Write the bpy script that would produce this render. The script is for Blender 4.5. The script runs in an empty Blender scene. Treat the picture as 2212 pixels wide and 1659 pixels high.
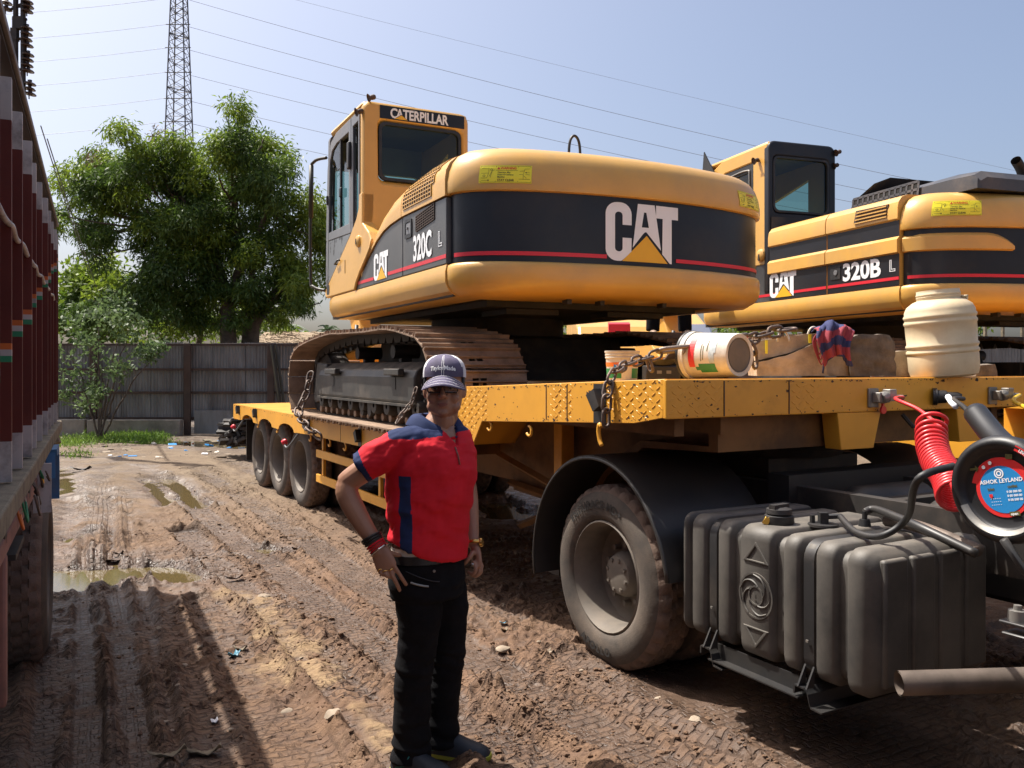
import bpy, bmesh, math, random
import numpy as np
from mathutils import Matrix, Vector
from mathutils.geometry import tessellate_polygon
random.seed(7); RNG = np.random.default_rng(7)
R = math.radians
S = bpy.context.scene
COL = S.collection

# ---------------------------------------------------------------- camera, sky, sun, exposure
CAMH = 1.667
cam_d = bpy.data.cameras.new('camera'); cam = bpy.data.objects.new('camera', cam_d); COL.objects.link(cam)
cam.location = (0, 0, CAMH); cam.rotation_euler = (R(90), 0, 0)
cam_d.sensor_width = 36.0; cam_d.sensor_fit = 'HORIZONTAL'; cam_d.lens = 36.0 * 1854 / 2212
cam_d.shift_y = -(829.5 - 795) / 2212
cam_d.clip_start = 0.05; cam_d.clip_end = 3000
S.camera = cam
SUN_H = Vector((-0.877, 0.480)).normalized(); SUN_EL = R(60.5)
world = bpy.data.worlds.new('World'); S.world = world; world.use_nodes = True
wn = world.node_tree; bg = wn.nodes['Background']
sky = wn.nodes.new('ShaderNodeTexSky'); sky.sky_type = 'NISHITA'; sky.sun_disc = False
sky.sun_elevation = SUN_EL; sky.sun_rotation = math.atan2(SUN_H.x, SUN_H.y)
sky.altitude = 0; sky.air_density = 0.78; sky.dust_density = 5.0; sky.ozone_density = 0.75
wn.links.new(sky.outputs[0], bg.inputs[0]); bg.inputs[1].default_value = 0.12
sun_d = bpy.data.lights.new('sun', 'SUN'); sun = bpy.data.objects.new('sun', sun_d); COL.objects.link(sun)
sun_d.energy = 5.0; sun_d.angle = R(0.55); sun_d.color = (1.0, 0.95, 0.87)
sdir = Vector((SUN_H.x * math.cos(SUN_EL), SUN_H.y * math.cos(SUN_EL), math.sin(SUN_EL)))
sun.rotation_euler = sdir.to_track_quat('Z', 'Y').to_euler()
S.view_settings.view_transform = 'Standard'; S.view_settings.look = 'None'
S.view_settings.exposure = 0.78; S.view_settings.gamma = 1.0; S.view_settings.use_curve_mapping = False
S.render.engine = 'CYCLES'
try:
    S.cycles.max_bounces = 7; S.cycles.transparent_max_bounces = 12; S.cycles.use_denoising = True
except Exception: pass

# ---------------------------------------------------------------- helpers
def tag(o, label=None, cat=None, group=None, kind=None):
    if label: o['label'] = label
    if cat: o['category'] = cat
    if group: o['group'] = group
    if kind: o['kind'] = kind
    return o
def empty(name, loc, label=None, cat=None, group=None):
    o = bpy.data.objects.new(name, None); COL.objects.link(o); o.location = loc
    o.empty_display_size = 0.1
    return tag(o, label, cat, group)
def wloc(o):
    v = Vector((0, 0, 0))
    while o is not None:
        v += Vector(o.location); o = o.parent
    return v
def G(px, py, z=0.0):
    """ground (or height z) point seen at a place of the 2212 px wide photograph"""
    Y = 1854 * (CAMH - z) / (py - 795); return Vector(((px - 1106) / 1854 * Y, Y, z))
def at(px, py, Y):
    return Vector(((px - 1106) / 1854 * Y, Y, CAMH - (py - 795) / 1854 * Y))

class MB:
    def __init__(s): s.v = []; s.f = []; s.m = []
    def add(s, vs, fs, m=0):
        n = len(s.v); s.v += [tuple(p) for p in vs]
        for f in fs: s.f.append(tuple(i + n for i in f)); s.m.append(m)
        return s
    def box(s, x0, x1, y0, y1, z0, z1, m=0, M=None):
        P = [(x0,y0,z0),(x1,y0,z0),(x1,y1,z0),(x0,y1,z0),(x0,y0,z1),(x1,y0,z1),(x1,y1,z1),(x0,y1,z1)]
        if M is not None: P = [M @ Vector(p) for p in P]
        return s.add(P, [(0,3,2,1),(4,5,6,7),(0,1,5,4),(1,2,6,5),(2,3,7,6),(3,0,4,7)], m)
    def prism(s, prof, fn0, fn1, m=0, caps=True):
        """prof: 2-D polygon; fn0/fn1 map it to the two end faces"""
        n = len(prof); P = [fn0(*p) for p in prof] + [fn1(*p) for p in prof]
        F = [(i, (i+1) % n, n+(i+1) % n, n+i) for i in range(n)]
        if caps:
            for t in tessellate_polygon([[Vector((p[0], p[1], 0)) for p in prof]]):
                F.append(tuple(t)); F.append(tuple(n+i for i in reversed(t)))
        return s.add(P, F, m)
    def prism_y(s, prof, y0, y1, m=0): return s.prism(prof, lambda a,b:(a,y0,b), lambda a,b:(a,y1,b), m)
    def prism_x(s, prof, x0, x1, m=0): return s.prism(prof, lambda a,b:(x0,a,b), lambda a,b:(x1,a,b), m)
    def prism_z(s, prof, z0, z1, m=0): return s.prism(prof, lambda a,b:(a,b,z0), lambda a,b:(a,b,z1), m)
    def flat(s, prof, fn, m=0):
        P = [fn(*p) for p in prof]
        return s.add(P, [tuple(t) for t in tessellate_polygon([[Vector((p[0], p[1], 0)) for p in prof]])], m)
    def ring(s, outer, inner, fn0, fn1, m=0):
        """frame between two loops with the same count of points, given a thickness"""
        n = len(outer); P = [fn0(*p) for p in outer]+[fn0(*p) for p in inner]+[fn1(*p) for p in outer]+[fn1(*p) for p in inner]
        F = []
        for i in range(n):
            j = (i+1) % n
            F += [(i,j,n+j,n+i),(2*n+i,3*n+i,3*n+j,2*n+j),(i,2*n+i,2*n+j,j),(n+i,n+j,3*n+j,3*n+i)]
        return s.add(P, F, m)
    def tube(s, pts, r, n=8, m=0, caps=True, flat=1.0, up=None):
        pts = [Vector(p) for p in pts]; rs = r if isinstance(r, (list, tuple)) else [r]*len(pts)
        V = []; F = []; prev = None
        for i, p in enumerate(pts):
            d = (pts[min(i+1, len(pts)-1)] - pts[max(i-1, 0)])
            d = d.normalized() if d.length > 1e-9 else Vector((0,0,1))
            if prev is None:
                a = Vector(up) if up is not None else (Vector((0,0,1)) if abs(d.z) < .9 else Vector((1,0,0)))
            else: a = prev
            b = d.cross(a)
            if b.length < 1e-6: a = Vector((1,0,0)); b = d.cross(a)
            b.normalize(); a = b.cross(d).normalized(); prev = a
            for k in range(n):
                t = 2*math.pi*k/n; V.append(p + a*(math.cos(t)*rs[i]*flat) + b*(math.sin(t)*rs[i]))
        L = len(pts)
        for i in range(L-1):
            for k in range(n):
                k2 = (k+1) % n; F.append((i*n+k, i*n+k2, (i+1)*n+k2, (i+1)*n+k))
        if caps: F.append(tuple(range(n-1, -1, -1))); F.append(tuple((L-1)*n+k for k in range(n)))
        return s.add(V, F, m)
    def lathe(s, prof, n=24, M=None, m=0, close=False):
        """prof: (radius, axial); axis = local z"""
        V = []; F = []; L = len(prof)
        for k in range(n):
            t = 2*math.pi*k/n
            for (r, z) in prof:
                p = Vector((r*math.cos(t), r*math.sin(t), z)); V.append(M @ p if M is not None else p)
        for k in range(n):
            k2 = (k+1) % n
            for i in range(L-1 if not close else L):
                j = (i+1) % L; F.append((k*L+i, k2*L+i, k2*L+j, k*L+j))
        return s.add(V, F, m)
    def loft(s, rings, m=0, closed=True, cap0=True, cap1=True):
        n = len(rings[0]); V = [p for r_ in rings for p in r_]; F = []
        for i in range(len(rings)-1):
            for k in range(n if closed else n-1):
                k2 = (k+1) % n; F.append((i*n+k, i*n+k2, (i+1)*n+k2, (i+1)*n+k))
        if cap0: F.append(tuple(range(n-1, -1, -1)))
        if cap1: F.append(tuple((len(rings)-1)*n+k for k in range(n)))
        return s.add(V, F, m)
    def mesh(s, name, mats, M=None, off=None, smooth=40, recalc=True):
        me = bpy.data.meshes.new(name)
        V = np.array(s.v, dtype=np.float64).reshape(-1, 3)
        if M is not None:
            A = np.array(M); V = V @ A[:3,:3].T + A[:3,3]
        if off is not None: V = V - np.array(off)
        me.from_pydata(V.tolist(), [], s.f)
        for mm in (mats if isinstance(mats, (list, tuple)) else [mats]): me.materials.append(mm)
        me.polygons.foreach_set('material_index', s.m)
        if recalc:
            bm = bmesh.new(); bm.from_mesh(me); bmesh.ops.recalc_face_normals(bm, faces=bm.faces); bm.to_mesh(me); bm.free()
        if smooth:
            me.polygons.foreach_set('use_smooth', [True]*len(me.polygons))
            if smooth < 180: me.set_sharp_from_angle(angle=R(smooth))
        me.update(); return me
    def build(s, name, mats, parent=None, M=None, smooth=40, bevel=0, recalc=True, loc=None):
        """verts are world coordinates after M; the object sits at its parent's place"""
        base = wloc(parent) if parent is not None else Vector(loc or (0,0,0))
        me = s.mesh(name, mats, M, base, smooth, recalc)
        o = bpy.data.objects.new(name, me); COL.objects.link(o)
        if parent is not None: o.parent = parent
        elif loc is not None: o.location = loc
        if bevel:
            b = o.modifiers.new('bevel', 'BEVEL'); b.width = bevel; b.segments = 2; b.limit_method = 'ANGLE'; b.angle_limit = R(35)
        return o
def inst(name, me, parent, MW):
    o = bpy.data.objects.new(name, me); COL.objects.link(o); o.parent = parent
    o.matrix_local = Matrix.Translation(-wloc(parent)) @ MW if parent is not None else MW
    return o
def frame(O, u, zs=1.0, z0=0.0, k=1.0):
    """local x along u, local y to its left, local z up (k: unit length)"""
    u = Vector((u[0], u[1])).normalized()
    return Matrix(((u.x*k, -u.y*k, 0, O[0]), (u.y*k, u.x*k, 0, O[1]), (0, 0, k, z0), (0, 0, 0, 1)))
def txt(string, size=1.0, bold=0.0, xs=1.0, align='LEFT', space=1.0):
    """lettering as flat polygons: (verts2d, faces)"""
    c = bpy.data.curves.new('t', 'FONT'); c.body = string; c.size = size; c.offset = bold*size; c.align_x = align; c.space_character = space
    c.resolution_u = 3
    o = bpy.data.objects.new('t', c); me = o.to_mesh()
    V = [(v.co.x*xs, v.co.y) for v in me.vertices]; F = [tuple(p.vertices) for p in me.polygons]
    o.to_mesh_clear(); bpy.data.objects.remove(o); bpy.data.curves.remove(c)
    return V, F
def put_txt(mb, string, fn, size, bold=0.02, xs=1.0, align='LEFT', space=1.0, m=0):
    V, F = txt(string, size, bold, xs, align, space); mb.add([fn(*p) for p in V], F, m); return mb
def rrect(x0, x1, y0, y1, r, n=4):
    P = []
    for (cx, cy, a0) in ((x1-r, y1-r, 0), (x0+r, y1-r, 90), (x0+r, y0+r, 180), (x1-r, y0+r, 270)):
        for k in range(n+1):
            a = R(a0+90*k/n); P.append((cx+r*math.cos(a), cy+r*math.sin(a)))
    return P
def quad_path(p0, p1, p2, n=12):
    p0, p1, p2 = Vector(p0), Vector(p1), Vector(p2)
    return [p0*(1-t)**2 + p1*2*t*(1-t) + p2*t*t for t in [i/n for i in range(n+1)]]
def spline(P, n=8):
    P = [Vector(p) for p in P]; out = []
    for i in range(len(P)-1):
        a = P[max(i-1,0)]; b = P[i]; c = P[i+1]; d = P[min(i+2, len(P)-1)]
        for k in range(n):
            t = k/n; out.append(0.5*((2*b)+(c-a)*t+(2*a-5*b+4*c-d)*t*t+(3*b-a-3*c+d)*t**3))
    out.append(P[-1]); return out
def interp(x, T):
    if x <= T[0][0]: return T[0][1]
    for (a, b), (c, d) in zip(T, T[1:]):
        if x <= c: return b + (d-b)*(x-a)/(c-a) if c > a else d
    return T[-1][1]

# ---------------------------------------------------------------- materials
def mat(name, col, rough=0.5, metal=0.0, var=0.15, vscale=3.0, dirt=None, dirt_amt=0.0, dscale=2.0, bump=0.0, bscale=60.0,
        spec=0.5, coat=0.0, col2=None, trans=0.0, sub=0.0, sheen=0.0, dlo=0.48, dhi=0.72, stretch=None, updirt=0.0):
    m = bpy.data.materials.new(name); m.use_nodes = True; nt = m.node_tree; N = nt.nodes; L = nt.links
    b = N['Principled BSDF']
    b.inputs['Roughness'].default_value = rough; b.inputs['Metallic'].default_value = metal
    b.inputs['Specular IOR Level'].default_value = spec; b.inputs['Coat Weight'].default_value = coat
    b.inputs['Coat Roughness'].default_value = 0.12
    b.inputs['Transmission Weight'].default_value = trans
    if sheen: b.inputs['Sheen Weight'].default_value = sheen
    geo = N.new('ShaderNodeNewGeometry'); vec = geo.outputs['Position']
    if stretch:
        mp = N.new('ShaderNodeMapping'); mp.inputs['Scale'].default_value = stretch; L.new(vec, mp.inputs[0]); vec = mp.outputs[0]
    def noise(sc, det=5, ro=0.6):
        n = N.new('ShaderNodeTexNoise'); n.inputs['Scale'].default_value = sc; n.inputs['Detail'].default_value = det
        n.inputs['Roughness'].default_value = ro; L.new(vec, n.inputs['Vector']); return n.outputs['Fac']
    def ramp(src, lo, hi):
        r_ = N.new('ShaderNodeMapRange'); r_.inputs[1].default_value = lo; r_.inputs[2].default_value = hi; r_.clamp = True
        L.new(src, r_.inputs[0]); return r_.outputs[0]
    def mix(fac, a, c2):
        x = N.new('ShaderNodeMix'); x.data_type = 'RGBA'
        if isinstance(fac, float): x.inputs[0].default_value = fac
        else: L.new(fac, x.inputs[0])
        for i, c in ((6, a), (7, c2)):
            if isinstance(c, tuple): x.inputs[i].default_value = (*c, 1)
            else: L.new(c, x.inputs[i])
        return x.outputs[2]
    c2 = col2 or tuple(c*(1-var) for c in col); c1 = col if col2 else tuple(min(1, c*(1+var)) for c in col)
    cur = mix(ramp(noise(vscale), .35, .65), c1, c2)
    rr = None
    if dirt is not None and dirt_amt > 0:
        f = ramp(noise(dscale, 8, .68), dlo, dhi)
        mu = N.new('ShaderNodeMath'); mu.operation = 'MULTIPLY'; mu.inputs[1].default_value = dirt_amt; L.new(f, mu.inputs[0])
        cur = mix(mu.outputs[0], cur, dirt); rr = mu.outputs[0]
    if dirt is not None and updirt > 0:       # dust that settles on level faces
        sx = N.new('ShaderNodeSeparateXYZ'); L.new(geo.outputs['Normal'], sx.inputs[0])
        f1 = ramp(sx.outputs[2], .35, .95); f2 = ramp(noise(dscale*2.3, 6, .65), .3, .62)
        mu = N.new('ShaderNodeMath'); mu.operation = 'MULTIPLY'; L.new(f1, mu.inputs[0]); L.new(f2, mu.inputs[1])
        mv = N.new('ShaderNodeMath'); mv.operation = 'MULTIPLY'; mv.inputs[1].default_value = updirt; L.new(mu.outputs[0], mv.inputs[0])
        cur = mix(mv.outputs[0], cur, dirt)
    L.new(cur, b.inputs['Base Color'])
    if rr is not None:
        ro = N.new('ShaderNodeMapRange'); ro.inputs[3].default_value = rough; ro.inputs[4].default_value = min(1, rough+.35)
        L.new(rr, ro.inputs[0]); L.new(ro.outputs[0], b.inputs['Roughness'])
    if bump > 0:
        bp = N.new('ShaderNodeBump'); bp.inputs['Strength'].default_value = bump; bp.inputs['Distance'].default_value = 0.01
        L.new(noise(bscale, 6, .65), bp.inputs['Height']); L.new(bp.outputs[0], b.inputs['Normal'])
    return m
DUST = (.33, .25, .18)
M = {}
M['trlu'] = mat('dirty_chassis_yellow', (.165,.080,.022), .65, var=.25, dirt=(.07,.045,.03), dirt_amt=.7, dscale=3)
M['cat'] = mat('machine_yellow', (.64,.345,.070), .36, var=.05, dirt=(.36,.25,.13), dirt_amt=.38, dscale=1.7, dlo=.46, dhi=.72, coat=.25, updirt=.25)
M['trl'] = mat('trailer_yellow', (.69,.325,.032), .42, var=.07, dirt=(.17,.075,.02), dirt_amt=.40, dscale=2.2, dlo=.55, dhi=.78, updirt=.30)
M['black'] = mat('decal_black', (.013,.014,.018), .33, spec=.35, var=.2, dirt=DUST, dirt_amt=.07, dscale=1.5)
M['side_black'] = mat('dusty_black_panel', (.030,.031,.035), .32, var=.2, dirt=(.28,.26,.23), dirt_amt=.38, dscale=1.1, dlo=.3, dhi=.75)
M['white'] = mat('decal_white', (.80,.80,.80), .4, var=.03)
M['red'] = mat('decal_red', (.62,.02,.035), .4, var=.05)
M['tri'] = mat('triangle_yellow', (.80,.42,.015), .4, var=.03)
M['grey'] = mat('cab_grey', (.16,.16,.165), .4, var=.08, dirt=DUST, dirt_amt=.25)
M['dark'] = mat('dark_parts', (.018,.018,.019), .5, var=.3, dirt=DUST, dirt_amt=.12)
M['plastic'] = mat('black_plastic', (.016,.016,.017), .42, var=.2, dirt=(.13,.11,.085), dirt_amt=.25, dscale=3.0, dlo=.35, dhi=.8)
M['under'] = mat('greasy_black_steel', (.022,.019,.017), .65, var=.4, dirt=(.14,.10,.07), dirt_amt=.35, dscale=5)
M['rustshoe'] = mat('rusty_track_steel', (.25,.165,.11), .62, var=.3, vscale=7, dirt=(.33,.23,.16), dirt_amt=.6, dscale=5, bump=.35, bscale=70, metal=.15)
M['frame'] = mat('track_frame_black', (.035,.034,.032), .5, var=.25, dirt=(.27,.22,.17), dirt_amt=.30, dscale=4, bump=.15, bscale=40, updirt=.75)
M['tyre'] = mat('tyre_rubber', (.038,.034,.031), .8, var=.25, dirt=(.20,.15,.11), dirt_amt=.62, dscale=4.2, dlo=.28, dhi=.75, bump=.25, bscale=120)
M['tread'] = mat('muddy_tread', (.075,.055,.042), .9, var=.3, dirt=(.27,.18,.135), dirt_amt=.8, dscale=6, dlo=.3, dhi=.7, bump=.5, bscale=90)
M['tyretext'] = mat('tyre_lettering', (.022,.020,.019), .7, var=.2)
M['rim'] = mat('dusty_rim', (.12,.105,.09), .6, var=.25, dirt=(.25,.205,.16), dirt_amt=.65, dscale=5, dlo=.3, dhi=.7, metal=.2)
M['brown'] = mat('truck_brown', (.115,.022,.016), .6, spec=.3, var=.12, dirt=(.14,.06,.045), dirt_amt=.3, dscale=4)
M['rail'] = mat('grey_rail', (.20,.185,.175), .65, var=.15, dirt=(.09,.07,.06), dirt_amt=.6, dscale=4)
M['rail_shade'] = mat('rail_shade_dark', (.035,.026,.024), .8, var=.2)  # near-black for the shade under the lorry's top rail
M['tank'] = mat('dusty_tank_plastic', (.026,.026,.026), .5, var=.15, dirt=(.18,.158,.13), dirt_amt=.56, dscale=2.6, dlo=.28, dhi=.75, bump=.08, bscale=120, updirt=.65)
M['cover'] = mat('engine_cover_black', (.045,.045,.05), .42, var=.1, dirt=DUST, dirt_amt=.25)
M['tw'] = mat('truck_white', (.44,.41,.40), .6, var=.1, dirt=(.10,.085,.075), dirt_amt=.65, dscale=5, dlo=.5, dhi=.66)
M['orange'] = mat('flag_orange', (.55,.13,.02), .55, var=.12, dirt=(.2,.12,.08), dirt_amt=.3)
M['fgreen'] = mat('flag_green', (.02,.22,.10), .55, var=.12, dirt=(.15,.12,.08), dirt_amt=.3)
M['wood'] = mat('weathered_wood', (.20,.165,.11), .8, var=.3, vscale=9, dirt=(.09,.07,.05), dirt_amt=.6, dscale=7, bump=.4, bscale=45)
M['pink'] = mat('faded_pink_paint', (.26,.12,.095), .7, var=.15, dirt=(.14,.09,.07), dirt_amt=.6, dscale=6)
M['blue'] = mat('faded_blue_paint', (.05,.17,.36), .55, var=.2, dirt=(.2,.15,.12), dirt_amt=.5)
M['steel'] = mat('worn_steel', (.20,.165,.14), .5, metal=.5, var=.2, dirt=(.17,.10,.065), dirt_amt=.6, dscale=8, bump=.2)
M['chain'] = mat('rusty_chain', (.115,.085,.07), .55, metal=.35, var=.3, vscale=12, dirt=(.20,.12,.08), dirt_amt=.5, dscale=10)
M['galv'] = mat('galvanised_lattice', (.13,.135,.14), .55, metal=.3, var=.15, dirt=(.08,.06,.05), dirt_amt=.4)
M['porc'] = mat('brown_porcelain', (.045,.028,.022), .25, var=.1)
M['wire'] = mat('conductor', (.17,.18,.20), .5, metal=.3, var=.02)
M['sheet'] = mat('corrugated_zinc', (.20,.20,.198), .5, metal=.25, var=.25, vscale=2.2, dirt=(.10,.07,.055), dirt_amt=.65, dscale=1.6, dlo=.46, dhi=.7, stretch=(1.6,1.6,.35))
M['olive'] = mat('dark_olive_rail', (.035,.030,.018), .5, var=.2)
M['post'] = mat('rusty_post', (.062,.038,.028), .75, var=.3, dirt=(.12,.06,.035), dirt_amt=.5)
M['conc'] = mat('stained_concrete', (.27,.24,.20), .85, var=.2, dirt=(.10,.085,.065), dirt_amt=.7, dscale=1.8, bump=.4, bscale=25)
M['bark'] = mat('bark', (.10,.075,.055), .9, var=.35, vscale=5, bump=.6, bscale=18)
M['thatch'] = mat('dry_thatch', (.24,.175,.11), .9, var=.35, vscale=14, dirt=(.14,.10,.07), dirt_amt=.6, dscale=6)
M['skin'] = mat('skin', (.35,.185,.115), .48, var=.07, vscale=9, bump=.05, bscale=260, col2=(.29,.145,.09))
M['lips'] = mat('lips', (.22,.085,.068), .45, var=.06)
M['hair'] = mat('hair', (.010,.009,.009), .5, var=.3, vscale=80)
M['shirt'] = mat('red_cotton', (.60,.013,.026), .8, var=.08, vscale=6, bump=.12, bscale=420, spec=.25)
M['navy'] = mat('navy_cotton', (.016,.028,.085), .85, var=.1, bump=.12, bscale=420, spec=.25)
M['jeans'] = mat('black_denim', (.0060,.0060,.0075), .9, spec=.18, var=.3, vscale=12, bump=.15, bscale=350)
M['jeans2'] = mat('denim_seam', (.03,.03,.034), .8, var=.1)
M['bucket2'] = mat('cap_white_mesh', (.62,.62,.64), .8, var=.05, bump=.3, bscale=500)
M['belt'] = mat('belt_leather', (.010,.010,.011), .35, var=.1)
M['capnavy'] = mat('cap_navy', (.085,.072,.125), .85, var=.2, vscale=30, bump=.12, bscale=400)
M['capbrim'] = mat('cap_brim', (.115,.10,.165), .85, var=.15, vscale=30, bump=.12, bscale=400)
M['gold'] = mat('gold', (.70,.45,.14), .25, metal=1.0, var=.05)
M['teal'] = mat('teal_trim', (.01,.17,.15), .5, var=.05)
M['lime'] = mat('lime_sole', (.33,.34,.03), .6, var=.1, dirt=(.2,.14,.1), dirt_amt=.4)
M['shoe'] = mat('shoe_grey', (.020,.025,.034), .6, var=.15)
M['barrel'] = mat('yellowed_plastic', (.62,.52,.34), .5, var=.06, vscale=4, dirt=(.40,.26,.14), dirt_amt=.5, dscale=3.5, dlo=.42, dhi=.75, updirt=.4)
M['stone'] = mat('old_timber_block', (.40,.32,.23), .85, var=.25, vscale=8, dirt=(.10,.075,.055), dirt_amt=.6, dscale=5, bump=.5, bscale=30)
M['darkstone'] = mat('dark_split_timber', (.12,.095,.072), .8, var=.4, vscale=9, dirt=(.20,.155,.11), dirt_amt=.5, dscale=7, bump=.7, bscale=24)
M['clothred'] = mat('faded_red_cloth', (.27,.040,.055), .9, var=.15, bump=.2, bscale=200)
M['clothblue'] = mat('faded_blue_cloth', (.030,.036,.105), .9, var=.15, bump=.2, bscale=200)
M['bucket'] = mat('bucket_white', (.62,.58,.50), .5, var=.08, dirt=(.27,.20,.14), dirt_amt=.55, dscale=7)
M['bgreen'] = mat('label_green', (.02,.20,.07), .5, var=.1)
M['borange'] = mat('label_orange', (.75,.17,.02), .5, var=.1)
M['bred'] = mat('label_red', (.62,.03,.03), .5, var=.1)
M['sticker'] = mat('warning_yellow', (.86,.74,.03), .45, var=.03)
M['stickerred'] = mat('warning_red', (.60,.05,.02), .5, var=.03)
M['ink'] = mat('ink', (.10,.085,.02), .6, var=.05)
M['hose'] = mat('red_hose', (.58,.025,.03), .35, var=.1, dirt=(.2,.08,.06), dirt_amt=.25)
M['hosey'] = mat('yellow_hose', (.62,.38,.02), .4, var=.1)
M['lblue'] = mat('label_blue', (.02,.22,.52), .4, var=.03)
M['lred'] = mat('label_bright_red', (.66,.03,.03), .4, var=.03)
M['alu'] = mat('cast_aluminium', (.24,.23,.21), .5, metal=.6, var=.2, dirt=DUST, dirt_amt=.4, dscale=12)
M['pipe'] = mat('exhaust_pipe', (.135,.105,.085), .6, metal=.3, var=.3, dirt=(.06,.045,.035), dirt_amt=.6, dscale=6)
M['brass'] = mat('brass', (.60,.36,.08), .35, metal=1, var=.1)
M['filter'] = mat('filter_black', (.011,.011,.012), .45, var=.2, bump=.05, bscale=300)
M['chip'] = mat('rusty_paint_chip', (.055,.030,.020), .8, var=.4, vscale=40)
M['chrome'] = mat('chrome', (.62,.62,.62), .12, metal=1, var=.02)
M['palestone'] = mat('pale_stone', (.26,.205,.15), .85, var=.25, vscale=12, bump=.4, bscale=60)
M['paper'] = mat('paper_scrap', (.70,.72,.76), .7, var=.05)
M['bluepl'] = mat('blue_plastic_scrap', (.05,.17,.24), .4, var=.15)
M['strap'] = mat('black_rubber_strap', (.014,.014,.015), .55, var=.2, dirt=DUST, dirt_amt=.15)

def glass(name, col=(.55,.80,.74), rough=.02, tint=.55):
    m = bpy.data.materials.new(name); m.use_nodes = True; nt = m.node_tree; N = nt.nodes; L = nt.links
    N.remove(N['Principled BSDF']); out = N['Material Output']
    t = N.new('ShaderNodeBsdfTransparent'); t.inputs[0].default_value = (*col, 1)
    g = N.new('ShaderNodeBsdfGlossy'); g.inputs['Roughness'].default_value = rough
    fr = N.new('ShaderNodeFresnel'); fr.inputs[0].default_value = 1.5
    mx = N.new('ShaderNodeMixShader'); L.new(fr.outputs[0], mx.inputs[0]); L.new(t.outputs[0], mx.inputs[1]); L.new(g.outputs[0], mx.inputs[2])
    L.new(mx.outputs[0], out.inputs[0]); return m
M['glass'] = glass('tinted_cab_glass', (.44,.60,.57))
M['lens'] = glass('spectacle_lens', (.62,.60,.60))

def leafmat(name, c1, c2, transl=.35):
    m = bpy.data.materials.new(name); m.use_nodes = True; nt = m.node_tree; N = nt.nodes; L = nt.links
    b = N['Principled BSDF']; b.inputs['Roughness'].default_value = .55
    geo = N.new('ShaderNodeNewGeometry')
    n = N.new('ShaderNodeTexNoise'); n.inputs['Scale'].default_value = .9; n.inputs['Detail'].default_value = 3; L.new(geo.outputs['Position'], n.inputs[0])
    rp = N.new('ShaderNodeMapRange'); rp.inputs[1].default_value = .35; rp.inputs[2].default_value = .65; L.new(n.outputs[0], rp.inputs[0])
    ad = N.new('ShaderNodeMath'); ad.operation = 'MULTIPLY_ADD'; ad.inputs[1].default_value = .55; L.new(geo.outputs['Random Per Island'], ad.inputs[0])
    ml = N.new('ShaderNodeMath'); ml.operation = 'MULTIPLY'; ml.inputs[1].default_value = .5; L.new(rp.outputs[0], ml.inputs[0]); L.new(ml.outputs[0], ad.inputs[2])
    x = N.new('ShaderNodeMix'); x.data_type = 'RGBA'; L.new(ad.outputs[0], x.inputs[0]); x.inputs[6].default_value = (*c1,1); x.inputs[7].default_value = (*c2,1)
    L.new(x.outputs[2], b.inputs['Base Color'])
    tr = N.new('ShaderNodeBsdfTranslucent'); L.new(x.outputs[2], tr.inputs[0])
    mx = N.new('ShaderNodeMixShader'); mx.inputs[0].default_value = transl
    L.new(b.outputs[0], mx.inputs[1]); L.new(tr.outputs[0], mx.inputs[2]); L.new(mx.outputs[0], N['Material Output'].inputs[0])
    return m
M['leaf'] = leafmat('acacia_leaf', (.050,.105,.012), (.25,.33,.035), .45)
M['leafdark'] = leafmat('dark_leaf', (.030,.068,.012), (.11,.18,.026), .4)  # darker leaf copy that colours in the shaded clumps of the crown
M['leaflight'] = leafmat('light_leaf', (.09,.17,.02), (.22,.32,.05), .45)
M['shrub'] = leafmat('shrub_leaf', (.06,.105,.035), (.15,.215,.08), .4)
M['drybrown'] = leafmat('dry_leaf', (.13,.09,.05), (.22,.16,.09), .2)
M['palm'] = leafmat('palm_leaf', (.06,.10,.05), (.10,.15,.07))
M['grass'] = leafmat('grass_blade', (.10,.20,.02), (.20,.30,.05))
# ================================================================ ground
def _hash(ix, iy, seed):
    n = (ix.astype(np.int64)*374761393 + iy.astype(np.int64)*668265263 + seed*982451653) & 0x7fffffff
    n = ((n ^ (n >> 13)) * 1274126177) & 0x7fffffff
    return ((n ^ (n >> 16)) & 0xffff) / 65535.0
def vnoise(x, y, seed=0):
    ix = np.floor(x); iy = np.floor(y); fx = x-ix; fy = y-iy
    ux = fx*fx*fx*(fx*(fx*6-15)+10); uy = fy*fy*fy*(fy*(fy*6-15)+10)
    a = _hash(ix, iy, seed); b = _hash(ix+1, iy, seed); c = _hash(ix, iy+1, seed); d = _hash(ix+1, iy+1, seed)
    return (a*(1-ux)+b*ux)*(1-uy) + (c*(1-ux)+d*ux)*uy
def fbm(x, y, o=4, seed=0, g=.5):
    s = 0; a = 1; t = 0
    for i in range(o):
        s = s + a*vnoise(x*2**i + 17.3*i, y*2**i - 9.1*i, seed+i); t += a; a *= g
    return s/t
def sstep(a, b, x):
    t = np.clip((x-a)/(b-a), 0, 1); return t*t*(3-2*t)
def seg(x, y, P):
    """distance to a polyline, length along it, signed side"""
    best = np.full(x.shape, 1e9); al = np.zeros(x.shape); sg = np.zeros(x.shape); acc = 0
    for (x0, y0), (x1, y1) in zip(P, P[1:]):
        dx, dy = x1-x0, y1-y0; L = math.hypot(dx, dy)
        t = np.clip(((x-x0)*dx + (y-y0)*dy)/L**2, 0, 1)
        d = np.hypot(x-x0-t*dx, y-y0-t*dy); c = ((x-x0)*dy-(y-y0)*dx)/L
        k = d < best; best[k] = d[k]; al[k] = (acc+t*L)[k]; sg[k] = c[k]; acc += L
    return best, al, sg
def g2(*pts): return [tuple(G(*p)[:2]) for p in pts]
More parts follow.
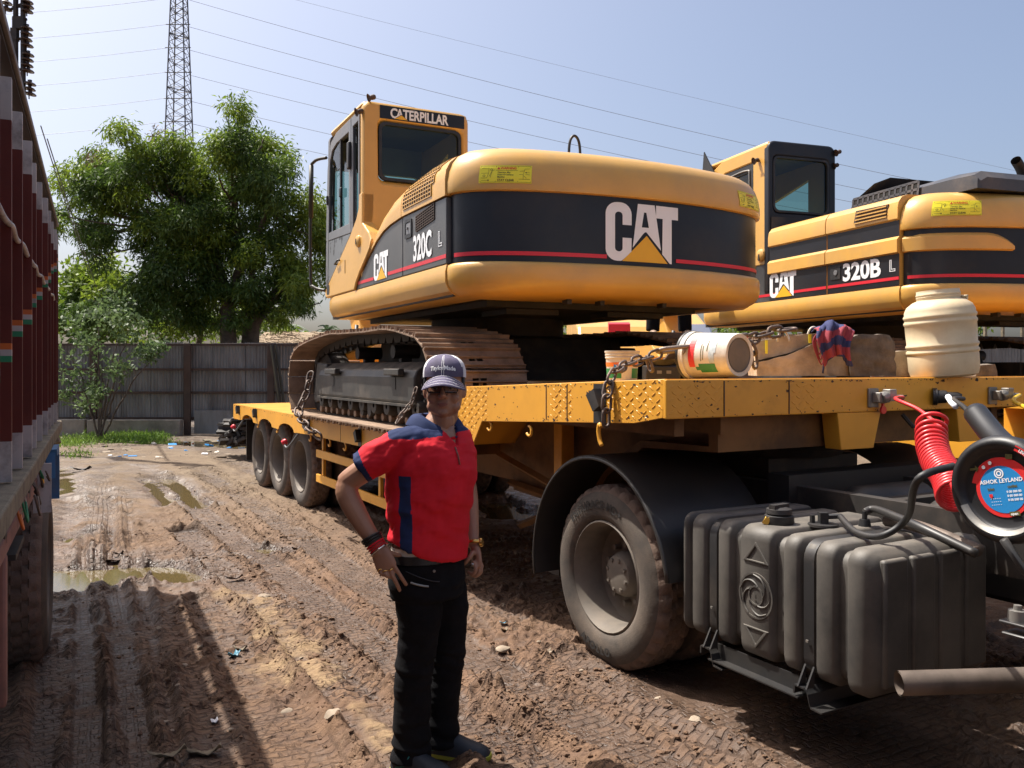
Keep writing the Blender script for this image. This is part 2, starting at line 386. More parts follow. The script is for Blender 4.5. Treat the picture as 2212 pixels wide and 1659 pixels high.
TRACKS = [  # polyline on the ground, half width, depth, tread strength
 (g2((1230,1720),(1010,1560),(830,1420),(680,1300),(540,1195),(430,1105),(330,1025)), .16, .032, 1.0),
 (g2((960,1720),(850,1600),(720,1450),(610,1330),(500,1240),(400,1150)), .15, .030, 1.0),
 (g2((1500,1700),(1260,1560),(1040,1430),(860,1310),(680,1180),(520,1075),(420,1010)), .15, .022, .8),
 (g2((1640,1720),(1420,1630),(1200,1510),(1040,1420)), .19, .010, .9),
 (g2((700,1720),(600,1560),(520,1420),(450,1300)), .15, .014, .55),
 (g2((255,1720),(240,1500),(222,1330),(214,1180),(222,1050),(240,960)), .15, .030, .6),
 (g2((150,1720),(140,1450),(140,1250),(150,1080)), .15, .035, .4),
 (g2((330,1720),(310,1500),(290,1350),(262,1180),(255,1070)), .13, .022, .5),
 (g2((800,1130),(620,1050),(500,1000),(420,960)), .15, .020, .6)]
PUDDLES = [(g2((120,1248),(215,1240)), .40, .10), (g2((290,1228),(345,1230),(392,1243)), .22, .085), (g2((225,1240),(300,1236)), .12, .05),
 (g2((365,1032),(435,1092)), .13, .075), (g2((312,1036),(372,1092)), .12, .07), (g2((130,1010),(146,1068)), .20, .07),
 (g2((503,1195),(527,1202)), .07, .055), (g2((572,1183),(602,1188)), .10, .055), (g2((345,953),(430,955),(520,962)), .75, .07),
 (g2((1075,1085),(1090,1110)), .30, .055), (g2((1165,1105),(1185,1120)), .22, .05), (g2((300,1005),(345,1025)), .10, .05), (g2((160,1160),(190,1150)), .14, .05)]
SAND = [(g2((545,1305),(610,1370),(690,1470)), .20), (g2((770,1530),(850,1615)), .08), (g2((500,1283),(560,1293)), .16), (g2((640,1420),(660,1450)), .26)]
RIDGES = [(g2((205,1265),(212,1160),(203,1065)), .10, .045), (g2((262,1180),(258,1110),(252,1065)), .05, .03), (g2((590,1320),(660,1400),(760,1520)), .06, .03),
          (g2((560,1288),(700,1370),(800,1450)), .05, .02), (g2((1190,1400),(1330,1480),(1480,1570),(1600,1640)), .10, .05)]
GX = {}
def ground_h(x, y):
    near = 1.0
    h = (fbm(x*.55, y*.55, 3, 1)-.5)*.05 + .010
    h += (fbm(x*2.6, y*2.6, 4, 5)-.5)*.024
    f = fbm(x*9, y*9, 3, 9); h += (f-.5)*.011
    wet = np.zeros(x.shape); sand = np.zeros(x.shape); PU = x*.874 + y*.486; PV = -x*.486 + y*.874; PU, PV = PV*1.0, PU*1.0
    PM = .75*sstep(.42, .58, fbm(x*.9+7, y*.9, 3, 120))*sstep(9.5, 7, y); RM = np.zeros(x.shape)
    for i, (P, w, d, tr) in enumerate(TRACKS):
        b, al, c = seg(x, y, P)
        wob = (vnoise(al*1.5, al*0+i, 30+i)-.5)*.06
        c = c + wob; b = np.abs(b + wob*np.sign(c)*0)
        ins = 1-sstep(w*.8, w*1.15, b)
        h -= d*ins
        h += (d*.9+.020)*np.exp(-((b-w*1.3)/(w*.24))**2) * (.1+1.3*vnoise(al*6, np.sign(c)*3, 60+i)*fbm(x*16, y*16, 2, 64)*1.7)
        pt = .085 if i < 5 else .10
        ph = (al + .45*np.abs(c)*(1 if i % 2 else -1) + .02*vnoise(al*7, c*9, 77))/pt
        bar = np.abs((ph % 1)-.5)*2                      # 0 in the middle of a lug gap
        ribs = np.abs(((c/w*2.0+.5) % 1)-.5)*2
        lug = sstep(.45, .8, bar)
        rib = sstep(.62, .9, ribs)
        m = tr*ins*(.35+.65*sstep(.38, .58, fbm(x*2.2+i, y*2.2, 2, 90+i)))
        if i in (5, 7): h += m*(.020*rib + .004*lug)
        else: h += m*(.010*np.maximum(lug, rib*.8) - .004)
        if i in (5, 7): k_ = m > RM; RM = np.where(k_, m, RM)
        else: k_ = m > PM; PM = np.where(k_, m, PM)
        PU = np.where(k_, al, PU); PV = np.where(k_, c, PV)
    # crumbled clods beside the ruts
    cl = fbm(x*15, y*15, 2, 40); mask = sstep(.42, .62, fbm(x*1.3, y*1.3, 3, 44))
    h += mask*np.maximum(0, cl-.55)*.12
    h += np.maximum(0, vnoise(x*24, y*24, 48)-.72)*.06*sstep(.35, .6, fbm(x*.9+5, y*.9, 2, 51))
    # flaky crust: short torn ridges lying across the ruts
    uu = x*.874 + y*.486; vv = -x*.486 + y*.874
    wx = (fbm(x*5, y*5, 2, 101)-.5)*.16; wy = (fbm(x*5+9, y*5, 2, 103)-.5)*.16
    r1 = 1-np.abs(2*vnoise((uu+wx)*11, (vv+wy)*25, 105)-1); r2 = 1-np.abs(2*vnoise((uu-wy)*19, (vv+wx)*42, 107)-1)
    cm_k = sstep(.36, .60, fbm(x*.95+3, y*.95, 3, 109)-.03)
    onr = np.zeros(x.shape)
    for P, w, d, tr in TRACKS[:3]: onr = np.maximum(onr, 1-sstep(w*.8, w*1.2, seg(x, y, P)[0]))
    cm_k = cm_k*(1-.75*onr)
    h += cm_k*(sstep(.66, .97, r1)*.013 + sstep(.66, .97, r2)*.009 - .004)
    for P, w, hh in RIDGES:
        b, al, c = seg(x, y, P); h += hh*np.exp(-(b/w)**2)*(.5+.9*fbm(x*10, y*10, 2, 66))
    for P, w in SAND:
        b, al, c = seg(x, y, P); k = (1-sstep(w*.35, w, b + (fbm(x*7, y*7, 3, 70)-.5)*1.3*w))*(.45+.55*sstep(.38,.55,fbm(x*11, y*11, 3, 71))); sand = np.maximum(sand, k)
    h = h*(1-.55*sand) + .008*sand
    far = sstep(11, 19, y); h = h*(1-.5*far)
    h = np.maximum(h, -.016 + (fbm(x*5, y*5, 2, 72)-.5)*.02)
    for P, w, d in PUDDLES:
        b, al, c = seg(x, y, P); n = (fbm(x*4, y*4, 3, 80)-.5)
        k = 1-sstep(w*.55, w*1.25, b + n*w*.9); h = h*(1-.8*k) - d*k
        wet = np.maximum(wet, 1-sstep(w*.8, w*2.6, b + n*w*1.5))
    left = 1-sstep(-1.9, -.9, x + .49*(y-4) + (fbm(x*.8, y*.8, 3, 85)-.5)*1.8)
    wet = np.maximum(wet, .75*left*sstep(.38, .62, fbm(x*1.7, y*1.7, 3, 86)))
    wet = np.maximum(wet, .9*sstep(.012, -.02, h))
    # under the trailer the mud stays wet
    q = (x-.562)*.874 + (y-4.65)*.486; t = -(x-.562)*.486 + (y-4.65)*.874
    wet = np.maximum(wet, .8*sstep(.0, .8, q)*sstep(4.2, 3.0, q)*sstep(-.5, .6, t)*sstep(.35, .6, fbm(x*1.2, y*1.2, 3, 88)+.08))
    wet = np.maximum(wet, .8*sstep(-.5, -.05, q)*sstep(3.8, 3.2, q)*sstep(.7, -.1, t)*sstep(-4.6,-4.1,t))  # shade beside and under the tractor, painted in through the wet mask
    GX['v'] = (PU, PV, np.clip(PM, 0, 1)*(1-.8*sand), np.clip(RM, 0, 1))
    return h, np.clip(wet, 0, 1), np.clip(sand, 0, 1)
def axis(fine0, fine1, step, lo, hi, grow=1.25, first=None):
    a = list(np.arange(fine0, fine1, step)); s = first or step
    while a[-1] < hi: s *= grow; a.append(a[-1]+s)
    s = first or step; b = []; v = a[0]
    while v > lo: s *= grow; v -= s; b.append(v)
    return np.array(b[::-1]+a)
gx = axis(-3.9, 2.9, .0105, -700, 700, 1.12, first=.0135)
yy = [3.15]
while yy[-1] < 23: yy.append(yy[-1] + max(.0098, .0030*yy[-1]))
s_ = .09
while yy[-1] < 1500: s_ *= 1.2; yy.append(yy[-1]+s_)
lo = []; v_ = 3.15; s_ = .02
while v_ > -60: s_ *= 1.25; v_ -= s_; lo.append(v_)
gy = np.array(lo[::-1]+yy)
X, Y = np.meshgrid(gx, gy); H, WET_SHADE, SAND_ = ground_h(X, Y)
GX0 = GX['v']
edge = sstep(60, 30, np.abs(X))*sstep(60, 30, np.abs(Y)); H = H*edge
ny, nx = X.shape
me = bpy.data.meshes.new('ground'); me.vertices.add(nx*ny)
me.vertices.foreach_set('co', np.stack([X, Y, H], -1).reshape(-1).astype(np.float32))
ii = (np.arange(ny-1)[:, None]*nx + np.arange(nx-1)[None, :]).reshape(-1)
q4 = np.stack([ii, ii+1, ii+nx+1, ii+nx], -1)
me.loops.add(q4.size); me.loops.foreach_set('vertex_index', q4.reshape(-1).astype(np.int32))
me.polygons.add(len(ii)); me.polygons.foreach_set('loop_start', np.arange(0, q4.size, 4, dtype=np.int32))
me.polygons.foreach_set('use_smooth', np.ones(len(ii), dtype=bool))
me.update(calc_edges=True)
for nm, arr in (('wet', WET_SHADE), ('sand', SAND_), ('pu', GX0[0]), ('pv', GX0[1]), ('pm', GX0[2]), ('rm', GX0[3])):
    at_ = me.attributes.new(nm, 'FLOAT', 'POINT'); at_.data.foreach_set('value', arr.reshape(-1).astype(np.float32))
def mudmat():
    m = bpy.data.materials.new('mud'); m.use_nodes = True; nt = m.node_tree; N = nt.nodes; L = nt.links
    b = N['Principled BSDF']; geo = N.new('ShaderNodeNewGeometry')
    def noise(s, d=6, r=.65):
        n = N.new('ShaderNodeTexNoise'); n.inputs['Scale'].default_value = s; n.inputs['Detail'].default_value = d; n.inputs['Roughness'].default_value = r
        L.new(geo.outputs['Position'], n.inputs[0]); return n.outputs[0]
    def mr(src, a, b_, c=0, d=1):
        r = N.new('ShaderNodeMapRange'); r.inputs[1].default_value = a; r.inputs[2].default_value = b_; r.inputs[3].default_value = c; r.inputs[4].default_value = d
        L.new(src, r.inputs[0]); return r.outputs[0]
    def mix(f, a, c):
        x = N.new('ShaderNodeMix'); x.data_type = 'RGBA'
        L.new(f, x.inputs[0])
        for i, k in ((6, a), (7, c)):
            if isinstance(k, tuple): x.inputs[i].default_value = (*k, 1)
            else: L.new(k, x.inputs[i])
        return x.outputs[2]
    c = mix(mr(noise(1.1), .35, .65), (.148,.083,.046), (.188,.114,.069))
    c = mix(mr(noise(6.5), .40, .72), c, (.105,.062,.042))
    c = mix(mr(noise(16, 4), .62, .74), c, (.25,.175,.12))
    sx = N.new('ShaderNodeSeparateXYZ'); L.new(geo.outputs['Position'], sx.inputs[0])
    c = mix(mr(sx.outputs[1], 6.5, 13), c, mix(mr(noise(2.2), .35, .65), (.178,.131,.083), (.125,.085,.052)))
    sa = N.new('ShaderNodeAttribute'); sa.attribute_name = 'sand'
    c = mix(sa.outputs['Fac'], c, mix(mr(noise(30, 5), .4, .7), (.285,.195,.105), (.215,.135,.075)))
    we = N.new('ShaderNodeAttribute'); we.attribute_name = 'wet'  # wet mud, plus the shade painted round the tractor
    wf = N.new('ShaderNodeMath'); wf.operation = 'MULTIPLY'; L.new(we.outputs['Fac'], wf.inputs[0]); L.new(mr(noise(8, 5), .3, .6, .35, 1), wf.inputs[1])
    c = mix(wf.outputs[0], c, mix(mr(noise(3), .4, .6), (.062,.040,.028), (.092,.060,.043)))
    vo = N.new('ShaderNodeTexVoronoi'); vo.feature = 'DISTANCE_TO_EDGE'; vo.inputs['Scale'].default_value = 21
    mpv = N.new('ShaderNodeMapping'); mpv.inputs['Rotation'].default_value = (0,0,R(29)); mpv.inputs['Scale'].default_value = (.7,1.5,1)
    dn = N.new('ShaderNodeTexNoise'); dn.inputs['Scale'].default_value = 9; dn.inputs['Detail'].default_value = 4; L.new(geo.outputs['Position'], dn.inputs[0])
    va = N.new('ShaderNodeVectorMath'); va.operation = 'MULTIPLY_ADD'; va.inputs[1].default_value = (.09,.09,.0); L.new(dn.outputs['Color'], va.inputs[0]); L.new(geo.outputs['Position'], va.inputs[2])
    L.new(va.outputs[0], mpv.inputs[0]); L.new(mpv.outputs[0], vo.inputs['Vector'])
    ck = mr(vo.outputs['Distance'], .0, .085); pk_ = mr(noise(1.7, 3), .42, .58)
    crk = N.new('ShaderNodeMath'); crk.operation = 'SUBTRACT'; crk.inputs[0].default_value = 1.0; L.new(ck, crk.inputs[1])
    crm = N.new('ShaderNodeMath'); crm.operation = 'MULTIPLY'; L.new(crk.outputs[0], crm.inputs[0]); L.new(pk_, crm.inputs[1])
    crs = N.new('ShaderNodeMath'); crs.operation = 'MULTIPLY'; crs.inputs[1].default_value = .55; L.new(crm.outputs[0], crs.inputs[0])
    def attr(n_):
        a = N.new('ShaderNodeAttribute'); a.attribute_name = n_; return a.outputs['Fac']
    def brick(u_, v_, bw, rh, mort, warp):
        cb = N.new('ShaderNodeCombineXYZ'); L.new(u_, cb.inputs[0]); L.new(v_, cb.inputs[1])
        dn2 = N.new('ShaderNodeTexNoise'); dn2.inputs['Scale'].default_value = 14; dn2.inputs['Detail'].default_value = 5; L.new(geo.outputs['Position'], dn2.inputs[0])
        v2 = N.new('ShaderNodeVectorMath'); v2.operation = 'MULTIPLY_ADD'; v2.inputs[1].default_value = (warp,warp,0); L.new(dn2.outputs['Color'], v2.inputs[0]); L.new(cb.outputs[0], v2.inputs[2])
        bt = N.new('ShaderNodeTexBrick'); bt.inputs['Scale'].default_value = 1; bt.inputs['Brick Width'].default_value = bw; bt.inputs['Row Height'].default_value = rh
        bt.inputs['Mortar Size'].default_value = mort; bt.inputs['Mortar Smooth'].default_value = .6; L.new(v2.outputs[0], bt.inputs['Vector']); return bt.outputs['Fac']
    def mul(a, b2):
        m2 = N.new('ShaderNodeMath'); m2.operation = 'MULTIPLY'
        for i_, k2 in ((0, a), (1, b2)):
            if isinstance(k2, float): m2.inputs[i_].default_value = k2
            else: L.new(k2, m2.inputs[i_])
        return m2.outputs[0]
    gap_n = mr(noise(5.5, 4), .34, .50)
    bp1 = mul(mul(brick(attr('pv'), attr('pu'), .085, .052, .010, .026), attr('pm')), gap_n)
    bp2 = mul(brick(attr('pu'), attr('pv'), .34, .050, .012, .022), attr('rm'))
    mxp = N.new('ShaderNodeMath'); mxp.operation = 'MAXIMUM'; L.new(bp1, mxp.inputs[0]); L.new(bp2, mxp.inputs[1]); groove = mxp.outputs[0]
    c = mix(crs.outputs[0], c, (.055,.030,.019))
    c = mix(mul(groove, .85), c, (.040,.022,.014))  # occlusion shade put into the colour of the tyre-print grooves
    L.new(c, b.inputs['Base Color'])
    L.new(mr(wf.outputs[0], .15, .9, .88, .34), b.inputs['Roughness'])
    b.inputs['Specular IOR Level'].default_value = .4
    bp = N.new('ShaderNodeBump'); bp.inputs['Strength'].default_value = .6; bp.inputs['Distance'].default_value = .014
    ad = N.new('ShaderNodeMath'); ad.operation = 'MULTIPLY_ADD'; ad.inputs[1].default_value = .35; L.new(noise(130, 4), ad.inputs[0]); L.new(noise(38, 6, .7), ad.inputs[2])
    sb_ = N.new('ShaderNodeMath'); sb_.operation = 'MULTIPLY_ADD'; sb_.inputs[1].default_value = -.9; L.new(crm.outputs[0], sb_.inputs[0]); L.new(ad.outputs[0], sb_.inputs[2])
    sb2 = N.new('ShaderNodeMath'); sb2.operation = 'MULTIPLY_ADD'; sb2.inputs[1].default_value = -3.0; L.new(groove, sb2.inputs[0]); L.new(sb_.outputs[0], sb2.inputs[2])
    L.new(sb2.outputs[0], bp.inputs['Height']); L.new(bp.outputs[0], b.inputs['Normal'])
    return m
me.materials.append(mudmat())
ground = bpy.data.objects.new('ground', me); COL.objects.link(ground); ground['kind'] = 'structure'
gh_cache = None
def gz(x, y):
    return float(ground_h(np.array([[x]], dtype=float), np.array([[y]], dtype=float))[0][0, 0])
wm = bpy.data.materials.new('muddy_water'); wm.use_nodes = True; b_ = wm.node_tree.nodes['Principled BSDF']
b_.inputs['Base Color'].default_value = (.095,.070,.030,1); b_.inputs['Roughness'].default_value = .06; b_.inputs['Specular IOR Level'].default_value = .6
_n = wm.node_tree.nodes.new('ShaderNodeTexNoise'); _n.inputs['Scale'].default_value = 5; _b = wm.node_tree.nodes.new('ShaderNodeBump'); _b.inputs['Strength'].default_value = .05
wm.node_tree.links.new(_n.outputs[0], _b.inputs['Height']); wm.node_tree.links.new(_b.outputs[0], b_.inputs['Normal'])
o = MB().add([(-12,3.2,-.036),(9,3.2,-.036),(9,21,-.036),(-12,21,-.036)], [(0,1,2,3)]).build('puddle_water', wm, smooth=0); o['kind'] = 'structure'

# ================================================================ pylon, power lines, pole
TX, TY = (387-1106)/1854*90, 90.0
def tw_half(z): return (.85 + (40.3-z)*.0385)*.75
pyl = empty('lattice_tower', (TX, TY, 0), 'tall grey lattice power tower rising behind the big tree', 'power tower')
for sx_, sy_ in ((-1,-1),(1,-1),(1,1),(-1,1)):
    MB().tube([(TX+sx_*tw_half(z), TY+sy_*tw_half(z), z) for z in (0, 20, 40, 47)], .075, 4).build('leg', M['galv'], pyl, smooth=0)
br = MB(); z = 1.0; k = 0
while z < 46.5:
    dz = .62*tw_half(z) + .42; a, c = tw_half(z), tw_half(z+dz)
    cs = [(-1,-1),(1,-1),(1,1),(-1,1)]
    for i in range(4):
        (x0, y0), (x1, y1) = cs[i], cs[(i+1) % 4]
        br.tube([(TX+x0*a, TY+y0*a, z), (TX+x1*c, TY+y1*c, z+dz)], .036, 3)
        br.tube([(TX+x1*a, TY+y1*a, z), (TX+x0*c, TY+y0*c, z+dz)], .036, 3)
        if k % 3 == 0: br.tube([(TX+x0*a, TY+y0*a, z), (TX+x1*a, TY+y1*a, z)], .042, 3)
    if k % 6 == 0: br.tube([(TX-a, TY-a, z), (TX+a, TY+a, z)], .06, 3); br.tube([(TX+a, TY-a, z), (TX-a, TY+a, z)], .06, 3)
    z += dz; k += 1
br.build('bracing', M['galv'], pyl, smooth=0)
for yv in (0, 55, 105, 158, 214, 264):
    zc = CAMH + (795-yv)/1854*90; a = tw_half(zc)
    MB().tube([(TX-a-.55, TY-.3, zc), (TX-a-.12, TY-.3, zc-.02), (TX+a+.12, TY-.3, zc-.02), (TX+a+.55, TY-.3, zc)], .05, 6).build('insulator_arm', M['galv'], pyl)
def wire(name, p0, p1, sag, r, label, group):
    p0, p1 = Vector(p0), Vector(p1)
    pts = [p0.lerp(p1, i/40) - Vector((0, 0, sag*4*(i/40)*(1-i/40))) for i in range(41)]
    o = MB().tube(pts, r, 5).build(name, M['wire'], loc=tuple(p0)); return tag(o, label, 'power line', group)
ordw = ['topmost', 'second', 'third', 'fourth', 'fifth', 'sixth', 'lowest']
for i, (ys, a_, b_q) in enumerate(((-60,.262,1.2e-5),(0,.2924,2.8e-5),(58,.2804,2.63e-5),(108,.2707,2.86e-5),(162,.257,2.8e-5),(218,.2467,2.8e-5),(266,.2405,2.8e-5))):
    L_ = 2100; ye = ys + a_*L_ - b_q*L_*L_
    wire('power_line', at(409, ys, 89.7), at(412+L_, ye, 90.5), b_q*L_*L_/4/1854*90, .012 if i == 0 else .021,
         f'{ordw[i]} of the dark power lines running right from the lattice tower', 'power lines right of the tower')
for i, ys in enumerate((-4, 52, 103, 155, 211, 262)):
    wire('power_line', at(364, ys, 89.7), at(-500, ys+44, 84), .8, .020,
         f'{["topmost","second","third","fourth","fifth","lowest"][i]} of the dark power lines running left from the lattice tower', 'power lines left of the tower')
# pole with insulator strings behind the lorry
PD = 17.0
pole = empty('utility_pole', at(40, 795, PD) + Vector((0, 0, -CAMH)), 'dark steel utility pole hung with disc insulators above the red lorry', 'utility pole')
def ppx(px, py, dy=0): return at(px, py, PD) + Vector((0, dy, 0))
for px in (34, 50):
    MB().tube([ppx(px, 1000), ppx(px, -60)], .055, 6).build('post', M['under'], pole)
cb = MB()
for yv in (14, 42, 58, 84, 150): cb.tube([ppx(27, yv), ppx(58, yv)], .03, 4)
cb.tube([ppx(20, 22), ppx(48, 8)], .03, 4); cb.tube([ppx(30, 36), ppx(30, 120)], .04, 4); cb.box(*[c for ab in zip(ppx(32,75)-Vector((.06,.06,.12)), ppx(32,75)+Vector((.06,.06,.12))) for c in ab])
cb.box(*[c for ab in zip(ppx(45,50)-Vector((.08,.06,.12)), ppx(45,50)+Vector((.08,.06,.12))) for c in ab])
cb.build('cross_bar', M['under'], pole)
disc = [(.0,.07),(.03,.07),(.035,.03),(.10,.012),(.125,-.012),(.12,-.03),(.05,-.02),(.03,-.035),(0,-.035)]
for ys, px in (((3,13,23),58),((60,72,84,97),57),((117,128,140,152),59),((180,191,202),63),((5,18),12)):
    st = MB()
    for yv in ys:
        st.lathe([(r*.92, z) for r, z in disc], 12, Matrix.Translation(ppx(px + (yv % 7)*.4, yv)) @ Matrix.Rotation(R(9), 4, 'Y'))
    st.tube([ppx(px-2, ys[0]-8), ppx(px, ys[-1]+12)], .012, 5)
    st.build('insulator_string', M['porc'], pole)
for i, (a_, b_2) in enumerate((((88,272),(196,600)),((102,300),(215,640)))):
    wire('guy_wire', at(*a_, 17), at(*b_2, 25), .05, .012, f'{"upper" if i == 0 else "lower"} of the two slanting stay wires between red lorry and tree', 'stay wires')

# ================================================================ vegetation
def leaves(C, n_per, length, width, droop=.5, spread=1.0, out=None, seed=1, jit=.10, cup=.0):
    """leaf blades (diamond faces) round sprig points C (n,3) with outward vectors out"""
    rg = np.random.default_rng(seed); n = len(C)
    P = np.repeat(C, n_per, 0) + rg.normal(0, jit, (n*n_per, 3))
    D = rg.normal(0, 1, (n*n_per, 3))*spread + np.repeat(out, n_per, 0)*.9
    D[:, 2] -= droop; D /= np.linalg.norm(D, axis=1, keepdims=True)
    U = rg.normal(0, 1, D.shape); Wd = np.cross(D, U); Wd /= np.linalg.norm(Wd, axis=1, keepdims=True)
    l = (length*rg.uniform(.6, 1.25, (len(P), 1))); w = width*rg.uniform(.7, 1.2, (len(P), 1))
    mid = P + D*l*.45; tip = P + D*l; tip[:, 2] -= (l*droop*.25)[:, 0]
    return np.stack([P, mid+Wd*w, tip, mid-Wd*w], 1)
def foliage(name, Q, midx, mats, parent):
    """Q: (n,4,3) world coords"""
    n = len(Q); base = np.array(wloc(parent)); me = bpy.data.meshes.new(name)
    me.vertices.add(n*4); me.vertices.foreach_set('co', (Q-base).reshape(-1).astype(np.float32))
    me.loops.add(n*4); me.loops.foreach_set('vertex_index', np.arange(n*4, dtype=np.int32))
    me.polygons.add(n); me.polygons.foreach_set('loop_start', np.arange(0, n*4, 4, dtype=np.int32))
    for m_ in mats: me.materials.append(m_)
    me.polygons.foreach_set('material_index', np.array(midx, dtype=np.int32)); me.update(calc_edges=True)
    o = bpy.data.objects.new(name, me); COL.objects.link(o); o.parent = parent; return o
def crown(parent, blobs, D, dens, n_per, length, width, mats, seed, droop=.5, spread=1.0, dj=1.3, jit=.1, flat=.8, name='crown'):
    """blobs: (px, py, radius px, material) of the crown's clumps, at distance D"""
    rg = np.random.default_rng(seed); Qs = []; ms = []; ctr = []
    for bl in blobs:
        px, py, r, mi = bl[:4]; rr = r/1854*D
        c = np.array(at(px, py, D)) + np.array([0, rg.uniform(-dj, dj), 0]); ctr.append(Vector(c))
        for sub in range(4):                       # each clump is a few uneven twiggy lobes
            cc = c + rg.normal(0, 1, 3)*rr*np.array([.55, .6, .42]); r2 = rr*rg.uniform(.40, .78)
            n = max(6, int(dens*r2**2)); v = rg.normal(0, 1, (n, 3)); v /= np.linalg.norm(v, axis=1, keepdims=True)
            v[:, 2] = np.where(v[:, 2] < -.3, v[:, 2]*.5, v[:, 2])
            p = cc + v*(r2*rg.uniform(.25, 1.05, (n, 1))**.6)*np.array([1, 1, flat])
            Qs.append(leaves(p, n_per, length, width, droop, spread, v, seed+len(Qs), jit)); ms += [mi]*(n*n_per)
    return foliage(name, np.concatenate(Qs), ms, mats, parent), ctr
def limb(mb, pts, r0, r1, n=7):
    P = spline(pts, 6); k = len(P)-1
    P = [p + Vector((random.uniform(-1,1), random.uniform(-1,1), random.uniform(-.3,.3)))*.03 for p in P]
    mb.tube(P, [r0 + (r1-r0)*i/k for i in range(k+1)], n)
TD = 24.5
tree = empty('acacia_tree', at(520, 795, TD) - Vector((0,0,CAMH)), 'big spreading green tree with feathery drooping leaves behind the zinc fence', 'tree')
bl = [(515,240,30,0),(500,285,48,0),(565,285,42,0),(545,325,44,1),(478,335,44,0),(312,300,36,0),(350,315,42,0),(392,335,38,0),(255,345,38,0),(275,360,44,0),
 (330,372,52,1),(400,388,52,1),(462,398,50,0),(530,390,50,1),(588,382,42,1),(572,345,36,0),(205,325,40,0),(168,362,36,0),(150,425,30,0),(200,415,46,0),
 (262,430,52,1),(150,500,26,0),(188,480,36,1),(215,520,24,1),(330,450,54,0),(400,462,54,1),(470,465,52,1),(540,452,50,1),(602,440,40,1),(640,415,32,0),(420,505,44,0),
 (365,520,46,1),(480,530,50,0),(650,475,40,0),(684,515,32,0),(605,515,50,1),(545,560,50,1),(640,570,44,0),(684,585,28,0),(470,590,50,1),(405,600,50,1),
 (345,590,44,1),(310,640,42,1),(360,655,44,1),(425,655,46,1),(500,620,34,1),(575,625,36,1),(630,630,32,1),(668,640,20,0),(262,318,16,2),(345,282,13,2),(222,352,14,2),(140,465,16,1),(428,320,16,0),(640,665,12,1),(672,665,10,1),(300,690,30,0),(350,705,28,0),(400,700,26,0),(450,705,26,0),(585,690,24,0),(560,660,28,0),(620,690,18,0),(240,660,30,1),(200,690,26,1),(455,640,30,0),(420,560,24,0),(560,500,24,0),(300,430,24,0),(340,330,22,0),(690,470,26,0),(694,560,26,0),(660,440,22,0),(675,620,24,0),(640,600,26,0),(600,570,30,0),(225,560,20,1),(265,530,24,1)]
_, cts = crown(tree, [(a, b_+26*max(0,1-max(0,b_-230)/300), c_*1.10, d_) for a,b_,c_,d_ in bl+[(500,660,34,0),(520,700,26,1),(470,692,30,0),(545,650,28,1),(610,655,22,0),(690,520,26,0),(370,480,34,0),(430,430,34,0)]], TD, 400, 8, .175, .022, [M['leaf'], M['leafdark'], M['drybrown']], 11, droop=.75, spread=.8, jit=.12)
tb = MB()
def tp(px, py, d=0): return at(px, py, TD) + Vector((0, d, 0))
B0, B1 = tp(495, 800), tp(528, 800, .3); B0.z = B1.z = 0
limb(tb, [B0, tp(494,735), tp(492,660), tp(478,600), tp(440,520)], .27, .13)
limb(tb, [B1, tp(533,735,.3), tp(556,670,.3), tp(600,620,.4), tp(640,560,.4)], .30, .12)
limb(tb, [tp(492,660), tp(520,560), tp(505,440), tp(520,330), tp(515,250)], .15, .03)
limb(tb, [tp(478,600), tp(410,490), tp(345,468), tp(270,470), tp(180,420)], .13, .03)
limb(tb, [tp(440,520), tp(400,440), tp(345,370), tp(310,310)], .11, .02)
limb(tb, [tp(556,670), tp(545,560), tp(575,450), tp(590,380)], .12, .03)
limb(tb, [tp(345,468), tp(265,500), tp(205,500), tp(160,480)], .07, .02)
limb(tb, [tp(410,490), tp(360,420), tp(275,370), tp(205,335)], .08, .02)
limb(tb, [tp(505,440), tp(545,360), tp(570,300)], .07, .02)
limb(tb, [tp(600,620), tp(650,660), tp(690,655)], .06, .012)
for c in cts[::2]:
    j = min((tp(520,560), tp(410,490), tp(505,440), tp(556,670), tp(575,450), tp(440,520)), key=lambda p: (p-c).length)
    limb(tb, [j, j.lerp(c, .5)+Vector((0,0,-.15)), c], .05, .012, 5)
tb.build('trunk', M['bark'], tree, smooth=180)
t2 = empty('leafy_tree', at(215, 795, 27.5) - Vector((0,0,CAMH)), 'pale green leafy tree behind the fence, lower left of the big tree', 'tree')
crown(t2, [(185,585,42,0),(240,592,42,0),(160,600,36,0),(280,640,38,0),(270,590,30,1),(145,640,34,1),(215,640,44,1),(180,690,38,1),(240,705,36,1),(150,606,28,0),(205,620,40,0),(165,650,40,1),(235,655,42,1),(290,690,36,1),(150,700,26,0),(205,705,34,0),(265,720,30,1),(130,660,24,1),(330,712,24,1)],
      27.5, 120, 6, .26, .05, [M['leaf'], M['leafdark']], 31, droop=.25, spread=.9, jit=.14)
m_ = MB(); limb(m_, [at(215,795,27.5)-Vector((0,0,CAMH)), at(215,740,27.5), at(205,660,27.5), at(190,590,27.5)], .14, .03); limb(m_, [at(215,740,27.5), at(240,660,27.5), at(238,600,27.5)], .08, .02)
m_.build('trunk', M['bark'], t2, smooth=180)
t3 = empty('bushy_tree', at(430, 795, 30) - Vector((0,0,CAMH)), 'dark bushy tree low behind the fence, under the big crown', 'tree')
crown(t3, [(330,700,30,0),(390,690,40,0),(450,690,40,0),(560,700,26,0),(600,712,22,1),(300,725,24,1),(420,720,30,1),(640,724,12,1)], 30, 60, 6, .28, .05, [M['leafdark'], M['leaf']], 37, droop=.4, jit=.16)
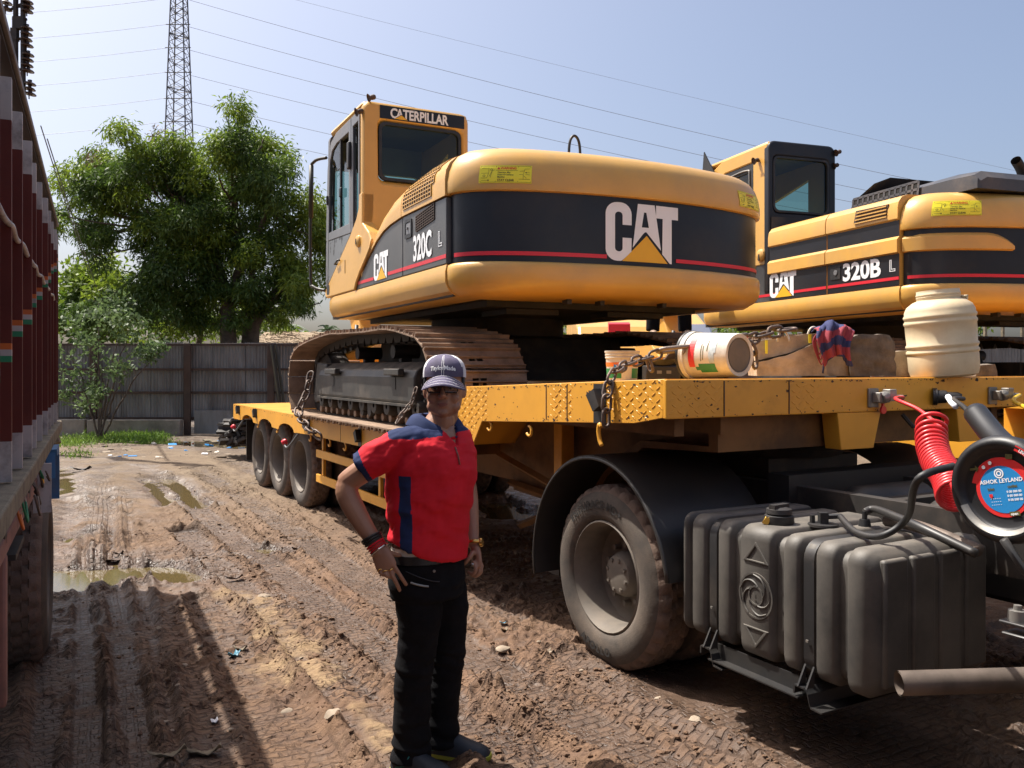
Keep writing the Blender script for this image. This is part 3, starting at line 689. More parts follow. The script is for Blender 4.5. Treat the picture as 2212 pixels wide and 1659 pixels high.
m_ = MB(); limb(m_, [at(430,795,30)-Vector((0,0,CAMH)), at(430,740,30), at(440,690,30)], .16, .05); m_.build('trunk', M['bark'], t3, smooth=180)
sh = empty('shrub', at(215, 795, 19.9) - Vector((0,0,CAMH)), 'pale broad-leaved shrub growing in front of the zinc fence beside the lorry', 'shrub')
crown(sh, [(215,655,34,0),(180,690,34,0),(250,690,32,0),(150,760,28,0),(198,735,34,0),(255,728,28,0),(305,752,20,0),(352,752,15,0),(160,808,28,0),(222,788,28,0),(195,835,22,0),(150,848,20,0),(272,806,13,0),(285,700,18,0),(330,770,12,0),(235,845,10,0),(165,880,9,0)],
      19.9, 125, 5, .13, .034, [M['shrub']], 41, droop=.35, spread=1.0, dj=.5, jit=.09)
m_ = MB(); g0 = at(215,795,19.9)-Vector((0,0,CAMH))
for e in ((215,655),(150,760),(255,728),(352,752),(160,808),(222,788),(285,700),(272,806)): limb(m_, [g0, g0.lerp(at(*e,19.9), .5)+Vector((0,0,.2)), at(*e,19.9)], .028, .007, 5)
m_.build('stem', M['bark'], sh, smooth=180)
for i, (px, py, D, hh) in enumerate(((621,704,75,3.4),(707,712,82,2.6))):
    c = at(px, py, D); pm = empty('palm_tree', (c.x, c.y, 0), f'{"nearer" if i == 0 else "farther"} of two small hazy palm trees beyond the thatched roof', 'palm tree', 'distant palms')
    Q = []
    for k in range(16):
        a = k*2.4; el = random.uniform(-.2, 1.1); d = Vector((math.cos(a)*math.cos(el), math.sin(a)*math.cos(el), math.sin(el)))
        for j in range(14):
            t = (j+1)/14; p = c + d*hh*.55*t + Vector((0,0,-t*t*hh*.35)); s_d = d.cross(Vector((0,0,1))).normalized()
            for sg in (-1, 1):
                e = p + s_d*sg*.32*(1-.5*t) + d*.25 - Vector((0,0,.22)); w_ = d*.05
                Q.append([p, p+w_, e, p-w_])
    foliage('crown', np.array(Q), [0]*len(Q), [M['palm']], pm)
    MB().tube([(c.x, c.y, 0), (c.x+.1, c.y, c.z*.5), c], [.22,.16,.13], 7).build('trunk', M['bark'], pm, smooth=180)
# trees glimpsed under the machines on the right
for i, (px, D, pys, r, lab) in enumerate(((1290,33,(690,715,740),38,'dark tree seen between the two machines under the tail'),(1640,36,(690,712,735),42,'dusty green tree seen over the timber blocks'),(2040,38,(700,690,730),46,'leafy tree seen just behind the cream drum'))):
    c = at(px, 795, D)-Vector((0,0,CAMH)); tt = empty('far_tree', c, lab, 'tree', 'trees far behind the machines')
    crown(tt, [(px+random.uniform(-50,50), py, r, k % 2) for py in pys for k in range(3)], D, 32, 6, .3, .06, [M['leaf'], M['leafdark']], 60+i, jit=.18)
    m_ = MB(); limb(m_, [c, at(px, 745, D), at(px+5, 700, D)], .16, .06); m_.build('trunk', M['bark'], tt, smooth=180)
# grass at the foot of the fence (nobody could count it)
rg = np.random.default_rng(5); gp = []
for (px, py, sx_, sy_, n) in ((285,945,45,9,900),(235,950,70,8,500),(330,948,30,7,350),(160,958,40,7,300),(170,985,30,6,60)):
    for _ in range(n):
        p = G(px+rg.normal(0,1)*sx_*.6, max(925, py+rg.normal(0,1)*sy_*.6)); gp.append((p.x, p.y, .0))
gp = np.array(gp); gQ = leaves(gp, 4, .085, .010, -1.1, .9, np.zeros_like(gp), 6, .05)
go = foliage('grass', gQ, [0]*len(gQ), [M['grass']], None) if False else None
me = bpy.data.meshes.new('grass'); n = len(gQ); me.vertices.add(n*4); me.vertices.foreach_set('co', gQ.reshape(-1).astype(np.float32)); me.loops.add(n*4); me.loops.foreach_set('vertex_index', np.arange(n*4, dtype=np.int32))
me.polygons.add(n); me.polygons.foreach_set('loop_start', np.arange(0, n*4, 4, dtype=np.int32)); me.materials.append(M['grass']); me.update(calc_edges=True)
go = bpy.data.objects.new('grass', me); COL.objects.link(go); tag(go, 'bright green grass growing along the foot of the fence', 'grass', kind='stuff')

# ================================================================ fence, hut
FY = 21.4
def corr(w, h, pitch=.076, amp=.011):
    n = int(w/pitch*8); mb = MB(); V = []; F = []
    for i in range(n+1):
        x = w*i/n; y = amp*math.sin(2*math.pi*x/pitch)
        V += [(x, y, 0), (x, y, h)]
        if i: F.append((2*i-2, 2*i, 2*i+1, 2*i-1))
    return mb.add(V, F).mesh('corrugated_sheet', M['sheet'], smooth=180, recalc=False)
fence = empty('zinc_fence', (0, FY, 0), 'tall grey corrugated zinc fence with rusty posts across the back of the yard', 'fence')
up = corr(.80, 1.22); lw = corr(.80, .74)
x = -15.2; i = 0
while x < 13.5:
    inst('corrugated_sheet', up, fence, Matrix.Translation((x, FY + random.uniform(-.008,.008) + .012*(i % 2), 1.055 + random.uniform(-.03,.03))) @ Matrix.Rotation(random.uniform(-.006,.006), 4, 'Y'))
    inst('corrugated_sheet', lw, fence, Matrix.Translation((x+.01, FY + .014*(i % 2) - .03, .37 + random.uniform(-.02,.02))) @ Matrix.Rotation(random.uniform(-.008,.008), 4, 'Y'))
    x += .775; i += 1
for zc in (2.25, 1.635, 1.06, .42):
    MB().box(-15.2, 13.6, FY-.10, FY-.055, zc-.028, zc+.028).build('rail', M['post'], fence, bevel=.004)
for px in (-120, 30, 207, 409, 588, 770, 960, 1200, 1500, 1800, 2100):
    xx = (px-1106)/1854*FY; MB().box(xx-.085, xx+.085, FY-.16, FY-.10, 0, 2.28).build('post', M['post'], fence, bevel=.006)
lowwall = empty('concrete_kerb_wall', (-12, FY-.25, 0), 'low stained concrete wall along the foot of the zinc fence', 'low wall')
for x0, x1, h in ((-15.2,-13.1,.40),(-13.05,-10.45,.41),(-10.40,-8.12,.40)):
    MB().box(x0, x1, FY-.42, FY-.17, -.1, h).build('wall_block', M['conc'], lowwall, bevel=.02)
pz = MB().box(-7.85, -6.9, FY-.20, FY-.18, .05, .62).build('patch_sheet', M['sheet'], loc=(-7.4, FY-.2, 0)); tag(pz, 'flat zinc patch sheet leaning at the foot of the fence', 'metal sheet')
for i, (px, w_) in enumerate(((597,.07),(606,.05))):
    a, b = at(px-10, 745, FY-.25), at(px+12, 905, FY-.5); MB().tube([a, b], w_*.7, 4).build('plank', M['olive'], loc=tuple(b))['label'] = f'{"wider" if i == 0 else "narrower"} of two olive planks leaning on the fence behind the trailer'
for o in [o for o in COL.objects if o.name.startswith('plank')]: o['category'] = 'plank'; o['group'] = 'planks leaning on the fence'
HD = 27.0; hc = at(680, 795, HD); hut = empty('thatched_hut', (hc.x, HD, 0), 'low hut with a brown thatched roof just behind the fence', 'hut')
MB().box(hc.x-1.6, hc.x+2.4, HD, HD+3, 0, 2.2).build('wall', M['post'], hut)
rf = MB().prism_x([(HD-.6,2.28),(HD+1.5,2.86),(HD+3.6,2.28),(HD+3.6,2.16),(HD+1.5,2.72),(HD-.6,2.16)], hc.x-2.0, hc.x+3.0)
rf.build('roof', M['thatch'], hut)
st = MB()
for _ in range(420):
    t = random.random(); x0 = random.uniform(hc.x-2.1, hc.x+3.0); p = Vector((x0, HD-.65+2.1*t, 2.30+.58*t)); st.tube([p, p+Vector((random.uniform(-.35,.35), random.uniform(-.3,.1), random.uniform(-.05,.06)))], .012, 3)
so = st.build('straw', M['thatch'], hut, smooth=0); so['kind'] = 'stuff'
# bare posts seen over the far machine's tracks
for i, px in enumerate((2128, 2166, 2208)):
    c = at(px, 700, 30); o = MB().tube([(c.x, 30, 0), (c.x, 30, 4.0)], .07, 6).build('pole', M['wood'], loc=(c.x, 30, 0)); tag(o, f'{["first","second","third"][i]} bare wooden pole right of the cream drum under the far machine', 'pole', 'bare poles behind the machines')
# ================================================================ wheels
def tyre_mesh(name, Rr=.505, W=.285, rim=.305, period=4, depth=.016, n=132):
    prof = [(rim,-.045),(rim+.012,-.02),(rim+.045,-.004),(rim+.09,0),(rim+.13,-.006),(Rr-.035,-.026),(Rr-.012,-.040),(Rr,-.056)]
    k0 = len(prof)-2
    half = W/2
    tread = [(Rr+.004,-.056-(W-.112)*f) for f in (.14,.17,.34,.37,.63,.66,.83,.86)]
    full = prof + tread + [(r, -W-z) for r, z in reversed(prof)]
    L = len(full); V = []; F = []; Mi = []
    idx_t = set(range(k0, L-k0))
    for k in range(n):
        a = 2*math.pi*k/n
        for i, (r, z) in enumerate(full):
            if i in idx_t:
                col = 0 if i < len(prof)+1 else (1 if i < len(prof)+3 else (2 if i < len(prof)+5 else (3 if i < len(prof)+7 else 4)))
                sh = (0, 2, 1, 3, 0)[col]
                if (k + sh) % period == 0: r -= depth
                if i-len(prof) in (1, 2, 3, 4, 5, 6) and False: r -= depth
            V.append((r*math.cos(a), r*math.sin(a), z))
    for k in range(n):
        k2 = (k+1) % n
        for i in range(L-1):
            F.append((k*L+i, k2*L+i, k2*L+i+1, k*L+i+1)); Mi.append(1 if k0-1 <= i < L-k0 else 0)
    mb = MB(); mb.add(V, F); mb.m = Mi
    return mb.mesh(name, [M['tyre'], M['tread']], Matrix.Rotation(R(-90), 4, 'X'), smooth=50)
TYRE = tyre_mesh('tyre')
def rim_mesh(hub=True):
    mb = MB()
    mb.lathe([(.309,-.05),(.312,-.022),(.303,-.016),(.295,-.03),(.283,-.055),(.272,-.11),(.268,-.19),(.24,-.205),(.17,-.20),(.13,-.195),(.125,-.15) if hub else (.125,-.20),
              (.105,-.11) if hub else (.10,-.20),(.07,-.10) if hub else (.06,-.205),(.0,-.10) if hub else (0,-.205)], 40)
    mb.lathe([(.268,-.19),(.272,-.25),(.29,-.28)], 40)
    if hub:
        for k in range(10):
            a = 2*math.pi*k/10; mb.lathe([(0,-.155),(.016,-.155),(.019,-.20)], 6, Matrix.Translation((.165*math.cos(a), .165*math.sin(a), 0)))
        for k in range(8):
            a = 2*math.pi*k/8+.2; mb.lathe([(0,-.095),(.010,-.095),(.012,-.11)], 6, Matrix.Translation((.085*math.cos(a), .085*math.sin(a), 0)))
    return mb.mesh('rim', M['rim'], Matrix.Rotation(R(-90), 4, 'X'), smooth=40)
RIM = rim_mesh(True); RIM2 = rim_mesh(False)
def wheel(parent, FM, x, y, z, flip=False, rimm=None, rot=0.0, name='wheel'):
    """outer face at local y, axle along local y"""
    c = FM @ Vector((x, y, z)); w = empty(name, c - wloc(parent)); w.parent = parent
    RM = FM.to_3x3().to_4x4() @ (Matrix.Rotation(math.pi, 4, 'Z') if flip else Matrix.Identity(4)) @ Matrix.Rotation(rot, 4, 'Y')
    for nm, me in (('tyre', TYRE), ('rim', rimm or RIM)):
        o = bpy.data.objects.new(nm, me); COL.objects.link(o); o.parent = w; o.matrix_local = RM
    return w

# ================================================================ red lorry on the left
FL = frame((-1.646, 2.76), (-.437, .9))      # x: along the body away from us, y: inward, z up
lor = empty('cargo_truck', FL @ Vector((2.0, 1.2, 0)), 'brown red open lorry with white post tops and painted tricolour bands', 'truck')
def L_(): return MB()
posts = [-5.39,-4.90,-4.41,-3.92,-3.43,-2.94,-2.45,-1.96,-1.47,-.98,-.49,-.01,.47,.95,1.46,1.95,2.47,2.98,3.47,3.96,4.35,4.62]
for k, e in enumerate(posts):
    mid = e; zf = 1.693 + (mid-.45)*.187 + (.012 if k % 2 else -.008); zf = max(1.5, zf); hf = .07
    zs = [(1.245,1.395,1),(1.395,zf,0),(zf,zf+hf/3,4),(zf+hf/3,zf+hf*2/3,3),(zf+hf*2/3,zf+hf,2),(zf+hf,2.586,0),(2.586,2.745,1)]
    mb = MB(); w_ = .036; dx = random.uniform(-.006, .006)
    V = []; F = []; mi = []
    lv = [zs[0][0]] + [a[1] for a in zs]
    for z_ in lv: V += [(e,.088,z_),(e,dx,z_),(e+w_,dx,z_),(e+w_,.088,z_)]
    for j, a in enumerate(zs):
        for i in range(4): F.append((4*j+i, 4*j+(i+1)%4, 4*j+4+(i+1)%4, 4*j+4+i)); mi.append(a[2])
    F += [(0,3,2,1), tuple(4*len(zs)+i for i in range(4))]; mi += [1, 1]
    mb.add(V, F); mb.m = mi
    mb.build('side_post', [M['brown'], M['tw'], M['orange'], M['tw'], M['fgreen']], lor, FL, smooth=0)
MB().box(-5.8,4.70,.090,.10,1.395,2.60).box(-5.8,4.70,.089,.10,1.245,1.394,1).box(-5.8,4.70,.089,.10,2.60,2.738,1).build('side_sheet', [M['brown'], M['tw']], lor, FL, smooth=0)
MB().box(-5.8,4.72,2.34,2.36,1.245,2.70).build('far_side_sheet', M['brown'], lor, FL, smooth=0)
MB().box(4.68,4.72,.102,2.34,1.245,2.6).build('tailboard', M['brown'], lor, FL, smooth=0)
MB().box(-5.8,4.70,.101,2.34,1.20,1.243).build('floor', M['wood'], lor, FL, smooth=0)
MB().box(-5.8,4.74,-.006,.010,2.822,2.852).build('top_rail', M['rail'], lor, FL, smooth=0, bevel=.004); MB().box(-5.8,4.74,.0105,.088,2.806,2.835).build('rail_shade_strip', M['rail_shade'], lor, FL, smooth=0)  # dark strip added behind the rail for the shaded gap under it
MB().box(-5.8,4.74,2.32,2.40,2.785,2.852).build('top_rail', M['rail'], lor, FL, smooth=0, bevel=.008)
for e in posts[::3]: MB().box(e+.004,e+.03,.06,.095,2.738,2.805).build('rail_stub', M['brown'], lor, FL, smooth=0)
MB().box(-5.8,4.72,-.030,.085,1.155,1.238).build('floor_beam', M['wood'], lor, FL, smooth=0, bevel=.008)
pp = [Vector((s_, .012+.004*math.sin(s_*9), 2.2+.005*math.sin(s_*13))) for s_ in np.arange(-5.5, 4.7, .06)]
MB().tube(pp, .011, 7).build('rope_rail', M['tw'], lor, FL, smooth=180)
for yy_ in (.75, 1.65): MB().box(-7.4,4.5,yy_-.04,yy_+.04,.78,1.02).build('chassis_beam', M['under'], lor, FL)
for s_ in (-5,-3.6,-2.4,-1.2,.2,1.4,2.8,4.2): MB().box(s_-.04,s_+.04,0,2.34,1.06,1.19).build('cross_beam', M['under'], lor, FL)
MB().box(-1.2,2.05,.0,.045,1.02,1.09).build('side_guard', M['pink'], lor, FL, bevel=.006)
MB().box(.20,.27,.0,.06,.50,1.02).build('side_guard_post', M['pink'], lor, FL, bevel=.01)
MB().box(1.55,1.62,.02,.05,1.02,1.20).build('side_guard_post', M['pink'], lor, FL, bevel=.004)
wheel(lor, FL, 2.50, -.04, .485, flip=True, rot=.2); wheel(lor, FL, 2.50, .30, .485, flip=True, rot=.5)
wheel(lor, FL, 2.50, 2.14, .485, rot=.1); wheel(lor, FL, -6.9, -.02, .485, flip=True); wheel(lor, FL, -6.9, 2.38, .485)
MB().tube([FL @ Vector((2.5,.2,.49)), FL @ Vector((2.5,2.2,.49))], .08, 10).build('axle', M['under'], lor)
sp = FL @ Vector((.98, .58, .80)); spw = empty('spare_wheel', sp - wloc(lor)); spw.parent = lor
for nm, me in (('tyre', TYRE), ('rim', RIM2)):
    o = bpy.data.objects.new(nm, me); COL.objects.link(o); o.parent = spw; o.matrix_local = Matrix.Rotation(R(88), 4, 'X') @ Matrix.Rotation(.4, 4, 'Y')
MB().box(1.02,1.5,.03,.30,.845,.87).build('spare_carrier', M['under'], lor, FL)
MB().prism_y([(2.85,1.16),(3.25,1.16),(3.33,.98),(3.30,.80),(3.24,.80),(3.26,.97),(3.21,1.10),(2.87,1.12)], -.06, .55).build('mudguard', M['blue'], lor, FL)
MB().box(2.86,2.875,-.05,.02,.98,1.15).build('mudguard_stay', M['blue'], lor, FL)
MB().box(1.98,2.0,-.065,.02,.90,1.16).build('white_plate', M['tw'], lor, FL)
wcol = [M['fgreen'], M['chain'], M['tri'], M['chain'], M['tw'], M['chain'], M['orange'], M['fgreen'], M['chain']]
for i in range(14):
    s0 = random.uniform(.05, 2.3); d = random.uniform(.05, .22); y0 = random.uniform(-.06, .02)
    MB().tube(quad_path((s0, y0, 1.16), (s0+d*.4, y0-.03, 1.16-d*.9), (s0+d, y0, 1.15-random.uniform(0,.08)), 8), random.choice((.004,.005,.007)), 5).build('dangling_cord', wcol[i % 9], lor, FL, smooth=180)
MB().tube([FL @ Vector((4.72,.04,1.2)), FL @ Vector((4.8,.02,1.12)), FL @ Vector((4.76,.0,1.05))], .025, 6).build('rope_knot', M['wood'], lor)
# unseen cab; body and cab lengthened behind the camera to block sky light
cabL = MB().prism_y([(-5.95,.55),(-5.95,3.0),(-7.0,3.05),(-7.7,2.2),(-8.0,1.3),(-8.0,.55)], .06, 2.32); cabL.build('cab', M['orange'], lor, FL, bevel=.12)

# ================================================================ yellow low-bed trailer in front
FT = frame((.562, 4.65), (-.486, .874))       # x: along the trailer to its rear, y: toward us, z up
OUT = .15
trl = empty('lowbed_trailer', FT @ Vector((5.0, -1.35, 0)), 'yellow low-bed trailer carrying the nearer excavator behind the man', 'trailer')
def tq(px, q): k = (px-1106)/1854; return (k*(4.65+.486*q)-.562-.874*q)/(-.486-.874*k)
def qf(px, t=-.598): k = (px-1106)/1854; return (k*(4.65+.874*t)-.562+.486*t)/(.874-.486*k)
AX = (6.40, 7.45, 8.50)
# lower bed side plate with wheel scallops
prof = [(1.93,1.13),(1.93,.955)]
xs_ = sorted([(5.72,.935)])
prof += [(5.35,.945),(5.95,.93)]
for c in AX:
    prof += [(c-.40,.925)] + [(c + .36*math.cos(a), .925+.085*math.sin(a)) for a in np.linspace(math.pi, 0, 9)] + [(c+.40,.92)]
prof += [(9.05,.915),(9.48,.915),(9.48,1.13)]
MB().prism_y(prof, OUT-.012, OUT).build('side_plate', M['trl'], trl, FT, smooth=30, bevel=.003)
MB().prism_y(prof, -2.85, -2.838).build('side_plate', M['trl'], trl, FT, smooth=30)
MB().box(1.93,9.47,-2.836,OUT-.014,1.095,1.131).build('bed_floor', M['trl'], trl, FT, smooth=0)
MB().box(9.44,9.47,-2.83,OUT-.014,.90,1.093).build('rear_beam', M['trl'], trl, FT, smooth=0)
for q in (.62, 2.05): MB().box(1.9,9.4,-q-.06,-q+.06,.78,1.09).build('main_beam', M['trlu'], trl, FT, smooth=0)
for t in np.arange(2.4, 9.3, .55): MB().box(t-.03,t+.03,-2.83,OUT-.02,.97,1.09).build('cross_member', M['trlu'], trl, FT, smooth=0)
for t in AX:
    for q, fl in ((0,False),(.33,False),(2.42,True),(2.75,True)): wheel(trl, FT, t, -q if not fl else -q, .495, flip=fl, rimm=RIM2, rot=random.random())
    MB().tube([FT @ Vector((t,-.2,.5)), FT @ Vector((t,-2.6,.5))], .07, 10).build('axle', M['under'], trl)
# gooseneck: deck, fascia, sloping leg, webs
def zd(t): return 1.615 - (t+.598)*.0358
fas = [(-.598,zd(-.598)),(1.56,zd(1.56)),(1.80,1.32),(1.93,1.131),(1.93,.95),(1.62,.95),(1.44,1.14),(1.30,1.312),(-.36,1.392),(-.585,1.430)]
MB().prism_y(fas, OUT-.012, OUT).build('gooseneck_side', M['trl'], trl, FT, smooth=30, bevel=.003)
MB().prism_y(fas, -2.85, -2.838).build('gooseneck_side', M['trl'], trl, FT, smooth=30)
MB().prism_y([(-.598,zd(-.598)+.001),(1.56,zd(1.56)+.001),(1.56,zd(1.56)-.03),(-.598,zd(-.598)-.03)], -2.836, OUT-.013).build('gooseneck_deck', M['trl'], trl, FT, smooth=0)
MB().box(-.61,-.585,-2.85,OUT+.001,1.425,1.612).build('front_beam', M['trl'], trl, FT, smooth=0, bevel=.006)
MB().prism_y([(1.57,1.53),(1.93,1.14),(1.93,1.10),(1.54,1.50)], -2.83, OUT-.02).build('sloping_plate', M['trl'], trl, FT, smooth=0)
web = [(-.45,1.42),(-.45,1.24),(.15,1.22),(.50,1.02),(.78,.70),(1.92,.74),(1.92,1.08),(1.45,1.49)]
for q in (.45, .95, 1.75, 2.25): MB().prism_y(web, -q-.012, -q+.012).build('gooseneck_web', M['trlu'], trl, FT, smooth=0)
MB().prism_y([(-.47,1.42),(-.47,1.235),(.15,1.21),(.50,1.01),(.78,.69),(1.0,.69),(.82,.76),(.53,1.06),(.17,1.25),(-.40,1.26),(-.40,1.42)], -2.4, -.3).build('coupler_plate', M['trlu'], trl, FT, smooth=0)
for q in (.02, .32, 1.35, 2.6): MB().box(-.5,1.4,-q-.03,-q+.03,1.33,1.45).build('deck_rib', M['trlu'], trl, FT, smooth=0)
for qa, qb in ((1.02,1.31),(2.05,2.30)):
    MB().prism([(qa,1.424),(qb+.06,1.424),(qb,1.225),(qa+.03,1.225)], lambda q,z:(-.61,-q,z), lambda q,z:(-.50,-q,z)).build('front_gusset', M['trl'], trl, FT, smooth=0, bevel=.004)
# landing leg and braces
for q in (.35, 2.35):
    lg = MB().box(1.02,1.12,-q-.05,-q+.05,.34,1.30).build('landing_leg', M['trl'], trl, FT, smooth=0, bevel=.006)
    MB().box(.99,1.15,-q-.09,-q+.09,.30,.34).build('foot_plate', M['under'], lg, FT, smooth=0)
MB().box(.80,.98,-1.0,-.40,.45,.75).build('gear_box', M['trlu'], trl, FT, smooth=0, bevel=.01)
for a, b in (((1.9,-.3,1.02),(.75,-.35,.78)),((1.75,-.4,.50),(1.1,-.36,.72)),((1.9,-.4,.8),(1.1,-.4,.76))):
    MB().tube([FT @ Vector(a), FT @ Vector(b)], .028, 4).build('brace', M['trlu'], trl, smooth=0)
# tread plate patches: raised lugs
def lugs(mb, a0, a1, b0, b1, fn, inside=None, pitch=.052):
    i = 0; b = b0+.02
    while b < b1-.01:
        a = a0 + (.026 if i % 2 else .008); j = 0
        while a < a1-.01:
            if inside is None or inside(a, b):
                s_ = 1 if (i+j) % 2 == 0 else -1; dx, dz = .0155, .010*s_
                px_, pz_ = -.0035*s_, .0045
                P = [fn(a-dx,b-dz,0),fn(a+px_,b+pz_,0),fn(a+dx,b+dz,0),fn(a-px_,b-pz_,0),fn(a-dx*.6,b-dz*.6,.0024),fn(a+dx*.6,b+dz*.6,.0024)]
                mb.add(P, [(0,1,5,4),(1,2,5),(2,3,4,5),(3,0,4)])
            a += pitch; j += 1
        b += .030; i += 1
lg_ = MB()
fs = lambda a,b,h: (a, OUT+.0005+h, b)
lugs(lg_, -.575, -.07, 1.40, 1.615, fs, lambda a,b: b > 1.395 + max(0,(-.36-a)*.2) and b < zd(a)-.012)
lugs(lg_, .20, .44, 1.37, 1.60, fs, lambda a,b: b < zd(a)-.012)
lugs(lg_, 1.22, 1.80, .98, 1.56, fs, lambda a,b: b < zd(a)-.015 if a < 1.5 and b > 1.33 else (a > 1.30 + (1.312-b)*.85+.03 and a < 1.50+(1.54-b)*.9))
lo = lg_.build('tread_plate_side', M['trl'], trl, FT, smooth=0); lo['kind'] = 'stuff'
lg_ = MB(); ff = lambda a,b,h: (-.6105-h, -a, b)
lugs(lg_, -.13, .20, 1.435, 1.605, ff); lugs(lg_, .66, .90, 1.435, 1.605, ff)
lo = lg_.build('tread_plate_front', M['trl'], trl, FT, smooth=0); lo['kind'] = 'stuff'
# weld seams and plate joints
sm = MB()
for px in (1225, 1180): sm.box(tq(px,-OUT)-.003, tq(px,-OUT)+.003, OUT, OUT+.0025, 1.37, zd(.3)-.01)
for t in (4.32, 7.95, 5.6): sm.box(t-.003, t+.003, OUT, OUT+.002, .95, 1.12)
for q in (.21, .655): sm.box(-.6135,-.61,-q-.003,-q+.003,1.43,1.605)
sm.build('weld_seam', M['post'], trl, FT, smooth=0)
# black lashing plates
def lash(t, z0, z1, w=.05):
    o = MB().box(t-w, t+w, OUT+.0005, OUT+.004, z0, z1).build('lashing_plate', M['dark'], trl, FT, smooth=0)
    zm = z0 + (z1-z0)*.62
    MB().prism_y([(t+w*1.1,zm+.02),(t-w*.2,zm+.055),(t-w*1.1,zm-.035),(t-w*.1,zm-.065)], OUT+.004, OUT+.05).build('lug', M['dark'], o, FT, smooth=0)
lash(tq(1296,-OUT), 1.375, zd(0)-.01, .055)
for t in (9.05, 7.95, 5.42, 3.75): lash(t, .95 if t < 6 else .99, 1.115, .045)
# rope hooks under the edge
def hook(t, z, r=.035, col='trl'):
    pts = [FT @ Vector((t + r*math.cos(a), OUT-.02, z-r + r*math.sin(a))) for a in np.linspace(math.pi*.45, math.pi*1.85, 12)]
    MB().tube(pts, .009, 6).build('rope_hook', M[col], trl, smooth=180)
for px in (1052, 1137): hook(tq(px,-OUT), 1.315, .03)
for t in (4.75, 4.25, 5.45, 6.9, 7.95): hook(t, .94, .035)
pts = [FT @ Vector((tq(1309,-OUT) + a, OUT+.03, z)) for a, z in ((0,1.36),(.012,1.375),(.02,1.36),(.022,1.33),(.012,1.29),(-.005,1.265))]
MB().tube(spline(pts,4), [.012]*21, 7).build('chain_hook', M['trl'], trl, smooth=180)
# side guard rails
for z0 in (.69, .42):
    MB().box(1.75,5.50,.02,.05,z0,z0+.085).build('guard_rail', M['trl'], trl, FT, smooth=0, bevel=.004)
for t in (5.36, 3.6, 2.0): MB().box(t-.025,t+.025,-.012,.018,.42,.94).build('guard_post', M['trl'], trl, FT, smooth=0)
# red marker lamps on stalks
for t, z in ((6.25,.80),(9.2,.80)):
    a = FT @ Vector((t-.35, OUT-.02, .93)); b = FT @ Vector((t-.12, OUT+.05, z-.05)); c = FT @ Vector((t, OUT+.06, z))
    o = MB().tube(spline([a,b,c],5), .012, 6).build('lamp_stalk', M['galv'], trl, smooth=180)
    MB().lathe([(0,-.03),(.03,-.02),(.038,.01),(.03,.035),(0,.04)], 12, Matrix.Translation(c) @ Matrix.Rotation(R(60),4,'Y')).build('marker_lamp', M['red'], o)
# rear mud flaps
MB().box(9.28,9.30,-.55,.0,.30,.90).build('mud_flap', M['plastic'], trl, FT, smooth=0)

# couplings on the front beam
def glad(px, z, name='gladhand'):
    q = qf(px, -.61); mb = MB()
    mb.box(-.625,-.611,-q-.045,-q+.035,z-.055,z+.05); mb.box(-.675,-.625,-q-.075,-q+.01,z-.028,z+.028)
    mb.lathe([(0,-.02),(.030,-.02),(.034,0),(.026,.03),(0,.03)], 10, Matrix.Translation((-.665,-q-.03,z)) @ Matrix.Rotation(R(70),4,'X'))
    mb.box(-.69,-.64,-q-.11,-q-.055,z-.02,z+.045); mb.tube([(-.68,-q-.10,z),(-.70,-q-.15,z-.002)], .016, 7)
    return mb.build(name, M['alu'], trl, FT, smooth=35, bevel=.004), FT @ Vector((-.70,-q-.15,z))
gh1, hp1 = glad(1882, 1.505); gh2, hp2 = glad(2140, 1.50)
q = qf(2015, -.61); pg = MB().lathe([(0,.0),(.05,0),(.05,.022),(.04,.024),(.036,.07),(.028,.075),(.028,.13),(.018,.15),(.0,.15)], 14, Matrix.Translation((-.611,-q,1.50)) @ Matrix.Rotation(R(-90),4,'Y') @ Matrix.Rotation(R(38),4,'X'))
pg.build('electric_plug', M['plastic'], trl, FT)
q = qf(1890,-.61); MB().lathe([(0,-.006),(.022,-.006),(.022,.006),(0,.006)], 14, Matrix.Translation((-.64,-q-.03,1.435)) @ Matrix.Rotation(R(90),4,'Y')).box(-.645,-.635,-q-.035,-q-.02,1.44,1.48).build('red_tag', M['lred'], trl, FT)
MB().tube([FT @ Vector((-.56,-1.62,1.40)), FT @ Vector((-.60,-1.66,1.33)), FT @ Vector((-.60,-1.74,1.345))], .012, 6).build('pin_handle', M['plastic'], trl)

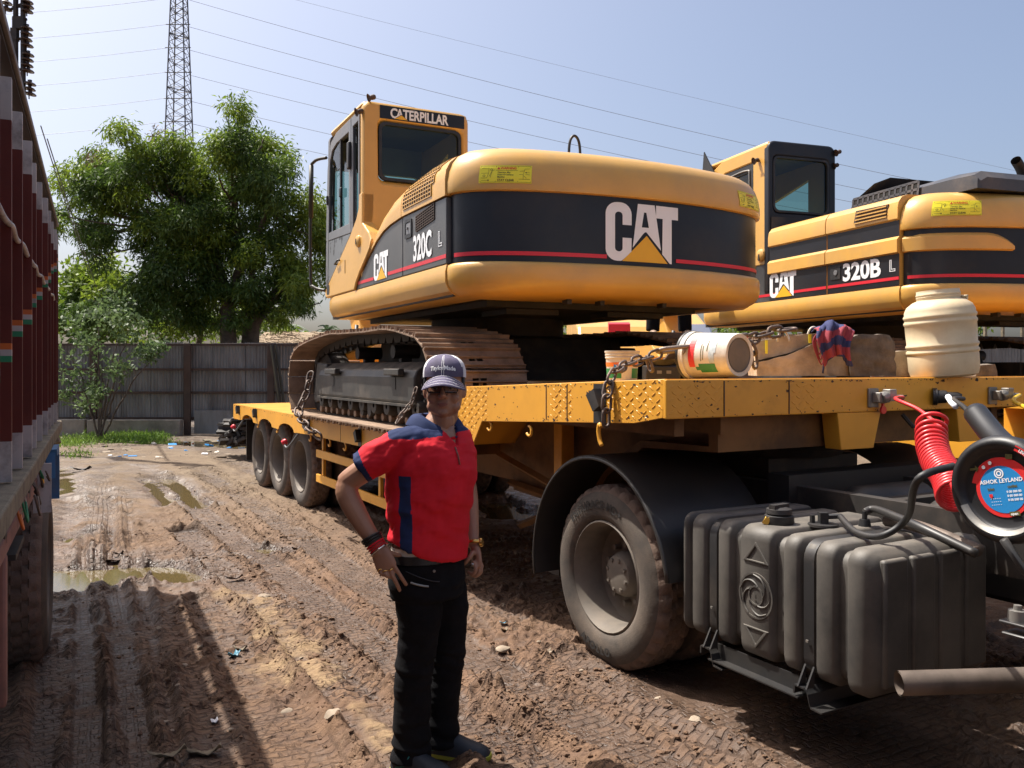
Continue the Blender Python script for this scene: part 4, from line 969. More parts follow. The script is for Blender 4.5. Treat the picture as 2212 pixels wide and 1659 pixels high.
# chipped paint and grease along the edges of the deck (many tiny flakes)
cpm = MB(); rgc = np.random.default_rng(31)
def chip(fn, a, b, r_):
    n = 7; an = np.sort(rgc.uniform(0, 6.28, n)); rr = r_*rgc.uniform(.4, 1.2, n)
    P = [fn(a, b)] + [fn(a+rr[k]*math.cos(an[k])*1.6, b+rr[k]*math.sin(an[k])) for k in range(n)]
    cpm.add(P, [(0, k+1, (k+1) % n+1) for k in range(n)])
for _ in range(150):
    e = rgc.random(); r_ = rgc.uniform(.002,.007)*(2 if rgc.random() < .1 else 1)
    t = rgc.uniform(-.57, 1.5); top = zd(t)-.002; bot = interp(t, [(-.585,1.432),(-.36,1.394),(1.30,1.314),(1.5,1.2)])
    b = top-r_*1.3-abs(rgc.normal())*.006 if e < .5 else (bot+r_*1.3+abs(rgc.normal())*.006 if e < .85 else rgc.uniform(bot+.02, top-.02))
    chip(lambda a_, b_: (a_, OUT+.0009, b_), t, b, r_)
    q = rgc.uniform(-.13, 2.8); b = 1.611-r_*1.4-abs(rgc.normal())*.004 if e < .6 else (1.426+r_*1.4+abs(rgc.normal())*.005 if e < .85 else rgc.uniform(1.45,1.59))
    chip(lambda a_, b_: (-.6112, -a_, b_), q, b, r_)
    t = rgc.uniform(2.0, 9.4); b = 1.128-r_*1.3-abs(rgc.normal())*.01; chip(lambda a_, b_: (a_, OUT+.0009, b_), t, b, r_*1.3)
for k in range(26): chip(lambda a_, b_: (a_, OUT+.0012, b_), rgc.normal(-.14,.03), 1.585-abs(rgc.normal())*.022, rgc.uniform(.003,.009))
cpo = cpm.build('paint_chips', M['chip'], trl, FT, smooth=0, recalc=False); cpo['kind'] = 'stuff'
# ================================================================ tractor unit in front
tra = empty('tractor_truck', FT @ Vector((-1.5, -1.25, 0)), 'dark truck tractor with ribbed black fuel tank coupled under the yellow deck', 'truck')
wc = .135
w0 = wheel(tra, FT, wc, .0, .505, rot=.3); wheel(tra, FT, wc, -.33, .505, rimm=RIM2)
wheel(tra, FT, wc, -2.5, .505, flip=True); wheel(tra, FT, wc, -2.17, .505, flip=True, rimm=RIM2)
# raised lettering on the tyre wall
def tyre_letters(string, a0, size, r0, parent, flip=False, xs=1.0, gap=1.0):
    V, F = txt(string, size, .035, xs, 'CENTER', gap); mb = MB(); P = []
    for x, y in V:
        r = r0 + (y-size*.35)*(-1 if flip else 1); a = a0 - x/r0*(1 if not flip else -1)
        yy_ = .0045 - .30*max(0, abs(r-.40)-.045)
        P.append((wc - r*math.cos(a), yy_, .505 + r*math.sin(a)))
    mb.add(P, F); mb.build('tyre_lettering', M['tyretext'], parent, FT, smooth=0)
tyre_letters('ENDURACE-MD+', R(100), .062, .405, w0, xs=-1.0*-1, gap=1.15)
tyre_letters('APOLLO', R(262), .062, .405, w0, flip=True, gap=1.3)
MB().tube([FT @ Vector((wc,-.25,.5)), FT @ Vector((wc,-2.3,.5))], .12, 12).build('drive_axle', M['under'], tra)
for q in (.82, 1.68): MB().box(-4.3,1.1,-q-.035,-q+.035,.80,1.04).build('chassis_rail', M['under'], tra, FT, smooth=0)
for t in (.9, -.9, -2.2): MB().box(t-.06,t+.06,-1.68,-.82,.84,1.0).build('cross_member', M['under'], tra, FT, smooth=0)
MB().lathe([(0,.0),(.42,0),(.44,.03),(.42,.06),(0,.06)], 28, Matrix.Translation((.1,-1.25,1.15))).box(-.25,.5,-1.62,-.88,1.04,1.15).build('fifth_wheel', M['under'], tra, FT)
# gear on the far side of the chassis
MB().box(-2.5,-.75,-2.45,-1.75,.42,1.10).build('battery_box', M['dark'], tra, FT, bevel=.03)
MB().loft([[FT @ Vector((wc + rr*math.cos(a), y, .515 + rr*math.sin(a))) for y in (-2.52,-1.85)] for rr, a in [(.635, R(a_)) for a_ in range(-10, 172, 9)]], closed=False, cap0=False, cap1=False).build('mudguard', M['plastic'], tra, smooth=60)
for t_, q_ in ((-.75,.95),(-1.25,.95),(-1.75,.95)): MB().lathe([(0,-.3),(.10,-.29),(.13,-.24),(.13,.24),(.10,.29),(0,.3)], 18, FT @ Matrix.Translation((t_,-1.25,.92)) @ Matrix.Rotation(R(90),4,'X')).build('air_tank', M['dark'], tra)
MB().box(-2.72,-2.55,-2.3,-.3,.75,1.30).build('cab_crossbeam', M['under'], tra, FT, bevel=.02)
MB().box(-.55,-.40,-2.3,-.72,.55,1.10).build('spray_guard', M['plastic'], tra, FT)
# wheel arch
arch = []
for i, a in enumerate(np.linspace(R(193), R(-12), 30)):
    rr = .645 + (.05 if a < R(30) else 0)*((R(30)-a)/R(42)); arch.append((wc - rr*math.cos(math.pi-a)*-1*-1, rr*math.sin(a), a))
ring0 = []; mb = MB(); V = []; F = []
for i, a in enumerate(np.linspace(R(-10), R(171), 32)):
    rr = .635 + .02*math.sin(a); dx = rr*math.cos(a)
    for (dr, y) in ((0,.055),(.014,.055),(.014,-.66),(0,-.66)): V.append((wc + dx*(1+dr/rr) , y, .515 + (rr+dr)*math.sin(a)))
    # lip
for i in range(31):
    for k in range(4): F.append((4*i+k, 4*i+(k+1)%4, 4*i+4+(k+1)%4, 4*i+4+k))
F += [(0,1,2,3), (127,126,125,124)]
mb.add(V, F); fen = mb.build('mudguard', M['plastic'], tra, FT, smooth=60)
lp = MB().tube([FT @ Vector((wc + (.645)*math.cos(a), .056, .515+.655*math.sin(a))) for a in np.linspace(R(-10), R(171), 40)], .012, 6, flat=.6); lp.build('mudguard_lip', M['plastic'], fen, smooth=180)
# fuel tank with ribs: loft of rounded sections along t
def tpx(px): return tq(px, 0)
Z0, Z1, QD = .400, .968, .74
def sect(t, ins, r=.058, bul=.0):
    P = []
    for (y, z) in rrect(-QD+ins, -ins, Z0+ins, Z1-ins, r, 5): P.append((t, y, z))
    return P
edges = [(1463,1488,0),(1494,1527,0),(1531,1546,.012),(1550,1582,0),(1600,1671,-.004),(1691,1729,0),(1734,1756,.012),(1761,1808,0),(1828,1874,0)]
rings = []
ts0 = tpx(1463)
for a, b in ((.014,.055),(.006,.03),(.0,.012)): rings.append(sect(ts0-.035+ .035*(1 if b>.05 else (.5 if b>.02 else 0))+.0, b))
prevt = None
for (p0, p1, ins) in edges:
    ta, tb_ = tpx(p0), tpx(p1)
    g_ = .028
    if ins != .012: tb_ += .016
    if prevt is not None: rings.append(sect(prevt-.010, g_)); rings.append(sect(ta+.010, g_))
    else: ta -= .04
    rings += [sect(ta, ins+.008), sect(ta-.010, ins), sect(tb_+.010, ins), sect(tb_, ins+.008)]; prevt = tb_
te = prevt
for d, b in ((-.015,.016),(-.03,.032),(-.042,.055),(-.046,.08)): rings.append(sect(te+d, b))
rings.sort(key=lambda r_: -r_[0][0])
tank = MB().loft(rings).build('fuel_tank', M['tank'], tra, FT, smooth=50)
tf = te-.044
for qa in (.05,.215,.38,.545): MB().box(tf-.014,tf+.02,-qa-.135,-qa,Z0+.05,Z1-.03).build('end_rib', M['tank'], tank, FT, bevel=.012)
# seam line round the tank, straps, brackets
for (p0, p1) in ((1531,1546),(1734,1756)):
    ta, tb_ = tpx(p0), tpx(p1); path = [(y, z) for (_, y, z) in sect(0, .006, .08)]
    mb = MB(); V = []; n = len(path)
    for y, z in path: V += [(ta,y,z),(tb_,y,z)]
    mb.add(V, [(2*i, 2*((i+1)%n), 2*((i+1)%n)+1, 2*i+1) for i in range(n)])
    stp = mb.build('tank_strap', M['strap'], tra, FT, smooth=50)
    tm = (ta+tb_)/2
    MB().box(tm-.006,tm+.006,.0,.006,.55,.56).build('strap_mark', M['alu'], stp, FT)
    hat = [(tm+.05,.335),(tm+.05,.365),(tm+.045,.372),(tm-.005,.372),(tm-.02,.355),(tm-.035,.305),(tm-.095,.300),(tm-.095,.294),(tm-.04,.297),(tm-.026,.35),(tm-.01,.365),(tm+.04,.365),(tm+.043,.335)]
    bk = MB().prism_y(hat, -.8, .03).build('tank_bracket', M['plastic'], tra, FT, smooth=0)
    for dx in (.022, -.022): MB().prism([(0,.372),(.045,.372),(.0,.455)], lambda a,z:(tm+dx-.004,-.01+a,z), lambda a,z:(tm+dx+.004,-.01+a,z)).build('gusset', M['plastic'], bk, FT, smooth=0)
MB().box(tpx(1734),tpx(1546)+.02,-.02,.03,.318,.324).box(tpx(1734),tpx(1546)+.02,-.025,-.02,.318,.39).build('bracket_rail', M['plastic'], tra, FT, smooth=0)
# emblem and triangles pressed in the middle panel
tc = (tpx(1600)+tpx(1671))/2; ze = .675; ey = .0045
em = MB()
def ringf(r0, r1, a0=0, a1=2*math.pi, n=40, h=.004, off=0):
    V = []; F = []
    for i in range(n+1):
        a = a0 + (a1-a0)*i/n
        for r, hh in ((r0,0),(r0,h),(r1,h),(r1,0)): V.append((tc - r*math.cos(a), ey+hh, ze + r*math.sin(a)))
    for i in range(n):
        for k in range(3): F.append((4*i+k, 4*i+k+1, 4*i+4+k+1, 4*i+4+k))
    em.add(V, F)
ringf(.092,.100); ringf(.036,.043)
for k in range(5):
    a0 = 2*math.pi*k/5; pts = [Vector((tc - r*math.cos(a0+f), ey+.003, ze + r*math.sin(a0+f))) for r, f in ((.043,0),(.055,.35),(.07,.75),(.084,1.2),(.092,1.7))]
    em.tube(spline(pts,4), .004, 4)
put_txt(em, 'L', lambda x, y: (tc+.014-x, ey+.004, ze-.018+y), .05, .02)
em.build('emblem', M['tank'], tank, FT, smooth=30)
for s_, zc in ((1,.855),(-1,.50)):
    tri_o = [(tc+.075,zc-.035*s_),(tc-.075,zc-.035*s_),(tc,zc+.055*s_)]; tri_i = [(tc+.050,zc-.027*s_),(tc-.050,zc-.027*s_),(tc,zc+.035*s_)]
    MB().ring(tri_o, tri_i, lambda a,z:(a,.0,z), lambda a,z:(a,.010,z)).build('pressed_triangle', M['tank'], tank, FT, smooth=0, bevel=.003)
# filler cap, sender unit, hoses
def top(px, q): return FT @ Vector((tq(px, q), -q, Z1))
c = top(1683, .16)
cap = MB().lathe([(.0,.075),(.03,.078),(.055,.07),(.058,.05),(.050,.045),(.064,.04),(.066,.012),(.06,0),(.05,-.01)], 18, Matrix.Translation(c)); cap.box(-.05,.05,-.016,.016,.06,.09,M=Matrix.Translation(c) @ Matrix.Rotation(.6,4,'Z'))
capo = cap.build('filler_cap', M['dark'], tank, smooth=40)
pl_ = MB().box(-.014,.014,-.006,.006,-.018,.016,M=Matrix.Translation(c+Vector((-.065,-.03,.02))) @ Matrix.Rotation(.5,4,'Y')); pl_.build('padlock', M['brass'], capo, bevel=.003)
c2 = top(1778, .30)
MB().lathe([(0,.03),(.02,.03),(.022,.012),(.065,.010),(.066,0)], 18, Matrix.Translation(c2)).box(-.018,.018,-.018,.018,.0,.06,M=Matrix.Translation(c2)).tube([c2+Vector((0,0,.04)), c2+Vector((.07,-.01,.045))], .012, 6).tube([c2+Vector((-.04,.02,0)), c2+Vector((-.04,.02,.045))], .012, 6).tube([c2+Vector((.03,.04,0)), c2+Vector((.03,.04,.05))], .01, 6).build('fuel_sender', M['dark'], tank, smooth=40)
af = FT @ Vector((-2.117, .0, 1.274))
h1 = MB().tube(spline([c2+Vector((.07,-.01,.045)), top(1850,.22)+Vector((0,0,.02)), top(1905,.18)+Vector((0,0,.035)), top(1960,.2)+Vector((0,0,.12)), af+Vector((-.22,.10,.015)), af+Vector((-.05,.2,.05))], 8), .0135, 8); h1.build('fuel_hose', M['strap'], tra, smooth=180)
c3 = top(1868, .46); MB().lathe([(0,.03),(.022,.03),(.028,.0)], 10, Matrix.Translation(c3)).tube([c3, c3+Vector((0,0,.065))], .012, 6).build('breather_valve', M['dark'], tank)
h2 = MB().tube(spline([c3+Vector((0,0,.06)), c3+Vector((.04,-.01,.075)), top(1940,.42)+Vector((0,0,.07)), top(2000,.35)+Vector((0,0,.055)), top(2080,.30)+Vector((.05,0,.0))], 7), .018, 8); h2.build('return_hose', M['plastic'], tra, smooth=180)
h3 = MB().tube(spline([top(1915,.52)+Vector((0,0,.03)), top(1990,.50)+Vector((0,0,.03)), top(2090,.46)+Vector((.05,0,-.02))], 8), .026, 9); h3.build('air_pipe', M['pipe'], tra, smooth=180)
# air filter
AFM = FT @ Matrix.Translation((-2.135, .0, 1.274)) @ Matrix.Rotation(R(-90), 4, 'X')
flt = MB().lathe([(.11,-.40),(.14,-.38),(.150,-.05),(.165,-.035),(.172,-.02),(.176,.0),(.172,.022),(.160,.034),(.150,.036),(.138,.030),(.130,.016),(.122,.010),(.08,.010),(.0,.010)], 48, AFM).build('air_filter', M['filter'], tra, smooth=60)
rg_m = MB(); V = []; F = []
for k in range(21):
    a = R(28 + 118*k/20)
    for r_, z_ in ((.131,.0185),(.138,.0315),(.147,.0368)): V.append(AFM @ Vector((r_*math.cos(a), r_*math.sin(a), z_)))
for k in range(20): F += [(3*k,3*k+1,3*k+4,3*k+3),(3*k+1,3*k+2,3*k+5,3*k+4)]
rg_m.add(V, F).build('filter_ring', M['alu'], flt, smooth=60)
def afm(x, y, h=.0): return AFM @ Vector((x, y, .0112+h))
# label in the plane of the cover: X to the right as seen, Y up
def lab(x, y, h=0): return AFM @ Vector((-x, -y, .0112+h))
def disc(mb, r, h, n=40, m=0, a0=0, a1=2*math.pi, r0=0.0, cx=0, cy=0):
    V = []; F = []
    for i in range(n+1):
        a = a0+(a1-a0)*i/n; V += [lab(cx+r0*math.cos(a), cy+r0*math.sin(a), h), lab(cx+r*math.cos(a), cy+r*math.sin(a), h)]
    for i in range(n): F.append((2*i, 2*i+1, 2*i+3, 2*i+2))
    mb.add(V, F, m)
lb = MB(); disc(lb, .090, .001, m=0); disc(lb, .076, .002, m=1)
tl = R(-12)
def rot2(x, y): return (x*math.cos(-tl)-y*math.sin(-tl), x*math.sin(-tl)+y*math.cos(-tl))
def lt(x, y, h=.003): a, b = rot2(x, y); return lab(a, b, h)
put_txt(lb, 'ASHOK LEYLAND', lambda x,y: lt(x, .022+y), .0175, .03, 1.0, 'CENTER', 1.05, m=2)
put_txt(lb, 'inlet', lambda x,y: lt(x-.05, .000+y), .013, .04, m=3); put_txt(lb, 'outlet', lambda x,y: lt(x+.018, .004+y), .013, .04, m=3)
for i in range(3):
    put_txt(lb, '- - - - -', lambda x,y: lt(x-.045, -.030-.010*i+y), .012, .02, m=2); put_txt(lb, '0 00 000 00', lambda x,y: lt(x+.012, -.012-.013*i+y), .010, .03, m=2)
disc(lb, .016, .003, 24, 2, r0=.012, cx=rot2(-.002,.052)[0], cy=rot2(-.002,.052)[1]); disc(lb, .009, .003, 24, 2, r0=.005, cx=rot2(-.002,.052)[0], cy=rot2(-.002,.052)[1])
lb.flat([(-.048,-.012),(-.036,-.012),(-.036,-.02),(-.042,-.026),(-.048,-.02)], lambda x,y: lt(x,y,.0035), 0)
for cx, cy in ((-.052,.083),(-.026,.095)): disc(lb, .0065, .004, 16, 2, cx=rot2(cx,cy)[0]*.93, cy=rot2(cx,cy)[1]*.93)
disc(lb, .104, .0015, 16, 0, a0=R(30), a1=R(175), r0=.085)
lb.flat([(.050,.0),(.062,.012),(.062,.004),(.082,.004),(.082,-.004),(.062,-.004),(.062,-.012)], lambda x,y: lt(-x-.015,y+.075,.004), 3)
lb.flat([(-.012,-.072),(.022,-.072),(.022,-.086),(-.012,-.086)], lambda x,y: lt(x+.02,y,.004), 3)
put_txt(lb, 'open', lambda x,y: lt(x+.012,-.083+y,.005), .012, .03, m=2)
lb.add([lt(.030,.096,.004),lt(.052,.092,.004),lt(.055,.108,.004),lt(.033,.112,.004)], [(0,1,2,3)], 3)
lb.build('filter_label', [M['lred'], M['lblue'], M['white'], M['ink']], flt, smooth=0, recalc=False)
lv = MB(); V = []; F = []
for i in range(13):
    a = R(70 - i*3.2) ; V += [AFM @ Vector((-.140*math.cos(a), -.140*math.sin(a), .0345)), AFM @ Vector((-.158*math.cos(a), -.158*math.sin(a), .0355))]
for i in range(12): F.append((2*i,2*i+1,2*i+3,2*i+2))
lv.add(V, F, 0)
def arc_t(x, y): a = R(64) - x/.147; r = .1435+y; return AFM @ Vector((-r*math.cos(a), -r*math.sin(a), .0365))
put_txt(lv, 'LEVER', arc_t, .013, .03, m=1)
lv.build('lever_label', [M['lred'], M['white']], flt, smooth=0, recalc=False)
ip = MB().tube(spline([at(2235,1010,2.95), at(2195,985,3.05), at(2150,945,3.25), at(2108,893,3.45)], 6), [.046]*18+[.046], 18, caps=False).build('intake_pipe', M['filter'], tra, smooth=180)
sd = ip.modifiers.new('solid', 'SOLIDIFY'); sd.thickness = .008
MB().tube([FT @ Vector((-2.16,.05,1.12)), FT @ Vector((-2.2,.0,1.02)), FT @ Vector((-2.36,-.02,.98)), FT @ Vector((-2.5,-.02,1.02))], .014, 7).build('drain_hose', M['strap'], tra, smooth=180)
MB().lathe([(0,-.02),(.025,-.02),(.03,0),(.025,.02),(0,.02)], 12, FT @ Matrix.Translation((-2.42,.03,1.08)) @ Matrix.Rotation(R(80),4,'X')).build('hose_clamp', M['alu'], tra)
# right hand bracket with bolt, exhaust, front mudguard edge
bb = FT @ Vector((-2.10,.02,.86))
MB().box(-2.36,-2.13,-.06,.03,.845,.855).box(-2.36,-2.14,-.05,.03,.812,.82).box(-2.27,-2.20,-.1,-.04,.45,.82).build('step_bracket', M['plastic'], tra, FT, bevel=.004)
MB().lathe([(0,.05),(.012,.05),(.013,.035),(.028,.034),(.030,.0)], 10, FT @ Matrix.Translation((-2.17,-.01,.855))).build('bracket_bolt', M['alu'], tra)
ex = FT @ Vector((-1.64,.045,.505)); ed = FT @ Vector((-2.35,-.06,.505))
ex, ed = at(1942,1476,2.98), at(2300,1466,2.98); ep = [ex.lerp(ed, i/6) for i in range(7)]
MB().tube(ep, .042, 24, caps=False).tube([p for p in ep], .0375, 24, caps=False).build('exhaust_pipe', M['pipe'], tra, smooth=60)
fwm = MB().loft([[FT @ Vector((-2.32 - .5*math.sin(R(a)*.9), y, .30 + .75*(a/90))) for y in np.linspace(.08,-.5,7)] for a in np.linspace(0, 95, 10)], closed=False, cap0=False, cap1=False).build('front_mudguard', M['plastic'], tra, smooth=180)
sd = fwm.modifiers.new('solid', 'SOLIDIFY'); sd.thickness = .025
wheel(tra, FT, -3.05, -.02, .505, rot=.1); wheel(tra, FT, -3.05, -2.48, .505, flip=True)
MB().prism_y([(-2.66,.70),(-2.66,2.75),(-2.9,2.95),(-4.3,2.95),(-4.75,2.1),(-4.8,.45),(-3.75,.45),(-3.6,.95),(-3.3,1.15),(-2.95,1.1),(-2.75,.70)], -2.42, -.06).build('cab', M['tw'], tra, FT, bevel=.06)  # unseen cab, brought nearer to block sky light
MB().lathe([(.0,-.17),(.05,-.165),(.062,-.12),(.062,.12),(.05,.165),(0,.17)], 14, Matrix.Translation(FT @ Vector((-2.49,.36,2.68)))).build('mirror', M['dark'], tra)
MB().tube([FT @ Vector((-2.85,.0,2.75)), FT @ Vector((-2.6,.3,2.85)), FT @ Vector((-2.47,.40,2.8))], .015, 6).build('mirror_arm', M['dark'], tra)
# coiled and straight air lines between truck and trailer (each hangs on its own)
def coil(pts, r, pitch, rad):
    P = spline(pts, 10); out = []; acc = 0; last = None
    L = [0]
    for a, b in zip(P, P[1:]): L.append(L[-1] + (b-a).length)
    turns = L[-1]/pitch; n = int(turns*22)
    for i in range(n+1):
        s_ = L[-1]*i/n; j = max(k for k in range(len(L)) if L[k] <= s_+1e-9); j = min(j, len(P)-2)
        f = (s_-L[j])/max(1e-6, L[j+1]-L[j]); p = P[j].lerp(P[j+1], f); d = (P[j+1]-P[j]).normalized()
        a = d.cross(Vector((0,1,0))); a.normalize(); b = d.cross(a); th = 2*math.pi*turns*(i/n)**1.3
        out.append(p + a*math.cos(th)*r + b*math.sin(th)*r)
    return out
fq = lambda px, py, Y: at(px, py, Y)
ch = [fq(2014,905,4.0), fq(2012,950,3.9), fq(2024,995,3.75), fq(2050,1035,3.55), fq(2062,1075,3.4)]
cl = coil(ch, .061, .030, .008)
lead = spline([hp1, fq(1935,862,4.45), fq(1985,885,4.25), fq(2035,925,4.03), cl[0]], 6)
ho = MB().tube(lead[:-1]+cl+[fq(2075,1090,3.3)], .0098, 7).build('air_hose', M['hose'], smooth=180, loc=tuple(hp1)); tag(ho, 'bright red coiled air hose hanging from the trailer front to the truck', 'hose')
hy = MB().tube(spline([hp2, fq(2190,866,5.0), fq(2225,885,4.7), fq(2290,930,4.3), fq(2360,1010,3.9), fq(2320,1090,3.6)], 8), .012, 8).build('yellow_air_hose', M['hosey'], smooth=180, loc=tuple(hp2)); tag(hy, 'yellow ribbed air hose plugged into the right of the trailer front', 'hose')
q = qf(2015,-.61); p0 = FT @ Vector((-.74,-q-.09,1.49))
cb_ = MB().tube(spline([p0, fq(2060,862,4.75), fq(2085,882,4.5), fq(2098,905,4.2), fq(2130,930,3.9), fq(2190,1000,3.5)], 8), .013, 8).build('electric_cable', M['strap'], smooth=180, loc=tuple(p0)); tag(cb_, 'black electric cable with bared white wires drooping from its plug', 'cable')
MB().tube([fq(2048,857,4.8), fq(2056,870,4.72), fq(2064,878,4.62)], .0165, 7).build('bared_wire', M['paper'], cb_, smooth=180)
# ================================================================ excavators
def link_mesh(Lk, w, r, n=8, seg_=5):
    """one stadium shaped chain link lying in the local x-y plane"""
    P = []; a = (Lk-w)/2
    for k in range(seg_+1): t = -math.pi/2 + math.pi*k/seg_; P.append(Vector((a + w/2*math.cos(t), w/2*math.sin(t), 0)))
    for k in range(seg_+1): t = math.pi/2 + math.pi*k/seg_; P.append(Vector((-a + w/2*math.cos(t), w/2*math.sin(t), 0)))
    V = []; F = []; m = len(P)
    for i, p in enumerate(P):
        d = (P[(i+1) % m]-P[i-1]).normalized(); b = Vector((0,0,1)); a_ = d.cross(b)
        for k in range(n): t = 2*math.pi*k/n; V.append(p + a_*math.cos(t)*r + b*math.sin(t)*r)
    for i in range(m):
        for k in range(n): F.append((i*n+k, i*n+(k+1)%n, ((i+1)%m)*n+(k+1)%n, ((i+1)%m)*n+k))
    return MB().add(V, F).mesh('chain_link', M['chain'], smooth=180)
def chain(label, pts, Lk=.125, w=.075, r=.0105, twist=0.0):
    P = spline(pts, 12); c = empty('lashing_chain', pts[0], label, 'chain', 'lashing chains'); me = link_mesh(Lk, w, r)
    S_ = [0]
    for a, b in zip(P, P[1:]): S_.append(S_[-1]+(b-a).length)
    pitch = Lk-2.6*r; n = int(S_[-1]/pitch)
    for i in range(n):
        s_ = (i+.5)*pitch; j = max(k for k in range(len(S_)) if S_[k] <= s_); j = min(j, len(P)-2)
        p = P[j].lerp(P[j+1], (s_-S_[j])/max(1e-6, S_[j+1]-S_[j])); d = (P[j+1]-P[j]).normalized()
        q = d.to_track_quat('X', 'Z').to_matrix().to_4x4() @ Matrix.Rotation(math.pi/2*(i % 2)+twist+random.uniform(-.25,.25), 4, 'X')
        inst('chain_link', me, c, Matrix.Translation(p) @ q)
    return c

def shoe_mesh():
    mb = MB(); p = .187; W = .80
    mb.box(-p/2+.004, p/2, -W/2, -.09, 0, .012); mb.box(-p/2+.004, p/2, .09, W/2, 0, .012)
    for y0, y1 in ((-.09,-.06),(-.005,.005),(.06,.09)): mb.box(-p/2+.004, p/2, y0, y1, 0, .012)
    mb.box(-p/2+.004, -.028, -.09, .09, 0, .0115); mb.box(.028, p/2, -.09, .09, 0, .0115)
    for x0, h in ((-p/2+.010,.030),(-.008,.022),(p/2-.022,.022)):
        mb.prism([(x0-.002,.012),(x0+.014,.012),(x0+.010,.012+h),(x0+.003,.012+h)], lambda a,b:(a,-W/2,b), lambda a,b:(a,W/2,b))
    for y in (-.10, .10): mb.prism([(-.10,-.02),(-.06,-.085),(.07,-.085),(.10,-.02),(.09,-.002),(-.09,-.002)], lambda a,b:(a,y-.025,b), lambda a,b:(a,y+.025,b), m=1)
    return mb.mesh('track_shoe', [M['rustshoe'], M['under']], smooth=25)
SHOE = shoe_mesh()
def undercarriage(root, UM, deck):
    """UM: frame at the machine's centre, x forward, y left, z up from the deck"""
    loop = spline([(-1.74,.052),(-.9,.05),(0,.05),(.9,.05),(1.62,.052),(1.86,.13),(1.945,.38),(1.87,.62),(1.66,.735),(1.25,.80),(.55,.855),(.1,.85),(-.5,.842),(-1.0,.845),(-1.40,.80),(-1.72,.73),(-1.90,.56),(-1.945,.38),(-1.90,.17),(-1.74,.052)], 14)
    loop = [Vector((p[0], 0, p[1])) for p in [(q.x, q.y) if isinstance(q, Vector) and len(q) == 2 else (q[0], q[1]) for q in loop]]
    S_ = [0]
    for a, b in zip(loop, loop[1:]): S_.append(S_[-1]+(b-a).length)
    n = round(S_[-1]/.19)
    for side in (1, -1):
        yc = side*1.19
        for i in range(n):
            s_ = S_[-1]*(i+.5)/n; j = max(k for k in range(len(S_)) if S_[k] <= s_); j = min(j, len(loop)-2)
            p = loop[j].lerp(loop[j+1], (s_-S_[j])/(S_[j+1]-S_[j])); d = (loop[j+1]-loop[j]).normalized()
            # outward normal for a loop run forward along the bottom: below there, above on top
            zn = Vector((d.z, 0, -d.x)); yv = zn.cross(d)
            MM = Matrix(((d.x, yv.x, zn.x, p.x), (d.y, yv.y, zn.y, yc), (d.z, yv.z, zn.z, p.z), (0,0,0,1)))
            inst('track_shoe', SHOE, root, UM @ MM)
        Y0 = yc - .24; Y1 = yc + .24
        fr = MB().prism([(-.24,.24),(.24,.24),(.26,.27),(.26,.46),(.235,.52),(.12,.585),(-.24,.60)], lambda y,z:(-1.32,yc+side*y,z), lambda y,z:(1.28,yc+side*y,z)).build('track_frame', M['frame'], root, UM, smooth=20, bevel=.012)
        for x in (-.95, .72):
            MB().box(x-.17,x+.17,yc+side*.26-.03*(side<0),yc+side*.26+.055*(side>0)+.0,.475,.53).build('step', M['frame'], fr, UM, smooth=0, bevel=.008)
            MB().box(x+.02,x+.075,yc+side*.262-.002,yc+side*.262+.003,.36,.46).build('slot', M['dark'], fr, UM, smooth=0)
        MB().box(-1.30,1.30,yc+side*.24-.01,yc+side*.24+.03,.225,.245).build('frame_lip', M['frame'], fr, UM, smooth=0)
        for x in (-1.30,-.98,-.66,-.34,-.02,.30,.62,.94,1.24):
            MB().lathe([(.02,-.24),(.07,-.24),(.078,-.2),(.078,-.06),(.06,-.05),(.06,.05),(.078,.06),(.078,.2),(.07,.24),(.02,.24)], 16, Matrix.Translation((x,yc,.205)) @ Matrix.Rotation(R(90),4,'X')).build('bottom_roller', M['under'], root, UM)
        for k, x in enumerate(np.linspace(-1.5,1.5,17)):   # bushing ends of the chain on the deck side
            MB().lathe([(0,-.17),(.035,-.17),(.042,-.15),(.042,.15),(.035,.17),(0,.17)], 10, Matrix.Translation((x,yc,.10)) @ Matrix.Rotation(R(90),4,'X')).build('track_bushing', M['rustshoe'], root, UM)
        for x in (-.22, -.02):
            MB().prism([(-.05,.24),(.06,.24),(.045,.115),(-.01,.10),(-.04,.13)], lambda a,z:(x+a,yc+side*.19,z), lambda a,z:(x+a,yc+side*.235,z)).build('track_guide', M['under'], root, UM, smooth=0)
        MB().lathe([(.06,-.1),(.30,-.1),(.315,-.06),(.315,.06),(.30,.1),(.06,.1)], 28, Matrix.Translation((1.58,yc,.395)) @ Matrix.Rotation(R(90),4,'X')).build('idler', M['under'], root, UM)
        MB().prism_y([(1.20,.22),(1.62,.16),(1.68,.20),(1.55,.60),(1.2,.58)], yc+side*.11-.02, yc+side*.11+.09*1).build('idler_guard', M['frame'], root, UM, smooth=0, bevel=.02)
        for x in (.45,-.5): MB().lathe([(0,-.12),(.06,-.12),(.06,.12),(0,.12)], 12, Matrix.Translation((x,yc,.68)) @ Matrix.Rotation(R(90),4,'X')).box(x-.03,x+.03,yc-.05,yc+.05,.58,.68).build('carrier_roller', M['under'], root, UM)
        sp_ = MB(); pts = []
        for k in range(42):
            a = 2*math.pi*k/42; pts.append(((.31 if k % 2 else .265)*math.cos(a), (.31 if k % 2 else .265)*math.sin(a)))
        sp_.prism(pts, lambda a,b:(-1.56+a,yc-.03,.40+b), lambda a,b:(-1.56+a,yc+.03,.40+b)); sp_.lathe([(.0,.21),(.18,.21),(.215,.18),(.215,-.1),(0,-.1)], 24, Matrix.Translation((-1.56,yc,.40)) @ Matrix.Rotation(R(-90*side),4,'X'))
